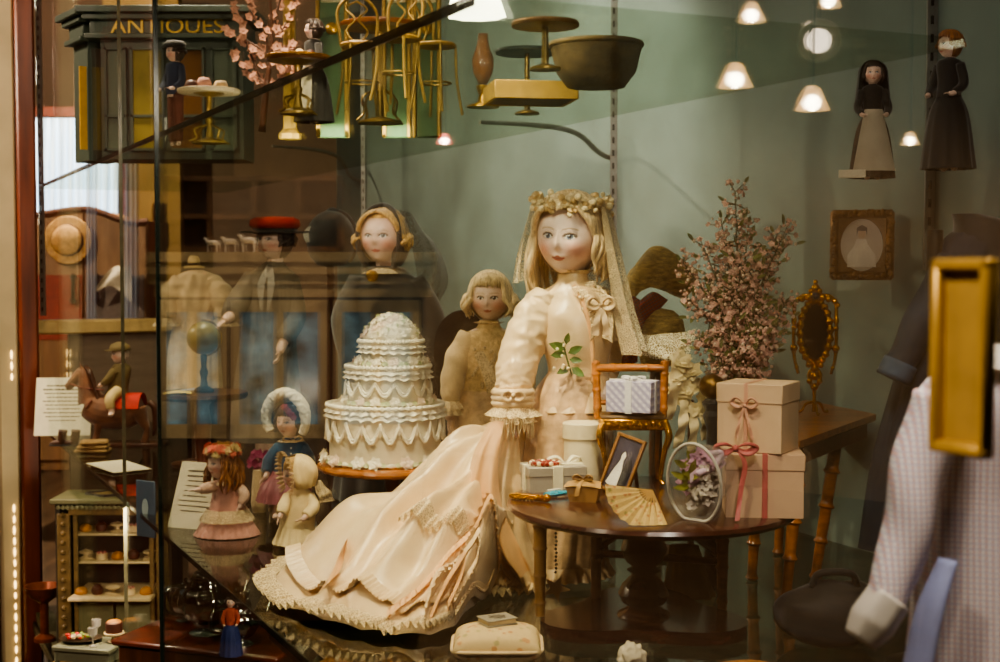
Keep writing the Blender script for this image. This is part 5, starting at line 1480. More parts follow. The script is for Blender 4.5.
b = B(); b.loft([(*L.p(291, 437), 7*u, 7*u), (*L.p(291, 444), 15*u, 10*u), (*L.p(290, 460), 16*u, 12*u), (*L.p(288, 474), 17*u, 14*u)], 40, 24); jk = obj('jacket', b, bluec, t, 180)
b = B()
for k in range(5): b.ball(L.p(291, 448+6*k, -.0245-.0006*k), .0022, 1)
obj('button_row', b, white, jk)
for pts in ([L.p(280, 446), L.p(270, 460, -.008), L.p(266, 472, -.02)], [L.p(302, 446), L.p(309, 461, -.008), L.p(304, 472, -.02)]):
    b = B(); b.tube(pts, [6*u, 7*u, 5*u], 16, 14); obj('sleeve', b, bluec, t, 180)
b = B(); b.loft([(*L.p(288, 470), 17*u, 14*u), (*L.p(286, 484, -.012), 24*u, 24*u), (*L.p(284, 500, -.018), 27*u, 28*u)], 90, 20, fold=lambda a, q: 1+.06*q*math.sin(14*a)); obj('skirt', b, mat('dusty rose silk', '#9c5a62', .5, var=.15, scale=30), t, 180)
b = B(); ruffle(b, L.p(291, 438), 6*u, 0, 13*u, -.006, 10, .12)
for s in (-1, 1): b.tube([L.p(293, 440, -.018), L.p(293+s*6, 436, -.026), L.p(293+s*10, 440, -.024), L.p(293, 441, -.018)], [.001, .003, .003, .001], 6, flat=.5)
obj('neck_bow', b, creamcl, t, 180)
hair(t, H, mat('blue black hair', '#1c2230', .5, var=.2), .5, 26, 58, 12, .05, .15, .12, 0, fr=.42)
b = B(); g = []
for i in range(16):
    e = R(88)-R(120)*i/15; g.append([H @ V((1.25*math.sin(a)*math.cos(e), -1.2*math.cos(a)*math.cos(e)+.1, 1.28*math.sin(e))) for a in [R(62)+(2*PI-R(124))*j/36 for j in range(37)]])
b.grid(g); obj('bonnet_crown', b, bluec, t, 180)
b = B(); pts = []; dirs = []
for k in range(31):
    a = R(215)-R(250)*k/30
    pts.append(H @ V((1.2*math.cos(a), -.35, .28+1.25*math.sin(a)))); dirs.append((H.to_3x3() @ V((math.cos(a), -.25, math.sin(a)))).normalized())
fl_ = [p_+d_*5*u for p_, d_ in zip(pts, dirs)]
b.tube(fl_, [4*u, 5.6*u, 5.6*u, 5.6*u, 4*u], 26, 200, fold=lambda a, q: 1+.22*noise.noise(V((math.cos(a)*2.2, math.sin(a)*2.2, q*46)))+.08*math.sin(a*4+q*90))
pathruffle(b, [q+V((0, -.001, 0)) for q in pts], dirs, 7*u, -.002, 40, .002, 300, up=(H.to_3x3() @ V((0, -1, 0))).normalized(), scallop=.1)
obj('bonnet_ruffle', b, mat('white frilled cotton', '#eee4cc', .8, var=.06), t, 180)
b = B()
for k in range(5): b.rose(H @ V((.35+.13*k, -1.05+.06*k, 1.05-.16*k)), 4*u)
obj('bonnet_flower', b, mat('plum flower', '#8a2f4a', .6, var=.2), t, 60)
# its seat: white pedestal block
t = thing('doll_stool', 'low cream stool under the doll in the blue jacket', 'stool', L.base+V((0, .012, 0)))
b = B(); b.box((0, 0, .026), (.075, .05, .012), bev=.004); obj('seat', b, creamcl, t)
for sx in (-.03, .03):
    for sy in (-.018, .018): b = B(); b.tube([V((sx, sy, .02)), V((sx*1.1, sy*1.1, 0))], [.005, .004], 8); obj('leg', b, cream, t)
# cream doll in bonnet
L = Lc(296, 548); u = L.u
t = thing('cream_bonnet_doll', 'little doll in cream coat and ruffled yellow bonnet turned to the left', 'doll', L.base)
H = headframe(L.p(297, 474), 15.5*u, -62, 6, 0)
body(t, H, L.p(299, 489), [(*L.p(299, 488), 6*u, 6*u), (*L.p(299, 496), 12*u, 9*u), (*L.p(298, 515), 13*u, 11*u), (*L.p(298, 530), 13*u, 11*u)],
     [([L.p(288, 497, -.006), L.p(284, 508, -.02), L.p(280, 516, -.03), L.p(279, 518, -.032)], [4*u, 3.6*u, 2.8*u, 2.4*u], (1, 0, 0)), ([L.p(310, 497), L.p(312, 508, -.015), L.p(304, 518, -.03), L.p(302, 519, -.031)], [4*u, 3.6*u, 2.8*u, 2.4*u], (-1, 0, 0))],
     legs=[([L.p(292, 528), L.p(290, 545)], [4.5*u, 3.6*u]), ([L.p(304, 528), L.p(305, 545)], [4.5*u, 3.6*u])], vox=.0008, hs=9*u, eye=(.06, .05, .05))
creamy = mat('yellow cream cotton', '#e3cb9c', .75, var=.12, scale=40, bump=.2)
b = B(); b.loft([(*L.p(299, 487), 7*u, 7*u), (*L.p(299, 495), 14*u, 11*u), (*L.p(298, 512), 17*u, 14*u), (*L.p(297, 526), 18*u, 15*u)], 40, 24); obj('coat', b, creamy, t, 180)
b = B(); b.loft([(*L.p(297, 523), 17*u, 14*u), (*L.p(296, 535), 20*u, 17*u), (*L.p(296, 543), 23*u, 20*u)], 110, 14, fold=lambda a, q: 1+.07*q*math.sin(18*a)); obj('pleated_hem', b, creamy, t, 180)
for pts in ([L.p(289, 496, -.004), L.p(284, 507, -.018), L.p(281, 514, -.027)], [L.p(309, 496), L.p(313, 507, -.013), L.p(306, 516, -.027)]):
    b = B(); b.tube(pts, [6*u, 7*u, 5.5*u], 16, 14); obj('sleeve', b, creamy, t, 180)
hair(t, H, blond, .3, 24, 58, 12, .05, .1, .11, 0, fr=.42)
b = B(); g = []
for i in range(16):
    e = R(88)-R(130)*i/15; g.append([H @ V((1.3*math.sin(a)*math.cos(e)*(1+.06*math.sin(13*a)+.05*math.sin(5*e+3*a)), -1.25*math.cos(a)*math.cos(e)+.12, 1.3*math.sin(e))) for a in [R(55)+(2*PI-R(110))*j/50 for j in range(51)]])
b.grid(g); obj('bonnet_crown', b, creamy, t, 180)
b = B(); pts = []; dirs = []
for k in range(31):
    a = R(235)-R(290)*k/30
    pts.append(H @ V((1.1*math.cos(a), -.62, .1+1.2*math.sin(a)))); dirs.append((H.to_3x3() @ V((math.cos(a), -.7, math.sin(a)))).normalized())
pathruffle(b, pts, dirs, 6.5*u, -.001, 24, .003, 260, up=(H.to_3x3() @ V((0, -1, 0))).normalized()); obj('bonnet_ruffle', b, creamcl, t, 180)
b = B(); b.ribbon([H @ V((.3, 1.1, -.6)), H @ V((.5, 1.5, -1.4)), H @ V((.4, 1.7, -2.1))], [.02, .03, .035], V((.6, .6, 0)), wave=.002, waven=2); obj('bonnet_ribbon', b, lace, t, 180)
# plum flower posy behind the pink doll
L = Lc(259, 505, 2.84, 0); u = L.u
t = thing('flower_posy', 'little bunch of magenta flowers between the pink doll and the blue doll', 'flowers', L.base)
b = B(); b.lathe([(.014, 0), (.017, .02), (.012, L.p(0, 470).z)], n=16); obj('holder', b, creamcl, t)
b = B()
for k in range(30): b.petal_flower(L.p(258+random.uniform(-9, 12), 460+random.uniform(-8, 8), random.uniform(-.02, .02)), .009, 5)
obj('blossom', b, mat('magenta petals', '#8c2350', .6, var=.25, scale=50), t, 60)
paper('label_card', 'cream text card leaning beside the pink doll', F(186, 538)+V((-.016, .09, 0)), .098, .132, R(22), R(-24), 9)
paper('label_card', 'white text card leaning behind the horse and rider', P(62, 431, 4.12).xy.to_3d()+V((0, 0, .0)), .165, .175, R(14), R(4), 10)
for k, (x, y) in enumerate(((309, 546), (315, 528))):
    t = thing('glass_disc', ('small clear glass disc at the hem of the cream bonnet doll', 'small clear glass disc behind the cream bonnet doll')[k], 'stand', F(x, y))
    b = B(); b.lathe([(.001, .004), (.014, .004), (.017, .002), (.017, 0)], n=24); obj('disc', b, mat('clear disc', '#8a8578', .1, var=.05), t)
    b = B(); b.lathe([(.004, .004), (.003, .012), (.001, .0125)], n=12); obj('peg', b, steel, t)

# ---------------------------------------------------------------- horse and rider
brhair = mat('brown hide', '#74462a', .65, var=.25, scale=30, sheen=.3)
L = Lc(112, 446, 3.92, 0); u = L.u
t = thing('toy_horse', 'brown toy horse on a base with saddle and red blanket, carrying a rider', 'toy horse', L.base)
b = B()
b.tube([L.p(88, 404), L.p(104, 411), L.p(124, 412), L.p(141, 406)], [14*u, 17.5*u, 17*u, 14*u], 18, 24)
b.tube([L.p(91, 402), L.p(88, 388), L.p(84, 376), L.p(80, 371)], [13*u, 10*u, 7.5*u, 6*u], 16, 16)
b.tube([L.p(83, 372), L.p(77, 378), L.p(70, 385), L.p(67, 388)], [6.5*u, 6*u, 4.2*u, 3.6*u], 14, 12)
for s in (-1, 1):
    b.tube([L.p(82, 369, s*3*u), L.p(80, 363, s*4*u)], [2*u, .6*u], 6)
    b.tube([L.p(97, 410, s*8*u), L.p(98, 424, s*8*u), L.p(97, 434, s*8*u), L.p(95, 443, s*8*u)], [7*u, 4.2*u, 3.4*u, 3.8*u], 12)
    b.tube([L.p(138, 408, s*8*u), L.p(143, 421, s*8*u), L.p(147, 430, s*8*u), L.p(144, 443, s*8*u)], [9*u, 5.5*u, 3.4*u, 3.8*u], 12)
tmp = obj('tmp', b, brhair); md = tmp.modifiers.new('r', 'REMESH'); md.mode = 'VOXEL'; md.voxel_size = .003
me = bpy.data.meshes.new_from_object(tmp.evaluated_get(bpy.context.evaluated_depsgraph_get())); bpy.data.objects.remove(tmp)
finish(me, 180); o = bpy.data.objects.new('body', me); col.objects.link(o); o.parent = t
b = B()
for k in range(14): b.tube([L.p(86+.7*k, 368+2.4*k), L.p(90+.8*k, 372+2.4*k, -.02), L.p(91+.7*k, 380+2.2*k, -.03)], [3*u, 2.6*u, .8*u], 6, 8)
obj('mane', b, brownw, t, 180)
b = B(); b.tube([L.p(149, 402), L.p(155, 408), L.p(156, 424), L.p(153, 436)], [3*u, 4*u, 3.5*u, 1*u], 8); obj('tail', b, brownw, t, 180)
b = B(); rows = []
for i in range(14):
    x = 117+26*i/13; rows.append([L.p(x, 412, 0)+V((0, 19.5*u*math.sin(a), 19.5*u*math.cos(a))) for a in [R(-75)+R(150)*j/20 for j in range(21)]])
b.grid(rows); obj('red_blanket', b, mat('red wool', '#b02a1c', .8, var=.2, scale=30), t, 180)
b = B(); b.box(L.p(120, 448, 0)*1+V((0, 0, .012)), (92*u, 26*u, .012), bev=.003); obj('base_board', b, brownw, t)
b = B(); b.tube([L.p(70, 384, -4.4*u), L.p(84, 388, -9*u), L.p(104, 390, -10*u)], [.8*u], 5); b.tube([L.p(86, 408, -15*u), L.p(92, 400, -14.5*u)], [1*u], 5); obj('rein', b, mat('red leather', '#6e2a1c', .5), t)
L2 = Lc(108, 396, 3.92); u = L2.u
t = thing('rider_doll', 'small doll in olive jacket and cap sitting on the brown toy horse', 'doll', L2.base)
H = headframe(L2.p(120, 354), 10*u, -50, 0, 0)
body(t, H, L2.p(121, 364), [(*L2.p(121, 364), 4*u, 4*u), (*L2.p(121, 370), 8.5*u, 6*u), (*L2.p(118, 392), 8*u, 7*u)],
     [([L2.p(115, 371, -7*u), L2.p(108, 380, -9*u), L2.p(101, 385, -7*u), L2.p(99, 386, -7*u)], [3*u, 2.6*u, 2.2*u, 2*u], (0, 0, -1)), ([L2.p(126, 371, 7*u), L2.p(112, 380, 9*u), L2.p(102, 384, 8*u), L2.p(100, 385, 8*u)], [3*u, 2.6*u, 2.2*u, 2*u], (0, 0, -1))],
     legs=[([L2.p(117, 392, -8*u), L2.p(111, 400, -19.5*u), L2.p(112, 414, -21*u)], [4.4*u, 4*u, 3*u]), ([L2.p(117, 392, 8*u), L2.p(111, 400, 19.5*u), L2.p(112, 414, 21*u)], [4.4*u, 4*u, 3*u])], vox=.0018, hs=7*u)
olive = mat('olive cloth', '#6b5a38', .8, var=.15, scale=30)
b = B(); b.loft([(*L2.p(121, 363), 5*u, 5*u), (*L2.p(121, 369), 10*u, 7.5*u), (*L2.p(118, 388), 10*u, 8.5*u), (*L2.p(117, 395), 12*u, 10.5*u)], 30, 20); obj('jacket', b, olive, t, 180)
for s, pts in ((0, [L2.p(115, 370, -7*u), L2.p(108, 379.5, -9*u), L2.p(103, 384, -7.5*u)]), (1, [L2.p(126, 370, 7*u), L2.p(112, 380, 9*u), L2.p(104, 383, 8*u)])):
    b = B(); b.tube(pts, [4.4*u, 4.2*u, 3.2*u], 12); obj('sleeve', b, olive, t, 180)
    sg = (-1, 1)[s]
    b = B(); b.tube([L2.p(118, 391, sg*8*u), L2.p(110, 399, sg*20*u), L2.p(111, 409, sg*21.5*u)], [6*u, 5.4*u, 4*u], 12); obj('trouser_leg', b, mat('cream breeches', '#c9ae7c', .8, var=.1), t, 180)
b = B(); b.lathe([(1.02, .35), (1.08, .5), (.9, .95), (.3, 1.2), (.001, 1.22)], n=24, M=H); b.lathe([(.001, .38), (.85, .36), (.85, .42), (.001, .46)], n=20, M=H @ Matrix.Translation((0, -.7, 0))); obj('cap', b, olive, t, 180)
# boots on the shelf front of the card
leather = mat('brown leather', '#4d3020', .45, var=.2, scale=30)
for k, (x, lab) in enumerate(((60, 'left tiny brown leather boot of the pair before the white card'), (73, 'tiny brown leather boot nearer the horse, of the pair before the card'))):
    L = Lc(x, 446, 3.88, 0); u = L.u
    t = thing('doll_boot', lab, 'boot', L.base, group='tiny brown boots')
    b = B(); b.tube([L.p(x+3, 430), L.p(x+2, 438), L.p(x+1, 442), L.p(x-6, 443.5), L.p(x-10, 444)], [4.5*u, 4.2*u, 3.8*u, 3*u, 1.6*u], 12, 16); obj('upper', b, leather, t, 180)
    b = B(); b.box(L.p(x-3, 445.5)+V((0, 0, .001)), (14*u, 7*u, 1.2*u), bev=.001); obj('sole', b, black, t)
L = Lc(93, 447, 3.75, 0)
t = thing('folded_cloth', 'small folded tan cloth lying before the white card', 'cloth', L.base)
b = B()
for k in range(3): b.box((.002*k, 0, .006+.011*k), (.09-.008*k, .06, .010), R(6*k), .004)
obj('fold', b, mat('tan felt', '#9a7a50', .9, var=.15, scale=40), t)
paper('leaflet', 'white leaflet hanging over the edge of the lower glass shelf', pane(pane_t(88), .004, .10), .10, .16, R(88), R(40), 0)
t = thing('blue_booklet', 'blue booklet with pale emblem standing at the shelf edge', 'booklet', V((P(146, 500, 2.82).x, 2.82, P(146, 537, 2.82).z)), R(-30))
b = B(); b.box((0, 0, .058), (.052, .004, .116), bev=.001); obj('cover', b, mat('dull blue card', '#42566a', .6, var=.1, scale=20), t)
b = B(); b.lathe([(.0085, -.0006), (.012, -.0006), (.012, .0006), (.0085, .0006)], M=Matrix.Translation((0, -.0028, .06)) @ Matrix.Rotation(R(90), 4, 'X') @ Matrix.Diagonal((.7, 1.6, 1, 1)), n=28); obj('oval_emblem', b, mat('pale blue print', '#9aa8ac', .6, var=.05), t)

# ---------------------------------------------------------------- globe, round table, dress form
D = 3.05
L = Lc(203, 470, D, 0); u = L.u
t = thing('tea_table', 'small round wooden table with the globe on it', 'table', L.base)
z1 = L.p(0, 392).z
b = B(); b.lathe([(.001, z1-.014), (.094, z1-.014), (.10, z1-.008), (.098, z1), (.001, z1)], n=48); obj('tabletop', b, brownw, t)
b = B(); b.lathe([(.03, z1-.014), (.014, z1-.03), (.02, z1-.07), (.012, .06), (.05, .012), (.055, 0)], n=20); obj('pedestal', b, darkw, t)
t = thing('globe', 'olive yellow globe on a dark turned stand', 'globe', L.base+V((0.004, 0, z1)))
b = B(); b.ball((0, 0, L.p(0, 338).z-z1), 16.5*u, 4); obj('sphere', b, mat('globe paper', '#8a7a3c', .4, var=.3, scale=18, c2='#6a5c2a', coat=.3), t, 180)
b = B(); b.lathe([(10*u, 0), (10*u, .006), (4*u, .014), (3*u, .03), (4.5*u, .045), (2.4*u, .055), (3.5*u, L.p(0, 356).z-z1), (2*u, L.p(0, 354).z-z1)], n=20); obj('stand', b, darkm, t)
b = B(); n = 24; zc = L.p(0, 338).z-z1; b.tube([V((18*u*math.cos(a), 0, zc+18*u*math.sin(a))) for a in [R(-95)+R(190)*k/n for k in range(n+1)]], [.8*u], 6, 48); obj('meridian_ring', b, brass, t)
for k, (x, rz, c, lab) in enumerate(((183, 20, '#d8c078', 'yellowed paper sheet at the near side of the globe table'), (190, -15, '#cfd0d4', 'bluish white paper sheet beside the globe stand'))):
    b = B(); sheet(b, [[V((-.03, -.02, .002)), V((0, -.022, .004)), V((.03, -.02, .001+.004*k))], [V((-.03, .02, .001)), V((0, .02, .006)), V((.03, .02, .003))]], 10, 12)
    solid('paper_sheet', b, mat('sheet%d' % k, c, .8, var=.05), lab, 'paper', L.base+V((P(x, 390, D).x-L.base.x, -.055+.06*k, z1+.001)), R(rz), 'papers on the globe table')
D = 3.5
L = Lc(196, 460, D, 0); u = L.u
t = thing('dress_form', 'cream doll garment with puffed sleeves on a small stand behind the globe', 'dress', L.base)
b = B(); b.loft([(*L.p(196, 270), 7*u, 7*u), (*L.p(196, 278), 20*u, 13*u), (*L.p(194, 300), 23*u, 16*u), (*L.p(194, 318), 19*u, 15*u), (*L.p(194, 350), 25*u, 20*u), (*L.p(194, 400), 28*u, 23*u)], 70, 40, fold=lambda a, q: 1+.05*math.sin(11*a+6*q)); obj('bodice', b, creamcl, t, 180)
for s in (-1, 1):
    b = B(); b.tube([L.p(196+s*14, 280), L.p(196+s*25, 296, -.01), L.p(196+s*28, 318, -.02)], [9*u, 13*u, 9*u], 18, 20, fold=lambda a, q: 1+.06*math.sin(20*q+a)); obj('sleeve', b, creamcl, t, 180)
    b = B(); ruffle(b, L.p(196+s*28, 318, -.02), 8*u, 0, 15*u, -.02, 12, .1); obj('lace_cuff', b, lace, t, 180)
b = B(); b.lathe([(.06, 0), (.062, .008), (.01, .02), (.009, L.p(0, 275).z)], n=20); obj('stand', b, brownw, t)
t = thing('straw_bonnet', 'tiny cream straw hat resting on the neck of the cream garment', 'hat', L.base+V((0, 0, L.p(0, 268).z)))
b = B(); b.lathe([(10*u, 0), (10.5*u, .003), (6*u, .006), (6*u, .02), (4*u, .03), (.001, .031)], n=24); obj('crown_and_brim', b, mat('pale straw', '#c9ac72', .8, var=.15, scale=50), t)
b = B(); b.lathe([(6.2*u, .007), (6.3*u, .008), (6.2*u, .013)], n=24); obj('band', b, brownw, t)
# ---------------------------------------------------------------- right: straw bonnet, flowers, side table, mirror, portrait
L = Lc(655, 540, 2.42, 0); u = L.u
t = thing('plaid_bonnet', 'large straw bonnet with red plaid lining on a post behind the veil', 'bonnet', L.base)
strawm = mat('straw weave', '#a98f58', .8, var=.3, scale=70, bump=.7, bscale=160, stretch=(1, 1, 3))
b = B(); b.lathe([(.05, 0), (.052, .008), (.012, .02), (.011, L.p(0, 350).z)], n=20); obj('post', b, brownw, t)
plaid = checkmat('red plaid', '#a3301c', '#7a1d16', '#40405a', 60, R(30))
b = B(); sheet(b, [[L.p(630, 270, .05), L.p(655, 250, .03), L.p(692, 266, .05)], [L.p(623, 284, .0), L.p(655, 246, -.03), L.p(698, 272, .0)], [L.p(621, 300, -.03), L.p(652, 262, -.07), L.p(694, 288, -.02)], [L.p(624, 312, -.02), L.p(648, 288, -.06), L.p(684, 300, -.01)]], 30, 30, .002, 5)
obj('brim', b, strawm, t, 180)
b = B(); sheet(b, [[L.p(634, 306, -.02), L.p(652, 292, -.05), L.p(668, 300, -.02)], [L.p(618, 325, -.03), L.p(636, 312, -.055), L.p(650, 322, -.03)], [L.p(608, 350, -.03), L.p(624, 340, -.05), L.p(636, 345, -.03)]], 24, 14, .002, 3)
obj('plaid_lining', b, plaid, t, 180)
b = B(); b.lathe([(.036, -.05), (.040, -.03), (.042, .0), (.036, .028), (.02, .044), (.001, .048)], n=36, M=Matrix.Translation(L.p(662, 336, -.02))); obj('crown', b, strawm, t, 180)
b = B(); sheet(b, [[L.p(622, 300, -.06), L.p(632, 296, -.07), L.p(640, 300, -.06)], [L.p(618, 330, -.06), L.p(628, 330, -.075), L.p(636, 332, -.06)], [L.p(612, 364, -.05), L.p(624, 368, -.07), L.p(638, 362, -.05)]], 20, 10, .003, 2); obj('plaid_scarf', b, plaid, t, 180)
# vase of pink blossom
L = Lc(742, 560, 2.25, P(0, 428, 2.14).z); u = L.u
t = thing('blossom_vase', 'tall spray of small pink blossoms in a low vase behind the cream boxes', 'flowers', L.base)
b = B(); b.lathe([(.014, 0), (.016, .003), (.021, .02), (.020, .035), (.013, .046), (.016, .052), (.011, .046)], n=30); obj('vase', b, mat('brown glaze', '#4a3020', .3, var=.2, scale=12), t)
rng = random.Random(11)
st = B(); lf = B(); bl = B(); bl2 = B()
ends = [(735, 192, .0), (748, 225, .03), (785, 232, .02), (703, 246, -.02), (690, 300, -.04), (765, 262, .03), (722, 225, .02), (780, 320, .0), (712, 290, -.05), (740, 260, -.06), (755, 300, -.05), (770, 345, -.04), (700, 340, -.06), (728, 330, -.07), (788, 300, .05), (745, 350, -.08), (720, 365, -.08), (683, 262, .0), (775, 240, .05), (730, 290, -.07), (760, 330, -.07)]
for (x, y, dy) in ends:
    q0 = L.p(742, 392); q2 = L.p(x, y, dy); q1 = L.p(740+(x-740)*.35, 388-(388-y)*.55, dy*.5)
    st.tube([q0, q1, q2], [.0028, .002, .001], 5, 12)
    c = catmull([q0, q1, q2], 14)
    for k in range(3, 15):
        f = k/14
        for e in range(13):
            sp_ = .030*(1-.45*f)*(.5+rng.random())
            d = V((rng.gauss(0, 1), rng.gauss(0, 1), rng.gauss(.3, .8))).normalized()*sp_
            p = c[k]+d
            if e % 3 == 0: st.tube([c[k], p], [.0008], 4, 1)
            (bl if rng.random() < .65 else bl2).ball(p, rng.uniform(.0020, .0036), 1)
            if e % 6 == 0: bl.petal_flower(p, .0062, 5, d.normalized()*.5+V((0, -.6, .3)))
            if rng.random() < .16: lf.leaf(p, d+V((0, 0, .01)), rng.uniform(.012, .022), .006)
obj('stem', st, mat('brown stem', '#4d4a26', .7, var=.2), t); obj('leaf', lf, mat('dull green leaf', '#646a34', .7, var=.25, scale=50), t)
o = obj('blossom', bl, mat('pink blossom', '#dcaf9e', .75, var=.2, scale=90), t, 180); obj('pale_blossom', bl2, mat('pale pink blossom', '#ead0b8', .75, var=.15, scale=90), t, 180)
# ivory flowers with hanging ribbons
L = Lc(690, 483, 2.06); u = 2.06/FPX
L = Lc(690, 560, 2.22, 0)
t = thing('ivory_posy', 'ivory ribbon and blossom posy on a thin stand between gilt chair and blossoms', 'flowers', L.base)
b = B(); b.lathe([(.012, 0), (.013, .005), (.006, .014), (.005, L.p(0, 400).z)], n=16); obj('stand', b, brownw, t)
b = B()
for (x, y, r) in ((680, 362, 11), (692, 372, 10), (676, 378, 9), (688, 390, 10), (697, 386, 8), (683, 402, 8), (702, 398, 7), (696, 410, 8), (672, 392, 6)):
    b.rose(L.p(x, y, rng.uniform(-.02, .01)), r*L.u*1.25)
obj('blossom', b, mat('ivory petals', '#dbc998', .7, var=.1, scale=50), t, 60)
b = B()
for (x0, y0, x1, y1, w_) in ((676, 352, 668, 420, .016), (684, 400, 676, 448, .014), (692, 404, 690, 455, .013), (700, 404, 704, 440, .012)):
    b.ribbon([L.p(x0, y0, -.02), L.p((x0+x1)/2+3, (y0+y1)/2, -.03), L.p(x1, y1, -.02)], [w_, w_*1.2, w_], V((1, .3, 0)), wave=.003, waven=2.5)
obj('ribbon', b, mat('ivory chiffon', '#d9c79c', .6, var=.08, scale=30), t, 180)
# brass ball finial bottle
L = Lc(712, 478, 1.98, ZT)
L = Lc(712, 540, 2.165, 0)
t = thing('finial_post', 'bronze ball on a black turned post beside the ivory posy', 'finial', L.base)
b = B(); zz_ = L.p(0, 403).z; b.lathe([(.016, 0), (.018, .006), (.012, .02), (.010, zz_-.04), (.016, zz_-.02), (.012, zz_-.012), (.018, zz_), (.012, zz_+.006)], n=20); obj('post', b, black, t)
b = B(); b.ball(L.p(712, 386), 13*L.u, 3); obj('ball', b, mat('bronze', '#8a6a3a', .35, metal=.85, var=.15), t, 180)
# side table with bamboo legs
L = Lc(815, 590, 2.14, 0); u = L.u
t = thing('side_table', 'honey coloured side table with bamboo turned legs under the gilt mirror', 'table', L.base)
zt2 = L.p(0, 428).z
def q2(px, py): return F(px, py, zt2)-L.base
cs = [q2(800, 441), q2(876, 414), q2(806, 400), q2(722, 420)]
b = B(); 
vs = [V((c.x, c.y, zt2)) for c in cs]; vs2 = [v-V((0, 0, .010)) for v in vs]
ctr = sum(vs, V())/4; vs3 = [ctr+(v-ctr)*.95-V((0, 0, .014)) for v in vs]
b.add(vs+vs2+vs3, [(0, 1, 2, 3), (8, 9, 10, 11)]+[(i, (i+1) % 4, (i+1) % 4+4, i+4) for i in range(4)]+[(i+4, (i+1) % 4+4, (i+1) % 4+8, i+8) for i in range(4)]); obj('tabletop', b, midwood, t)
b = B(); pr = [ctr+(v-ctr)*.84 for v in vs]
for i in range(4):
    a, c = pr[i]-V((0, 0, .026)), pr[(i+1) % 4]-V((0, 0, .026)); d = c-a
    b.box((a+c)/2, (d.length, .010, .026), math.atan2(d.y, d.x))
obj('apron', b, brownw, t)
for ft, tp_ in ((F(786, 598), P(801, 445, 2.10)), (F(815, 579), P(838, 430, 2.24)), (P(778, 560, 2.42), P(786, 420, 2.42)), (P(752, 560, 2.22), P(760, 420, 2.22))):
    ft = V((ft.x, ft.y, 0))-L.base; tp_ = V((tp_.x, tp_.y, zt2-.013))-V((L.base.x, L.base.y, 0))
    b = B(); b.tube([tp_, tp_.lerp(ft, .5), ft], [.0105, .0095, .0075], 14, 60, fold=lambda a, q: 1+.30*(abs((q*4.3+.3) % 1-.5) < .035)+.14*(abs((q*4.3+.3) % 1-.5) < .07)); obj('leg', b, bamboo, t)
# gilt mirror
mp_ = F(818, 414, zt2)
t = thing('gilt_mirror', 'ornate gilt oval mirror on a tripod stand on the side table', 'mirror', mp_)
Lm = Lc(815, 414, mp_.y, zt2); u = Lm.u
cx = 812; Mm = Matrix.Translation(Lm.p(cx, 332, -.0)) @ Matrix.Rotation(R(-14), 4, 'Z') @ Matrix.Rotation(R(90), 4, 'X')
b = B(); n = 40
b.tube([Mm @ V((14.5*u*math.cos(2*PI*k/n), 31*u*math.sin(2*PI*k/n), 0)) for k in range(n+1)], [3.6*u], 10, 160, fold=lambda a, q: 1+.25*math.sin(q*2*PI*22))
fr_ = obj('oval_frame', b, gold, t, 180)
b = B(); b.add([Mm @ V((14*u*math.cos(2*PI*k/n), 30*u*math.sin(2*PI*k/n), 0)) for k in range(n)], [list(range(n))]); obj('mirror_plate', b, mat('dark mirror', '#4a453c', .06, metal=.9, var=.1), t)
b = B()
for (x, y, r) in ((0, 36, 6), (-7, 35, 4), (7, 35, 4), (0, 44, 4.5), (-4, 41, 3), (4, 41, 3), (0, 50, 2.6), (-13, 33, 3.4), (13, 33, 3.4), (-19, 31, 3), (19, 31, 3), (-22, 27, 2.4), (22, 27, 2.4), (0, -36, 4), (-6, -33, 3), (6, -33, 3), (0, -44, 4.5), (-5, -49, 3), (5, -49, 3), (0, -55, 4)): b.ball(Mm @ V((x*u, y*u, .002)), r*u, 2)
b.tube([Mm @ V((x*u, y*u, 0)) for x, y in ((-22, 27), (-12, 36), (0, 33), (12, 36), (22, 27))], [2.4*u], 8, 40); b.tube([Mm @ V((x*u, y*u, 0)) for x, y in ((0, -34), (-6, -44), (0, -56), (6, -44), (0, -34))], [1.8*u], 8, 40)
obj('scrollwork', b, gold, fr_, 180)
b = B(); b.ball(Mm @ V((0, 36*u, .008)), 4.5*u, 2); obj('blue_stone', b, mat('dark blue stone', '#16222e', .15, var=.1), fr_, 180)
for s in (-1, 1):
    b = B(); b.tube([Mm @ V((s*20.5*u, 28*u, 0)), Mm @ V((s*20.5*u, -20*u, 0)), Mm @ V((s*16*u, -42*u, 0))], [2*u, 1.8*u, 1.6*u], 10, 40, fold=lambda a, q: 1+.4*(abs((q*3) % 1-.5) < .06)); b.ball(Mm @ V((s*20.5*u, -16*u, .003)), 4*u, 2); b.ball(Mm @ V((s*20.5*u, 4*u, .002)), 2.8*u, 2); obj('side_post', b, gold, t, 180)
b = B(); b.tube([Mm @ V((0, -54*u, 0)), Mm @ V((0, -66*u, 0)), Mm @ V((0, -80*u, 0))], [2.4*u, 1.8*u, 2.2*u], 10); obj('stem', b, gold, t)
for k in range(3):
    a = R(-90)+2*PI*k/3; d = V((math.cos(a), math.sin(a), 0)); z0 = (Mm @ V((0, -70*u, 0))).z; c = V(((Mm @ V((0, -70*u, 0))).x, 0, 0))
    b = B(); b.tube([c+V((0, 0, z0)), c+d*.014+V((0, 0, z0*.8)), c+d*.022+V((0, 0, .004)), c+d*.03+V((0, 0, .003))], [.0026, .0024, .002, .003], 8); obj('leg', b, gold, t)
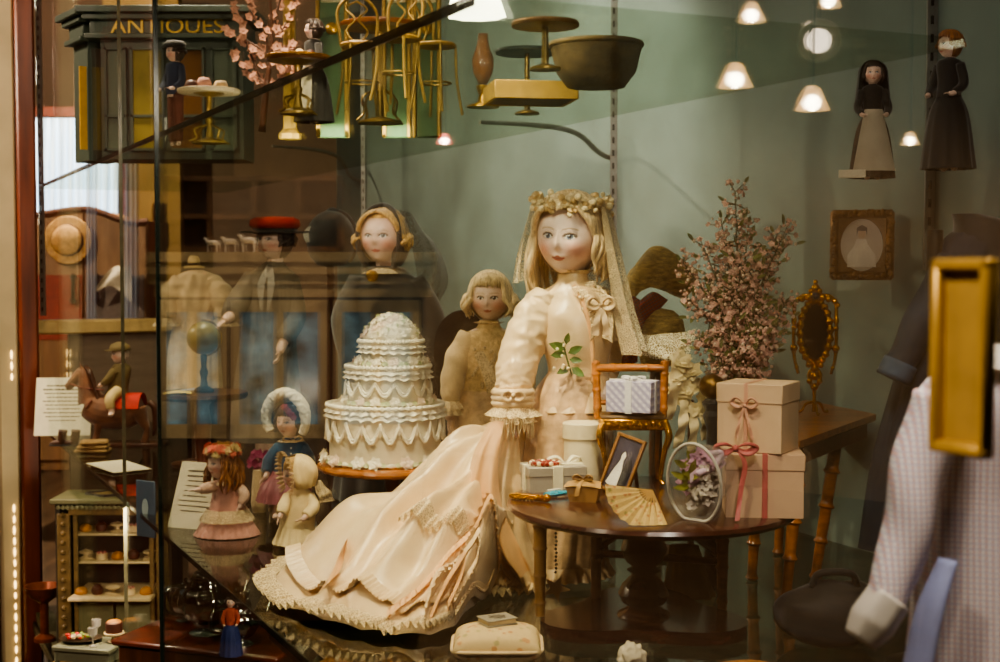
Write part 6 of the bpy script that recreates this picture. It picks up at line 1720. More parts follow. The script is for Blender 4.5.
# portrait on the back wall
q = wl(885); Lp = Lc(862, 245, q.y-.02); u = Lp.u
t = thing('oval_portrait', 'ornate bronze framed oval portrait hanging on the teal wall', 'picture frame', Lp.base)
Mp = Matrix.Rotation(ALONG, 4, 'Z') if False else Matrix.Rotation(R(-18), 4, 'Z')
bronze = mat('bronze gilt', '#7a5428', .45, metal=.6, var=.35, scale=40, bump=.5)
W_, H_ = 54*u, 62*u
b = B(); 
for x, z, dx, dz in ((-W_/2, 0, 8*u, H_+8*u), (W_/2, 0, 8*u, H_+8*u), (0, -H_/2, W_, 8*u), (0, H_/2, W_, 8*u)): b.box((0, 0, 0), (dx, .022, dz), M=Mp @ Matrix.Translation((x, 0, z)), bev=.005)
rg = random.Random(2)
for k in range(60):
    f = k/60*4; s = int(f); f -= s
    x, z = ((-W_/2+W_*f, H_/2), (W_/2, H_/2-H_*f), (W_/2-W_*f, -H_/2), (-W_/2, -H_/2+H_*f))[s]
    b.ball(Mp @ V((x+rg.uniform(-2, 2)*u, -.012, z+rg.uniform(-2, 2)*u)), (rg.uniform(2, 4)*u, .004, rg.uniform(2, 4)*u), 1)
fr_ = obj('carved_frame', b, bronze, t)
b = B(); n = 40; ri = [Mp @ V((20.5*u*math.cos(2*PI*k/n), -.006, 26*u*math.sin(2*PI*k/n))) for k in range(n)]
ro = [Mp @ V((max(-W_/2, min(W_/2, 60*u*math.cos(2*PI*k/n))), -.004, max(-H_/2, min(H_/2, 60*u*math.sin(2*PI*k/n))))) for k in range(n)]
b.grid([ri, ro], True); obj('mount', b, mat('bronze mount', '#6e4d26', .5, metal=.4, var=.2), t)
b = B(); b.add([p+V((0, .002, 0)) for p in ri], [list(range(n))]); ph = obj('portrait', b, mat('faded print', '#b5a596', .5, var=.1, scale=14), t)
b = B(); b.prism([(-14*u, -22*u), (14*u, -22*u), (13*u, -10*u), (6*u, 0), (4*u, 6*u), (-5*u, 6*u), (-8*u, -2*u), (-14*u, -10*u)], .001, Mp @ Matrix.Translation((0, -.0055, 0))); obj('printed_gown', b, mat('print pale', '#cfc1b2', .5, var=.08), ph)
b = B(); b.prism([(3.6*u*math.cos(k*PI/8), 11*u+5*u*math.sin(k*PI/8)) for k in range(16)], .001, Mp @ Matrix.Translation((0, -.0055, 0))); obj('printed_face', b, mat('print face', '#b89a84', .5, var=.05), ph)
b = B(); b.prism([(-5*u, 8*u), (-5*u, 17*u), (0, 20*u), (5*u, 17*u), (5*u, 8*u), (3.8*u, 14*u), (-3.8*u, 14*u)], .0012, Mp @ Matrix.Translation((0, -.0057, 0))); obj('printed_hair', b, mat('print dark', '#5a4a42', .5, var=.1), ph)
# dark blue coat hung at right, checked dress near the glass
denim = mat('dark blue denim', '#161e2b', .8, var=.3, scale=30, bump=.3)
L = Lc(930, 560, 1.72, 0)
t = thing('dark_coat', 'dark blue coat hanging on a stand behind the pink checked dress', 'coat', L.base)
b = B(); b.loft([(*L.p(985, 222), 12*L.u, 10*L.u), (*L.p(975, 246), 34*L.u, 24*L.u), (*L.p(960, 330), 48*L.u, 34*L.u), (*L.p(940, 440), 58*L.u, 38*L.u), (*L.p(930, 550), 66*L.u, 42*L.u)], 60, 40, fold=lambda a, q: 1+.09*q*math.sin(7*a)+.03*math.sin(13*a+9*q)); obj('coat_body', b, denim, t, 180)
b = B(); b.tube([L.p(952, 262, -.01), L.p(926, 310, -.03), L.p(906, 352, -.04), L.p(894, 376, -.04)], [16*L.u, 17*L.u, 15*L.u, 14*L.u], 20, 24, fold=lambda a, q: 1+.05*math.sin(16*q+a)); sl = obj('sleeve', b, denim, t, 180)
b = B(); b.tube([L.p(901, 362, -.04), L.p(893, 379, -.04)], [17*L.u, 17.5*L.u], 20, 4); obj('cuff', b, mat('blue grey cuff', '#2e3f50', .8, var=.2), sl, 180)
b = B(); b.loft([(*L.p(966, 214), 14*L.u, 14*L.u), (*L.p(984, 226), 30*L.u, 22*L.u), (*L.p(988, 262), 38*L.u, 28*L.u)], 30, 20); obj('collar', b, black, t, 180)
b = B(); b.lathe([(.05, 0), (.052, .01), (.01, .02), (.01, L.p(0, 230).z)], n=16); obj('stand', b, darkm, t)
ging = checkmat('pink and blue gingham', '#efe6e2', '#dab4ac', '#aab0d0', 76, 0, .85)
L = Lc(985, 780, 1.02, 0); u = L.u
t = thing('checked_dress', 'blurred pink and blue checked dress close to the glass at the right edge', 'dress', L.base)
b = B(); b.loft([(*L.p(1000, 348, .02), 22*u, 18*u), (*L.p(998, 366, .02), 56*u, 34*u), (*L.p(990, 410, .02), 78*u, 44*u), (*L.p(992, 500, .02), 74*u, 44*u), (*L.p(1000, 600, .02), 88*u, 52*u), (*L.p(1004, 770, .02), 110*u, 64*u)], 70, 40, fold=lambda a, q: 1+.035*math.sin(8*a+4*q)+.02*math.sin(17*a)); obj('dress_body', b, ging, t, 180)
b = B(); b.tube([L.p(942, 400, -.01), L.p(918, 470, -.02), L.p(905, 540, -.03), L.p(884, 606, -.04)], [30*u, 27*u, 24*u, 20*u], 24, 24, fold=lambda a, q: 1+.05*math.sin(14*q+2*a)); sl = obj('sleeve', b, ging, t, 180)
b = B(); b.tube([L.p(890, 596, -.04), L.p(872, 622, -.042), L.p(860, 640, -.044)], [21*u, 22*u, 16*u], 20, 14, fold=lambda a, q: 1+.06*math.sin(6*a)); obj('white_cuff', b, mat('white cuff', '#c9c0b4', .8, var=.06), sl, 180)
b = B(); b.tube([L.p(948, 560, -.045), L.p(930, 610, -.055), L.p(915, 680, -.06)], [11*u, 16*u, 18*u], 14, 14, flat=.4); obj('blue_sash', b, mat('lavender blue sash', '#7b82a8', .7, var=.1), t, 180)
b = B(); ruffle(b, L.p(1000, 350, .02), 20*u, .005, 50*u, -.012, 14, .06); obj('collar', b, mat('white cuff', '#c9c0b4'), t, 180)
# dark bundle and straw hat at the bottom right
L = Lc(832, 645, None, 0)
t = thing('dark_bag', 'dark brown velvet bag slumped on the shelf right of the round table', 'bag', L.base)
b = B(); b.add([V((v.x*.075*(1+.15*noise.noise(v*1.7)), v.y*.05, .044+v.z*.044*(1+.15*noise.noise(v*2)))) for v in ico(4)[0]], ico(4)[1]); obj('bag_body', b, mat('dark velvet', '#1d1510', .7, var=.3, scale=20, sheen=.4), t, 180)
b = B(); b.tube([V((-.03, -.01, .082)), V((-.02, -.015, .10)), V((.02, -.015, .10)), V((.03, -.01, .082))], [.005], 8, 20); obj('handle', b, black, t, 180)
q = P(752, 676, 1.62)
t = thing('tan_hat', 'curved tan straw hat crown at the bottom edge beside the round table base', 'hat', V((q.x, q.y, 0)))
b = B(); b.lathe([(.085, 0), (.086, .003), (.064, .006), (.063, .012), (.056, .026), (.03, .034), (.001, .036)], n=40); obj('crown_and_brim', b, mat('orange straw', '#a8703a', .75, var=.2, scale=60, bump=.3), t, 180)
b = B(); b.lathe([(.0645, .006), (.0655, .008), (.064, .014)], n=40); obj('band', b, brownw, t)
L = Lc(688, 599, 2.11, 0)
t = thing('draped_cloth', 'dim olive cream cloth draped low behind the round table legs', 'cloth', L.base)
b = B(); b.loft([(*L.p(684, 545), 14*L.u, 7*L.u), (*L.p(686, 572), 20*L.u, 12*L.u), (*L.p(688, 597), 26*L.u, 16*L.u)], 60, 24, fold=lambda a, q: 1+.12*q*math.sin(6*a)+.05*math.sin(13*a)); obj('cloth', b, mat('olive cream cloth', '#8a7a52', .85, var=.15, scale=20), t, 180)
# wall shelf: card and two dim dolls
Lk = Lc(852, 178, 1.74, .6285)
paper('price_card', 'blank pale card leaning on the narrow wall shelf', V((P(852, 180, 2.12).x, 2.12, .6405)), .040, .020, R(50), R(-14), 0)
def mini(name, label, bx, by, D, H_, yaw, top, bottom, hairm, skirt=True, z=None, hat=None, apron=None, veil=None, sit=False, group=None, hl=.8, facing=0, sk=(.78, .55, .44), hood=None):
    """small standing figure of pixel height H_"""
    L = Lc(bx, by, D, z); u = L.u; h = H_*u
    t = thing(name, label, 'doll', L.base, 0, group)
    hh = h*.095
    Hd = headframe(V((0, 0, h-hh)), hh, yaw, 0, 0)
    z_ = lambda f: V((0, 0, h*f))
    Rz = Matrix.Rotation(R(yaw*.7+facing), 3, 'Z')
    a = lambda x, y, zf: Rz @ V((x*h, y*h, 0))+V((0, 0, zf*h))
    body(t, Hd, a(0, 0, .80), [(*a(0, 0, .80), h*.03, h*.03), (*a(0, 0, .765), h*.085, h*.055), (*a(0, 0, .62), h*.07, h*.06), (*a(0, 0, .48), h*.08, h*.065)],
         [([a(-.09, 0, .765), a(-.125, -.02, .62), a(-.10, -.11, .55), a(-.085, -.14, .55)], [h*.026, h*.023, h*.019, h*.015], (0, 0, -1)), ([a(.09, 0, .765), a(.125, -.02, .62), a(.10, -.11, .55), a(.085, -.14, .55)], [h*.026, h*.023, h*.019, h*.015], (0, 0, -1))],
         legs=[([a(-.04, 0, .5), a(-.042, 0, .25), a(-.042, 0, .03)], [h*.04, h*.032, h*.022]), ([a(.04, 0, .5), a(.042, 0, .25), a(.042, 0, .03)], [h*.04, h*.032, h*.022])], vox=max(.0008, h*.006), hs=h*.055, sk=sk)
    b = B(); b.loft([(*a(0, 0, .815), h*.034, h*.034), (*a(0, 0, .775), h*.09, h*.06), (*a(0, 0, .64), h*.08, h*.068), (*a(0, 0, .50), h*.092, h*.078)], 32, 20); obj('bodice', b, top, t, 180)
    for s in (-1, 1):
        b = B(); b.tube([a(s*.085, 0, .765), a(s*.125, -.02, .625), a(s*.102, -.10, .555)], [h*.034, h*.036, h*.026], 12, 14); obj('sleeve', b, top, t, 180)
    if skirt:
        b = B(); b.loft([(*a(0, 0, .56), h*.078, h*.066), (*a(0, 0, .4), h*.14, h*.12), (*a(0, 0, .03), h*.19, h*.17)], 60, 20, fold=lambda an, q: 1+.05*q*math.sin(12*an)); obj('skirt', b, bottom, t, 180)
        if apron:
            b = B(); rows = []
            for i in range(10):
                f = i/9; rows.append([Rz @ V((h*(.098+.130*f)*math.sin(an), -h*(.090+.116*f)*math.cos(an), h*(.60-.52*f))) for an in [R(-50)+R(100)*k/14 for k in range(15)]])
            b.grid(rows); obj('apron', b, apron, t, 180)
    else:
        for s in (-1, 1):
            b = B(); b.tube([a(s*.04, 0, .52), a(s*.044, 0, .25), a(s*.044, 0, .06)], [h*.055, h*.046, h*.038], 12, 12); obj('trouser_leg', b, bottom, t, 180)
    if hairm: hair(t, Hd, hairm, hl, 22, 56, 10, .05, .15, .14, 0, fr=.5)
    if hat: b = B(); b.lathe([(.95, .45), (1.08, .5), (1.12, .8), (.8, 1.12), (.001, 1.18)], n=24, M=Hd); b.lathe([(.001, .46), (.7, .44), (.7, .5), (.001, .53)], n=18, M=Hd @ Matrix.Translation((0, -.75, 0))); obj('cap', b, hat, t, 180)
    if hood:
        b = B(); g = []
        for i in range(14):
            f = i/13; e = R(88)-R(88)*min(1, f*2); kz = -3.2*max(0, f-.5)*2
            g.append([Hd @ V((1.3*math.sin(an)*math.cos(e)*(1+.5*max(0, f-.5)), -1.2*math.cos(an)*math.cos(e)*(1+.3*max(0, f-.5))+.1, 1.25*math.sin(e)+kz)) for an in [R(62)+(2*PI-R(124))*j/30 for j in range(31)]])
        b.grid(g); obj('hood', b, hood, t, 180)
    return t
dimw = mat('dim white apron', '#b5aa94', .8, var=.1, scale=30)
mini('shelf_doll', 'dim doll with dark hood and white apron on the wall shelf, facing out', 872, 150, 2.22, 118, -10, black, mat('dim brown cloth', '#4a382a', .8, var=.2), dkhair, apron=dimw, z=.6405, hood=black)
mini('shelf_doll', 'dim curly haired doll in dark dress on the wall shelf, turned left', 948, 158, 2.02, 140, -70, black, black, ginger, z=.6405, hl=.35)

# ---------------------------------------------------------------- upper shelf
ZU = .7555
green = mat('dark green paint', '#3a4438', .5, var=.12, scale=10)
green2 = mat('green panel', '#4a5443', .5, var=.15, scale=10)
L = Lc(150, 170, 3.25, ZU); u = L.u
t = thing('shop_front', 'dark green miniature shop front lettered in gold on the upper glass shelf', 'miniature shop', L.base)
Xa, Xb, Ya, Yb = -50*u, 92*u, -.0, .17
ztop = L.p(150, 6).z; zc = L.p(150, 38).z
b = B(); 
b.box(((Xa+Xb)/2, .09, zc/2), (Xb-Xa, .14, zc)); b.box((-66*u, .12, zc/2), (34*u, .10, zc), R(35)); obj('case', b, green, t)
b = B()
for (z0, z1, e) in ((zc, zc+.012, .010), (zc+.012, ztop-.03, .0), (ztop-.03, ztop-.016, .014), (ztop-.016, ztop, .026)):
    b.box(((Xa+Xb)/2-4*u, .085, (z0+z1)/2), (Xb-Xa+12*u+2*e, .15+2*e, z1-z0), 0, .002)
    b.box((-66*u, .115, (z0+z1)/2), (42*u+2*e, .10+2*e, z1-z0), R(35), .002)
obj('cornice', b, green, t)
textobj('lettering', 'ANTIQUES', 21*u, .002, mat('gold letters', '#c9a24c', .35, metal=.5, var=.15), t, Matrix.Translation((18*u, .0085, L.p(0, 26).z)) @ Matrix.Rotation(R(90), 4, 'X') @ Matrix.Diagonal((1.12, 1, 1, 1)))
for x0, x1, m in ((-46, -24, green2), (-20, 14, mat('amber pane', '#7a6a30', .2, var=.25, scale=8, emit=.12)), (18, 54, mat('brown pane', '#6b4a2a', .2, var=.25, scale=8)), (60, 86, green2)):
    b = B(); 
    for a, c in ((x0, x0+2.5), (x1-2.5, x1)): b.box(((a+c)/2*u, .016, zc*.5), ((c-a)*u, .012, zc*.86))
    for zf in (.08, .36, .92): b.box(((x0+x1)/2*u, .016, zc*zf), ((x1-x0)*u, .012, .006))
    p_ = obj('window_bay', b, green, t)
    b = B(); b.box(((x0+x1)/2*u, .019, zc*.5), ((x1-x0-4)*u, .004, zc*.82)); obj('pane', b, m, p_)
b = B(); b.box((-72*u, .05, zc*.44), (7*u, .006, zc*.7), R(35)); obj('yellow_column', b, mat('yellow paint', '#b38a1e', .5, var=.1), t)
blues = mat('blue jacket', '#26324a', .8, var=.15, scale=30)
mini('boy_doll', 'small boy doll in blue jacket and black cap beside the cake table', 176, 158, 2.95, 104, -55, blues, mat('rust trousers', '#6b3a2a', .8, var=.1), dkhair, skirt=False, z=ZU, hat=black, hl=.2)
def cafe_table(name, label, px, D, ytop, rpx, topm, legm):
    b0 = P(px, 100, D); L = Lc(px, 100, D, ZU); u = L.u; zt = L.p(px, ytop).z; r = rpx*u
    t = thing(name, label, 'table', L.base)
    b = B(); b.lathe([(.001, zt-.007), (r*.97, zt-.007), (r, zt-.004), (r, zt), (r*.97, zt+.001), (.001, zt)], n=44); obj('tabletop', b, topm, t)
    b = B(); b.lathe([(r*.5, zt-.007), (.006, zt-.014), (.005, zt*.5), (.008, zt*.45), (.005, zt*.3), (.008, .012), (r*.55, .004), (r*.56, 0)], n=24); obj('pedestal', b, legm, t)
    for k in range(4):
        a = PI/4+PI/2*k; d = V((math.cos(a), math.sin(a), 0))
        b = B(); b.tube([d*.006+V((0, 0, zt*.35)), d*r*.55+V((0, 0, zt*.25)), d*r*.5+V((0, 0, zt*.1)), d*r*.75+V((0, 0, .002))], [.0022], 6, 18); obj('scroll_leg', b, legm, t)
    return t, zt, L
brassd = mat('dull gilt wire', '#94783e', .42, metal=.6, var=.2, scale=40)
marble = mat('cream marble', '#c9b894', .4, var=.15, scale=14)
t, zt_, L = cafe_table('cake_stand_table', 'cream topped gilt table with little cakes below the shop lettering', 209, 2.85, 90, 31, marble, brassd)
rose_ic = mat('pink cake icing', '#cf9a8a', .6, var=.1, scale=60); chocm = mat('chocolate cake', '#4a2418', .5, var=.2)
for k, (dx, r, h, m, lab) in enumerate(((-16, 7, 9, chocm, 'tiny chocolate cake at the left of the cream topped table'), (-4, 8, 12, rose_ic, 'tiny pink frosted cake in the middle of the cream topped table'), (12, 8, 9, creamcl, 'tiny cream cake at the right of the cream topped table'))):
    t = thing('tiny_cake', lab, 'cake', L.base+V((dx*L.u, -.012+.004*k, zt_+.001)))
    u = L.u; b = B(); b.lathe([(r*1.1*u, 0), (r*1.15*u, .002), (.001, .002)], n=24); obj('plate', b, white, t)
    b = B(); b.lathe([(r*.85*u, .002), (r*.9*u, h*.5*u), (r*.6*u, h*.9*u), (.001, h*u)], n=24, mod=lambda a, q: 1+.05*math.sin(9*a)); obj('cake_body', b, m, t, 180)
# second cafe table, tray, woman in black, blossom tree
t, zt_, L = cafe_table('tray_table', 'round gilt rimmed table with a tray of food beside the woman in black', 298, 2.30, 57, 31, brownw, brassd)
u = L.u
b = B(); n = 40; r = 31*u; b.tube([V((r*math.cos(2*PI*k/n), r*math.sin(2*PI*k/n), zt_-.001)) for k in range(n+1)], [.003], 8, 80); obj('gilt_rim', b, gold, t)
for k, (dx, m, lab) in enumerate(((-12, rose_ic, 'tiny pink pastry on the tray table'), (2, creamcl, 'tiny cream pastry on the tray table'), (12, chocm, 'tiny dark pastry on the tray table'))):
    b = B(); b.lathe([(4.5*u, 0), (5*u, 3*u), (3*u, 6*u), (.001, 7*u)], n=18, mod=lambda a, q: 1+.06*math.sin(7*a))
    solid('pastry', b, m, lab, 'pastry', L.base+V((dx*u, -.01+.008*k, zt_+.002)), ang=180)
mini('waitress_doll', 'doll in black dress with white collar and apron behind the tray table', 314, 105, 2.48, 104, -75, black, black, dkhair, apron=dimw, z=ZU, hl=.25)
L = Lc(262, 130, 2.6, ZU)
t = thing('blossom_tree', 'bare branching tree with pink blossoms right of the miniature shop front', 'tree', L.base)
st = B(); bl = B()
st.tube([V((0, 0, 0)), L.p(266, 90), L.p(272, 40), L.p(268, -20)], [.007, .006, .004, .002], 8)
for (x0, y0, x1, y1) in ((265, 96, 243, 34), (267, 80, 286, 22), (270, 50, 250, 10), (271, 40, 282, -8), (266, 86, 248, 70), (268, 66, 284, 52), (269, 58, 246, 40), (266, 92, 280, 78)):
    a, c = L.p(x0, y0), L.p(x1, y1, rng.uniform(-.03, .03)); st.tube([a, a.lerp(c, .5)+V((0, 0, .004)), c], [.003, .0014], 6)
    for k in range(13): bl.petal_flower(a.lerp(c, .3+.7*k/6)+V((rng.gauss(0, .006), rng.gauss(0, .006), rng.gauss(0, .006))), .010, 5)
obj('trunk', st, brownw, t, 180); obj('blossom', bl, mat('dusty pink blossom', '#b3826c', .7, var=.2, scale=50), t, 60)
# gilt pillar and green picture boards at the top
L = Lc(290, 110, 2.75, ZU)
t = thing('gilt_pillar', 'tall gilt ornamental pillar behind the woman in black', 'pillar', L.base)
b = B(); b.lathe([(.022, 0), (.022, .01), (.013, .02), (.012, .15), (.012, .40)], n=20, mod=lambda a, q: 1+.06*math.sin(8*a)); obj('shaft', b, goldpaint, t)
b = B(); b.lathe([(.012, .40), (.022, .42), (.022, .43)], n=20); obj('capital', b, gold, t)
grn = mat('bright green board', '#4c6a47', .6, var=.1, scale=14); plq = mat('pale plaque', '#c9c29c', .6, var=.05)
for k, (x0, x1, lab) in enumerate(((318, 348, 'green framed drawer board just right of the woman in black'), (384, 410, 'green framed drawer board in the middle of the top edge'), (414, 440, 'green framed drawer board next to the white lampshade'))):
    L = Lc((x0+x1)/2, 100, 2.72, ZU); t = thing('drawer_board', lab, 'board', L.base)
    z0, z1 = L.p(0, 40).z, L.p(0, -12).z; w_ = (x1-x0)*L.u
    b = B(); b.box((0, 0, z1/2), (w_, .02, z1), bev=.003); obj('panel', b, grn, t)
    b = B(); b.box((0, -.012, z1*.93), (w_*.7, .004, .02), bev=.001); obj('plaque', b, plq, t)
    b = B(); b.lathe([(.010, 0), (.012, .003), (.008, .005)], n=20, M=Matrix.Translation((0, -.010, z0+.02)) @ Matrix.Rotation(R(90), 4, 'X')); obj('ring_pull', b, brass, t)
    for s in (-1, 1): b = B(); b.box((s*w_*.47, -.003, z1/2), (.008, .024, z1), bev=.002); obj('gilt_stile', b, goldpaint, t)
# gilt wire chairs and table
def wire_chair(label, px, D, ybase_seat, ytop, wpx, rz):
    L = Lc(px, 100, D, ZU); u = L.u; zs = L.p(0, ybase_seat).z; zt = L.p(0, ytop).z; r = wpx*u/2
    t = thing('wire_chair', label, 'chair', L.base, rz, 'gilt wire chairs')
    b = B(); b.lathe([(.001, zs-.004), (r*.95, zs-.004), (r, zs), (r*.9, zs+.003), (.001, zs+.003)], n=32); obj('seat', b, mat('woven gilt seat', '#9a7434', .5, var=.25, scale=60), t)
    for sx in (-1, 1):
        for sy in (-1, 1):
            b = B(); b.tube([V((sx*r*.7, sy*r*.7, zs)), V((sx*r*.75, sy*r*.75, zs*.5)), V((sx*r*.95, sy*r*.95, 0))], [.0026], 7); obj('leg', b, brassd, t)
    b = B(); b.tube([V((-r*.8, r*.6, zs)), V((-r*.9, r*.8, zs+(zt-zs)*.7)), V((0, r*.95, zt)), V((r*.9, r*.8, zs+(zt-zs)*.7)), V((r*.8, r*.6, zs))], [.003], 7, 30)
    for s in (-1, 1): b.tube([V((0, r*.8, zs+.004)), V((s*r*.5, r*.85, zs+(zt-zs)*.3)), V((s*r*.1, r*.9, zs+(zt-zs)*.55)), V((s*r*.5, r*.92, zs+(zt-zs)*.75)), V((0, r*.94, zs+(zt-zs)*.9))], [.002], 6, 30)
    obj('wire_back', b, brassd, t)
    b = B(); b.tube([V((r*.74*math.cos(2*PI*k/24), r*.74*math.sin(2*PI*k/24), zs*.45)) for k in range(25)], [.0018], 6, 48); obj('stretcher_ring', b, brassd, t)
wire_chair('gilt wire chair nearest the woman in black, under the dark shelf edge', 362, 2.28, 45, -8, 44, R(20))
wire_chair('gilt wire chair in the middle of the wire furniture', 398, 2.12, 38, -15, 42, R(-25))
wire_chair('gilt wire chair furthest right, next to the white lampshade', 436, 2.3, 45, -12, 40, R(60))
t, zt_, L = cafe_table('wire_table', 'square edged gilt wire table between the wire chairs at the top', 380, 2.45, 24, 40, midwood, brassd)
# oil lamp, dark trays, gilt box
L = Lc(483, 98, 1.9, None) if False else Lc(483, 100, 2.2, ZU)
t = thing('oil_lamp', 'small amber glass oil lamp on the upper shelf below the white shade', 'lamp', L.base); u = L.u
b = B(); b.lathe([(16*u, 0), (16*u, .003), (6*u, .008), (4*u, .02), (7*u, .03), (7*u, .034), (2*u, .036)], n=24); obj('brass_foot', b, brass, t)
b = B(); b.lathe([(4*u, .036), (10*u, .055), (11*u, .075), (6*u, .098), (5*u, .115)], n=24); obj('chimney', b, mat('amber glass', '#8a5a34', .1, var=.2, alpha=.6), t, 180)
c = P(476, 4, 1.75); zc_ = c.z
t = thing('scalloped_lamp', 'lit white scalloped glass lampshade at the top edge', 'lamp', c)
u = 1.75/FPX
b = B(); b.lathe([(3*u, 38*u), (10*u, 30*u), (22*u, 10*u), (29*u, -12*u)], n=80, mod=lambda a, q: 1+.05*q*math.sin(10*a)); obj('shade', b, mat('lit milk glass', '#fff0d0', .4, emit=5.0, var=.02), t, 180)
b = B(); b.ball((0, 0, 4*u), 7*u, 2); obj('bulb', b, bulbm, t)
b = B(); b.tube([V((0, 0, 36*u)), V((0, 0, 1.62-c.z))], [.004], 6); obj('cord', b, darkm, t)
def disc_stand(label, px, D, y, rpx, m):
    L = Lc(px, 100, D, ZU); u = L.u; z = L.p(px, y).z; t = thing('display_stand', label, 'stand', L.base)
    b = B(); b.lathe([(.001, z-.006), (rpx*u*.98, z-.006), (rpx*u, z-.003), (rpx*u*.97, z), (.001, z)], n=36); obj('plate', b, m, t)
    b = B(); b.lathe([(.02, 0), (.02, .003), (.005, .008), (.004, z-.006)], n=16); obj('stem', b, brassd, t)
    return t
disc_stand('round bronze display stand at the top edge right of the white lampshade', 545, 1.78, 22, 34, mat('bronze plate', '#6e4e2c', .4, metal=.4, var=.2))
disc_stand('round dark green display stand behind the oil lamp', 527, 2.30, 50, 32, mat('dark green plate', '#39443e', .4, var=.2))
L = Lc(530, 104, 2.12, ZU); u = L.u
t = thing('tilted_box', 'flat tan box with gilt edges lying on the upper glass shelf', 'box', L.base, R(10))
b = B(); b.box((0, 0, .012), (80*u, .10, .024), bev=.003); obj('box', b, mat('tan leather', '#6e5430', .6, var=.15, scale=14), t)
b = B()
for s in (-1, 1): b.box((0, s*.05, .012), (82*u, .005, .027), bev=.001); b.box((s*40*u, 0, .012), (.005, .104, .027), bev=.001)
obj('gilt_edging', b, goldpaint, t)
L = Lc(596, 80, 1.95, ZU); u = L.u
t = thing('tan_basket', 'round woven tan basket seen from below on the upper shelf', 'basket', L.base)
b = B(); b.lathe([(.04, 0), (.055, .02), (.062, .05), (.064, .06), (.058, .06), (.05, .02), (.001, .006)], n=40, mod=lambda a, q: 1+.02*math.sin(24*a)); obj('bowl', b, mat('dim straw', '#6b5836', .8, var=.3, scale=60, bump=.5), t, 180)
b = B(); b.tube([V((.063*math.cos(2*PI*k/24), .063*math.sin(2*PI*k/24), .058)) for k in range(25)], [.004], 8, 48); obj('rolled_rim', b, mat('dim straw', '#6b5836'), t, 180)

# ---------------------------------------------------------------- lower compartment: bakery cupboard and tea things
ZL = -.5715
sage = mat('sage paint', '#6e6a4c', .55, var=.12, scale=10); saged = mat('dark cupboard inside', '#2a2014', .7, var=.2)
D = 3.62
L = Lc(115, 660, D, ZL); u = L.u
t = thing('bakery_cupboard', 'sage painted bakery cupboard with beaded frame below the glass shelf', 'cabinet', L.base)
zt = L.p(0, 503).z; Wd = 112*u; dp = .13
def sx(px): return L.p(px, 600).x
b = B()
b.box((0, dp, zt/2), (Wd, .008, zt)); 
for s in (-1, 1): b.box((s*Wd/2, dp/2, zt/2), (.012, dp, zt))
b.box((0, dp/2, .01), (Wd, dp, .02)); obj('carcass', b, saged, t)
b = B(); b.box((0, dp/2-.006, zt+.006), (Wd+.03, dp+.03, .014), bev=.003); top = obj('top', b, sage, t)
b = B()
for k in range(24): b.ball((-Wd/2+Wd*(k+.5)/24, -.012, zt-.010), (.007, .005, .007), 1)
obj('carved_edge', b, sage, top)
b = B()
for s in (-1, 1):
    b.box((s*(Wd/2-.016), 0, zt*.47), (.034, .012, zt*.94), bev=.002)
    for k in range(17): b.ball((s*(Wd/2-.016), -.009, .03+k*(zt-.06)/16), .0075, 1)
    b.box((s*(Wd/2-.046), .004, zt*.47), (.012, .010, zt*.94), bev=.002)
b.box((0, 0, zt-.022), (Wd*.8, .012, .02), bev=.002); obj('beaded_frame', b, mat('tan carved wood', '#6b5532', .5, var=.3, scale=40), t)
shelf_y = [L.p(0, y).z for y in (535, 563, 594)]
for z in shelf_y: b = B(); b.box((0, dp*.48, z), (Wd*.72, dp*.9, .006), bev=.001); obj('shelf_board', b, cream, t)
b = B(); b.box((0, -.02, shelf_y[2]-.004), (Wd*.74, .06, .010), bev=.002); obj('counter', b, cream, t)
for s in (-1, 1):
    b = B(); b.box((s*Wd*.17, .006, shelf_y[2]*.46), (Wd*.32, .010, shelf_y[2]*.84), bev=.002); d_ = obj('door', b, sage, t)
    b = B(); b.ball((s*Wd*.04, -.004, shelf_y[2]*.55), .006, 2); obj('knob', b, brass, d_)
bun = mat('golden bun', '#a8702c', .6, var=.25, scale=40); pinkb = mat('pink macaroon', '#9c5a52', .6, var=.15); creamb = mat('cream bun', '#c2ad86', .6, var=.15)
names = ['bun', 'cake', 'pot']
k = 0
rgx = random.Random(8)
words = {0: 'top', 1: 'middle', 2: 'counter'}
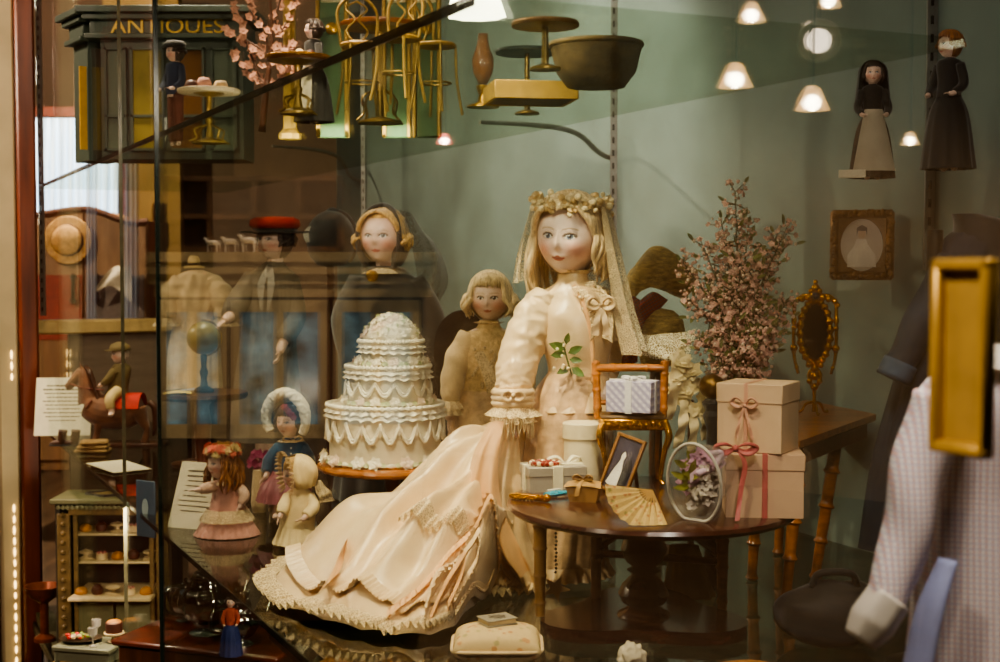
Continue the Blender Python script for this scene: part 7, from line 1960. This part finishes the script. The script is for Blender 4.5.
for si, z in enumerate(shelf_y):
    for j in range(5):
        x = (-.29+.145*j)*Wd; ty = (si*2+j*3) % 4; p = L.base+V((x, -.005 if si == 2 else dp*.3, z+(.0032 if si < 2 else .0012)))
        pos = ['first from the left', 'second from the left', 'in the middle', 'fourth from the left', 'last at the right'][j]
        row = ['top shelf', 'middle shelf', 'counter'][si]
        b = B()
        if ty == 0:
            b.lathe([(.014, 0), (.017, .006), (.014, .014), (.006, .019), (.001, .02)], n=18); solid('pastry_bun', b, bun, 'golden bun %s on the cupboard %s' % (pos, row), 'pastry', p, group='bakery goods in the cupboard', ang=180)
        elif ty == 1:
            q_ = thing('small_cake', 'small cream cake %s on the cupboard %s' % (pos, row), 'cake', p, 0, 'bakery goods in the cupboard')
            b.lathe([(.015, 0), (.015, .012), (.013, .015), (.001, .016)], n=18); obj('cake_body', b, creamb, q_)
            b = B()
            for a in range(6): b.ball((.010*math.cos(a*1.047), .010*math.sin(a*1.047), .017), .0036, 1)
            obj('topping', b, pinkb, q_)
        elif ty == 2:
            b.lathe([(.017, 0), (.018, .003), (.006, .006), (.005, .012), (.018, .016), (.019, .02), (.012, .022), (.001, .026)], n=18); solid('cake_dish', b, creamb, 'pale footed dish %s on the cupboard %s' % (pos, row), 'dish', p, group='bakery goods in the cupboard')
        else:
            b.lathe([(.012, 0), (.016, .008), (.014, .018), (.008, .022), (.009, .025), (.001, .028)], n=18); solid('jam_pot', b, chocm, 'dark lidded pot %s on the cupboard %s' % (pos, row), 'pot', p, group='bakery goods in the cupboard')
t = thing('ornate_plaque', 'small black edged scalloped plaque lying on the cupboard top', 'plaque', L.base+V((-.03, .06, zt+.0135)))
b = B(); pts = [V(((.05+.008*math.cos(4*a))*math.cos(a), (.034+.006*math.cos(4*a))*math.sin(a), .002)) for a in [2*PI*q/48 for q in range(49)]]; b.add(pts[:-1], [list(range(48))]); obj('panel', b, mat('tan plaque', '#8a734c', .6, var=.2), t)
b = B(); b.tube(pts, [.0035], 6, 96); obj('black_edge', b, black, t)
# food table in front of the cupboard
D = 2.98
L = Lc(92, 662, D, ZL); u = L.u
t = thing('food_table', 'small grey green table set with food before the bakery cupboard', 'table', L.base, R(-14))
zf = L.p(0, 642).z
b = B(); b.box((0, 0, zf-.006), (64*u, .10, .012), bev=.003); obj('tabletop', b, mat('grey green paint', '#6c6c58', .5, var=.15, scale=12), t)
b = B(); b.box((0, 0, zf-.022), (58*u, .088, .022)); obj('apron', b, mat('grey green paint', '#6c6c58'), t)
for sx_ in (-1, 1):
    for sy in (-1, 1): b = B(); b.tube([V((sx_*28*u, sy*.04, zf-.012)), V((sx_*28*u, sy*.042, 0))], [.006, .005], 8); obj('leg', b, mat('grey green paint', '#6c6c58'), t)
def onf(dx, dy): return L.base+Matrix.Rotation(R(-14), 3, 'Z') @ V((dx*u, dy, zf+.0005))
t = thing('food_platter', 'dark platter with red and green food on the grey green table', 'platter', onf(-12, 0))
b = B(); b.lathe([(.024, 0), (.036, .006), (.037, .008), (.024, .004), (.001, .003)], n=30, sx=1.25); obj('dish', b, mat('dark dish', '#3a2c1e', .4, var=.2), t)
for m, n_, nm in ((mat('red fruit', '#b3261c', .4, var=.2), 9, 'red_fruit'), (mat('salad green', '#6f7d34', .6, var=.2), 8, 'salad_leaf'), (creamb, 6, 'cream_slice')):
    b = B()
    for k in range(n_): b.ball((rgx.uniform(-.024, .024)+(.0 if nm != 'red_fruit' else -.008), rgx.uniform(-.016, .016), .010+rgx.uniform(0, .005)), (.006, .005, .005), 1)
    obj(nm, b, m, t)
t = thing('dark_cake', 'round dark cake on a cream stand at the right of the food table', 'cake', onf(22, .012))
b = B(); b.lathe([(.012, 0), (.014, .002), (.006, .006), (.006, .014), (.022, .018), (.022, .021), (.001, .021)], n=24); obj('stand', b, creamb, t)
b = B(); b.lathe([(.018, .021), (.018, .042), (.016, .044), (.001, .044)], n=24); obj('cake_body', b, chocm, t)
b = B(); b.lathe([(.015, .0442), (.012, .047), (.001, .048)], n=24); obj('icing_top', b, bun, t)
for k, (dx, dy, lab) in enumerate(((-4, .035, 'clear blue grey goblet at the back of the food table'), (10, -.032, 'clear goblet at the front of the food table'))):
    b = B(); b.lathe([(.009, 0), (.009, .002), (.002, .004), (.002, .018), (.010, .026), (.011, .040), (.0095, .040), (.008, .027), (.001, .02)], n=20); solid('goblet', b, mat('pale goblet', '#a9a49a', .1, var=.05, alpha=.6), lab, 'goblet', onf(dx, dy), group='goblets on the food table')
def little_chair(label, px, py, D, rz, m):
    L = Lc(px, py, D, ZL); t = thing('small_chair', label, 'chair', L.base, rz)
    b = B(); b.box((0, 0, .06), (.055, .05, .007), bev=.002); obj('seat', b, m, t)
    b = B(); poly = [(-.026, .06)]+[(.026*-math.cos(PI*k/10), .125+.018*math.sin(PI*k/10)) for k in range(11)]+[(.026, .06)]; b.prism(poly, .006, Matrix.Translation((0, .024, 0))); obj('backrest', b, m, t)
    for a in (-.023, .023):
        for c in (-.02, .02): b = B(); b.tube([V((a, c, .06)), V((a*1.05, c*1.05, 0))], [.0035, .003], 6); obj('leg', b, m, t)
little_chair('tan little chair with carved back left of the food table', 64, 650, 3.25, R(35), mat('tan chair wood', '#7d6238', .5, var=.2))
little_chair('grey brown little chair right of the food table', 140, 662, 2.9, R(-60), mat('grey chair wood', '#5c5040', .5, var=.2))
# bowl at the far post
L = Lc(46, 600, 3.9, None) if False else Lc(45, 655, 3.95, ZL)
t = thing('copper_bowl', 'copper bowl on a dark foot by the far wooden post', 'bowl', L.base)
b = B(); z0 = .02; b.lathe([(.03, 0), (.03, .01), (.012, .02), (.012, .11), (.04, .13), (.055, .16), (.05, .16), (.036, .135), (.001, .128)], n=30); obj('bowl', b, mat('copper', '#8a4a30', .3, metal=.6, var=.2), t)
# silver tea things
silver = mat('polished silver', '#b8b4aa', .08, metal=1.0, var=.05)
def silverpot(label, px, py, D, s, lid=True):
    L = Lc(px, py, D, ZL); t = thing('silver_pot', label, 'teapot', L.base, rgx.uniform(-1, 1), 'silver tea pots')
    b = B(); b.lathe([(.03*s, 0), (.028*s, .004*s), (.012*s, .012*s), (.03*s, .024*s), (.046*s, .05*s), (.042*s, .075*s), (.024*s, .09*s), (.028*s, .094*s), (.001, .094*s)], n=36, mod=lambda a, q: 1+.05*math.sin(10*a)*math.sin(q*PI)); obj('body', b, silver, t, 180)
    b = B(); b.lathe([(.026*s, .094*s), (.018*s, .106*s), (.004*s, .112*s), (.007*s, .118*s), (.001, .124*s)], n=24); obj('lid', b, silver, t, 180)
    b = B(); b.tube([V((.04*s, 0, .04*s)), V((.065*s, 0, .055*s)), V((.08*s, 0, .088*s))], [.009*s, .007*s, .005*s], 10); obj('spout', b, silver, t, 180)
    b = B(); b.tube([V((-.036*s, 0, .085*s)), V((-.07*s, 0, .085*s)), V((-.075*s, 0, .05*s)), V((-.042*s, 0, .035*s))], [.0045*s], 8, 20); obj('handle', b, silver, t, 180)
ZS = -.32
for px, py, D, lab in ((213, 640, 2.55, 'large silver teapot with bright glints left of the little red figure'), (238, 610, 2.62, 'silver pot behind, under the dark shelf edge'), (190, 600, 2.95, 'smaller silver pot beside the dark glass joint')):
    pass
L = Lc(222, 640, 2.62, ZL)
t = thing('tea_cabinet', 'dark brown box cabinet carrying the silver pots below the shelf', 'cabinet', L.base)
b = B(); b.box((0, .06, .177), (.34, .24, .354), R(-20), .004); obj('case', b, brownw, t)
b = B(); b.box((0, .06, .360), (.36, .26, .012), R(-20), .004); obj('top', b, darkw, t)
zsv = ZL+.3665
def silver_at(px, D, s, lab):
    q = P(px, 600, D); t0 = len(bpy.data.objects); silverpot(lab, px, 600, D, s)
for (px, D, s, lab) in ((206, 2.66, 1.15, 'large silver teapot with bright glints left of the little red figure'), (240, 2.58, .85, 'silver pot nearest the brass edge under the shelf'), (186, 2.76, .7, 'smaller silver pot beside the dark glass joint')):
    silver_at(px, D, s, lab)
for o in [o for o in bpy.data.objects if o.name.startswith('silver_pot')]: o.location.z = zsv
t = mini('red_figure', 'tiny figure in orange red coat and blue skirt among the silver pots', 231, 655, 2.50, 62, 10, mat('orange red coat', '#a8452c', .7, var=.15), mat('deep blue cloth', '#24306a', .7, var=.15), dkhair, z=ZL+.3665, hl=.3)
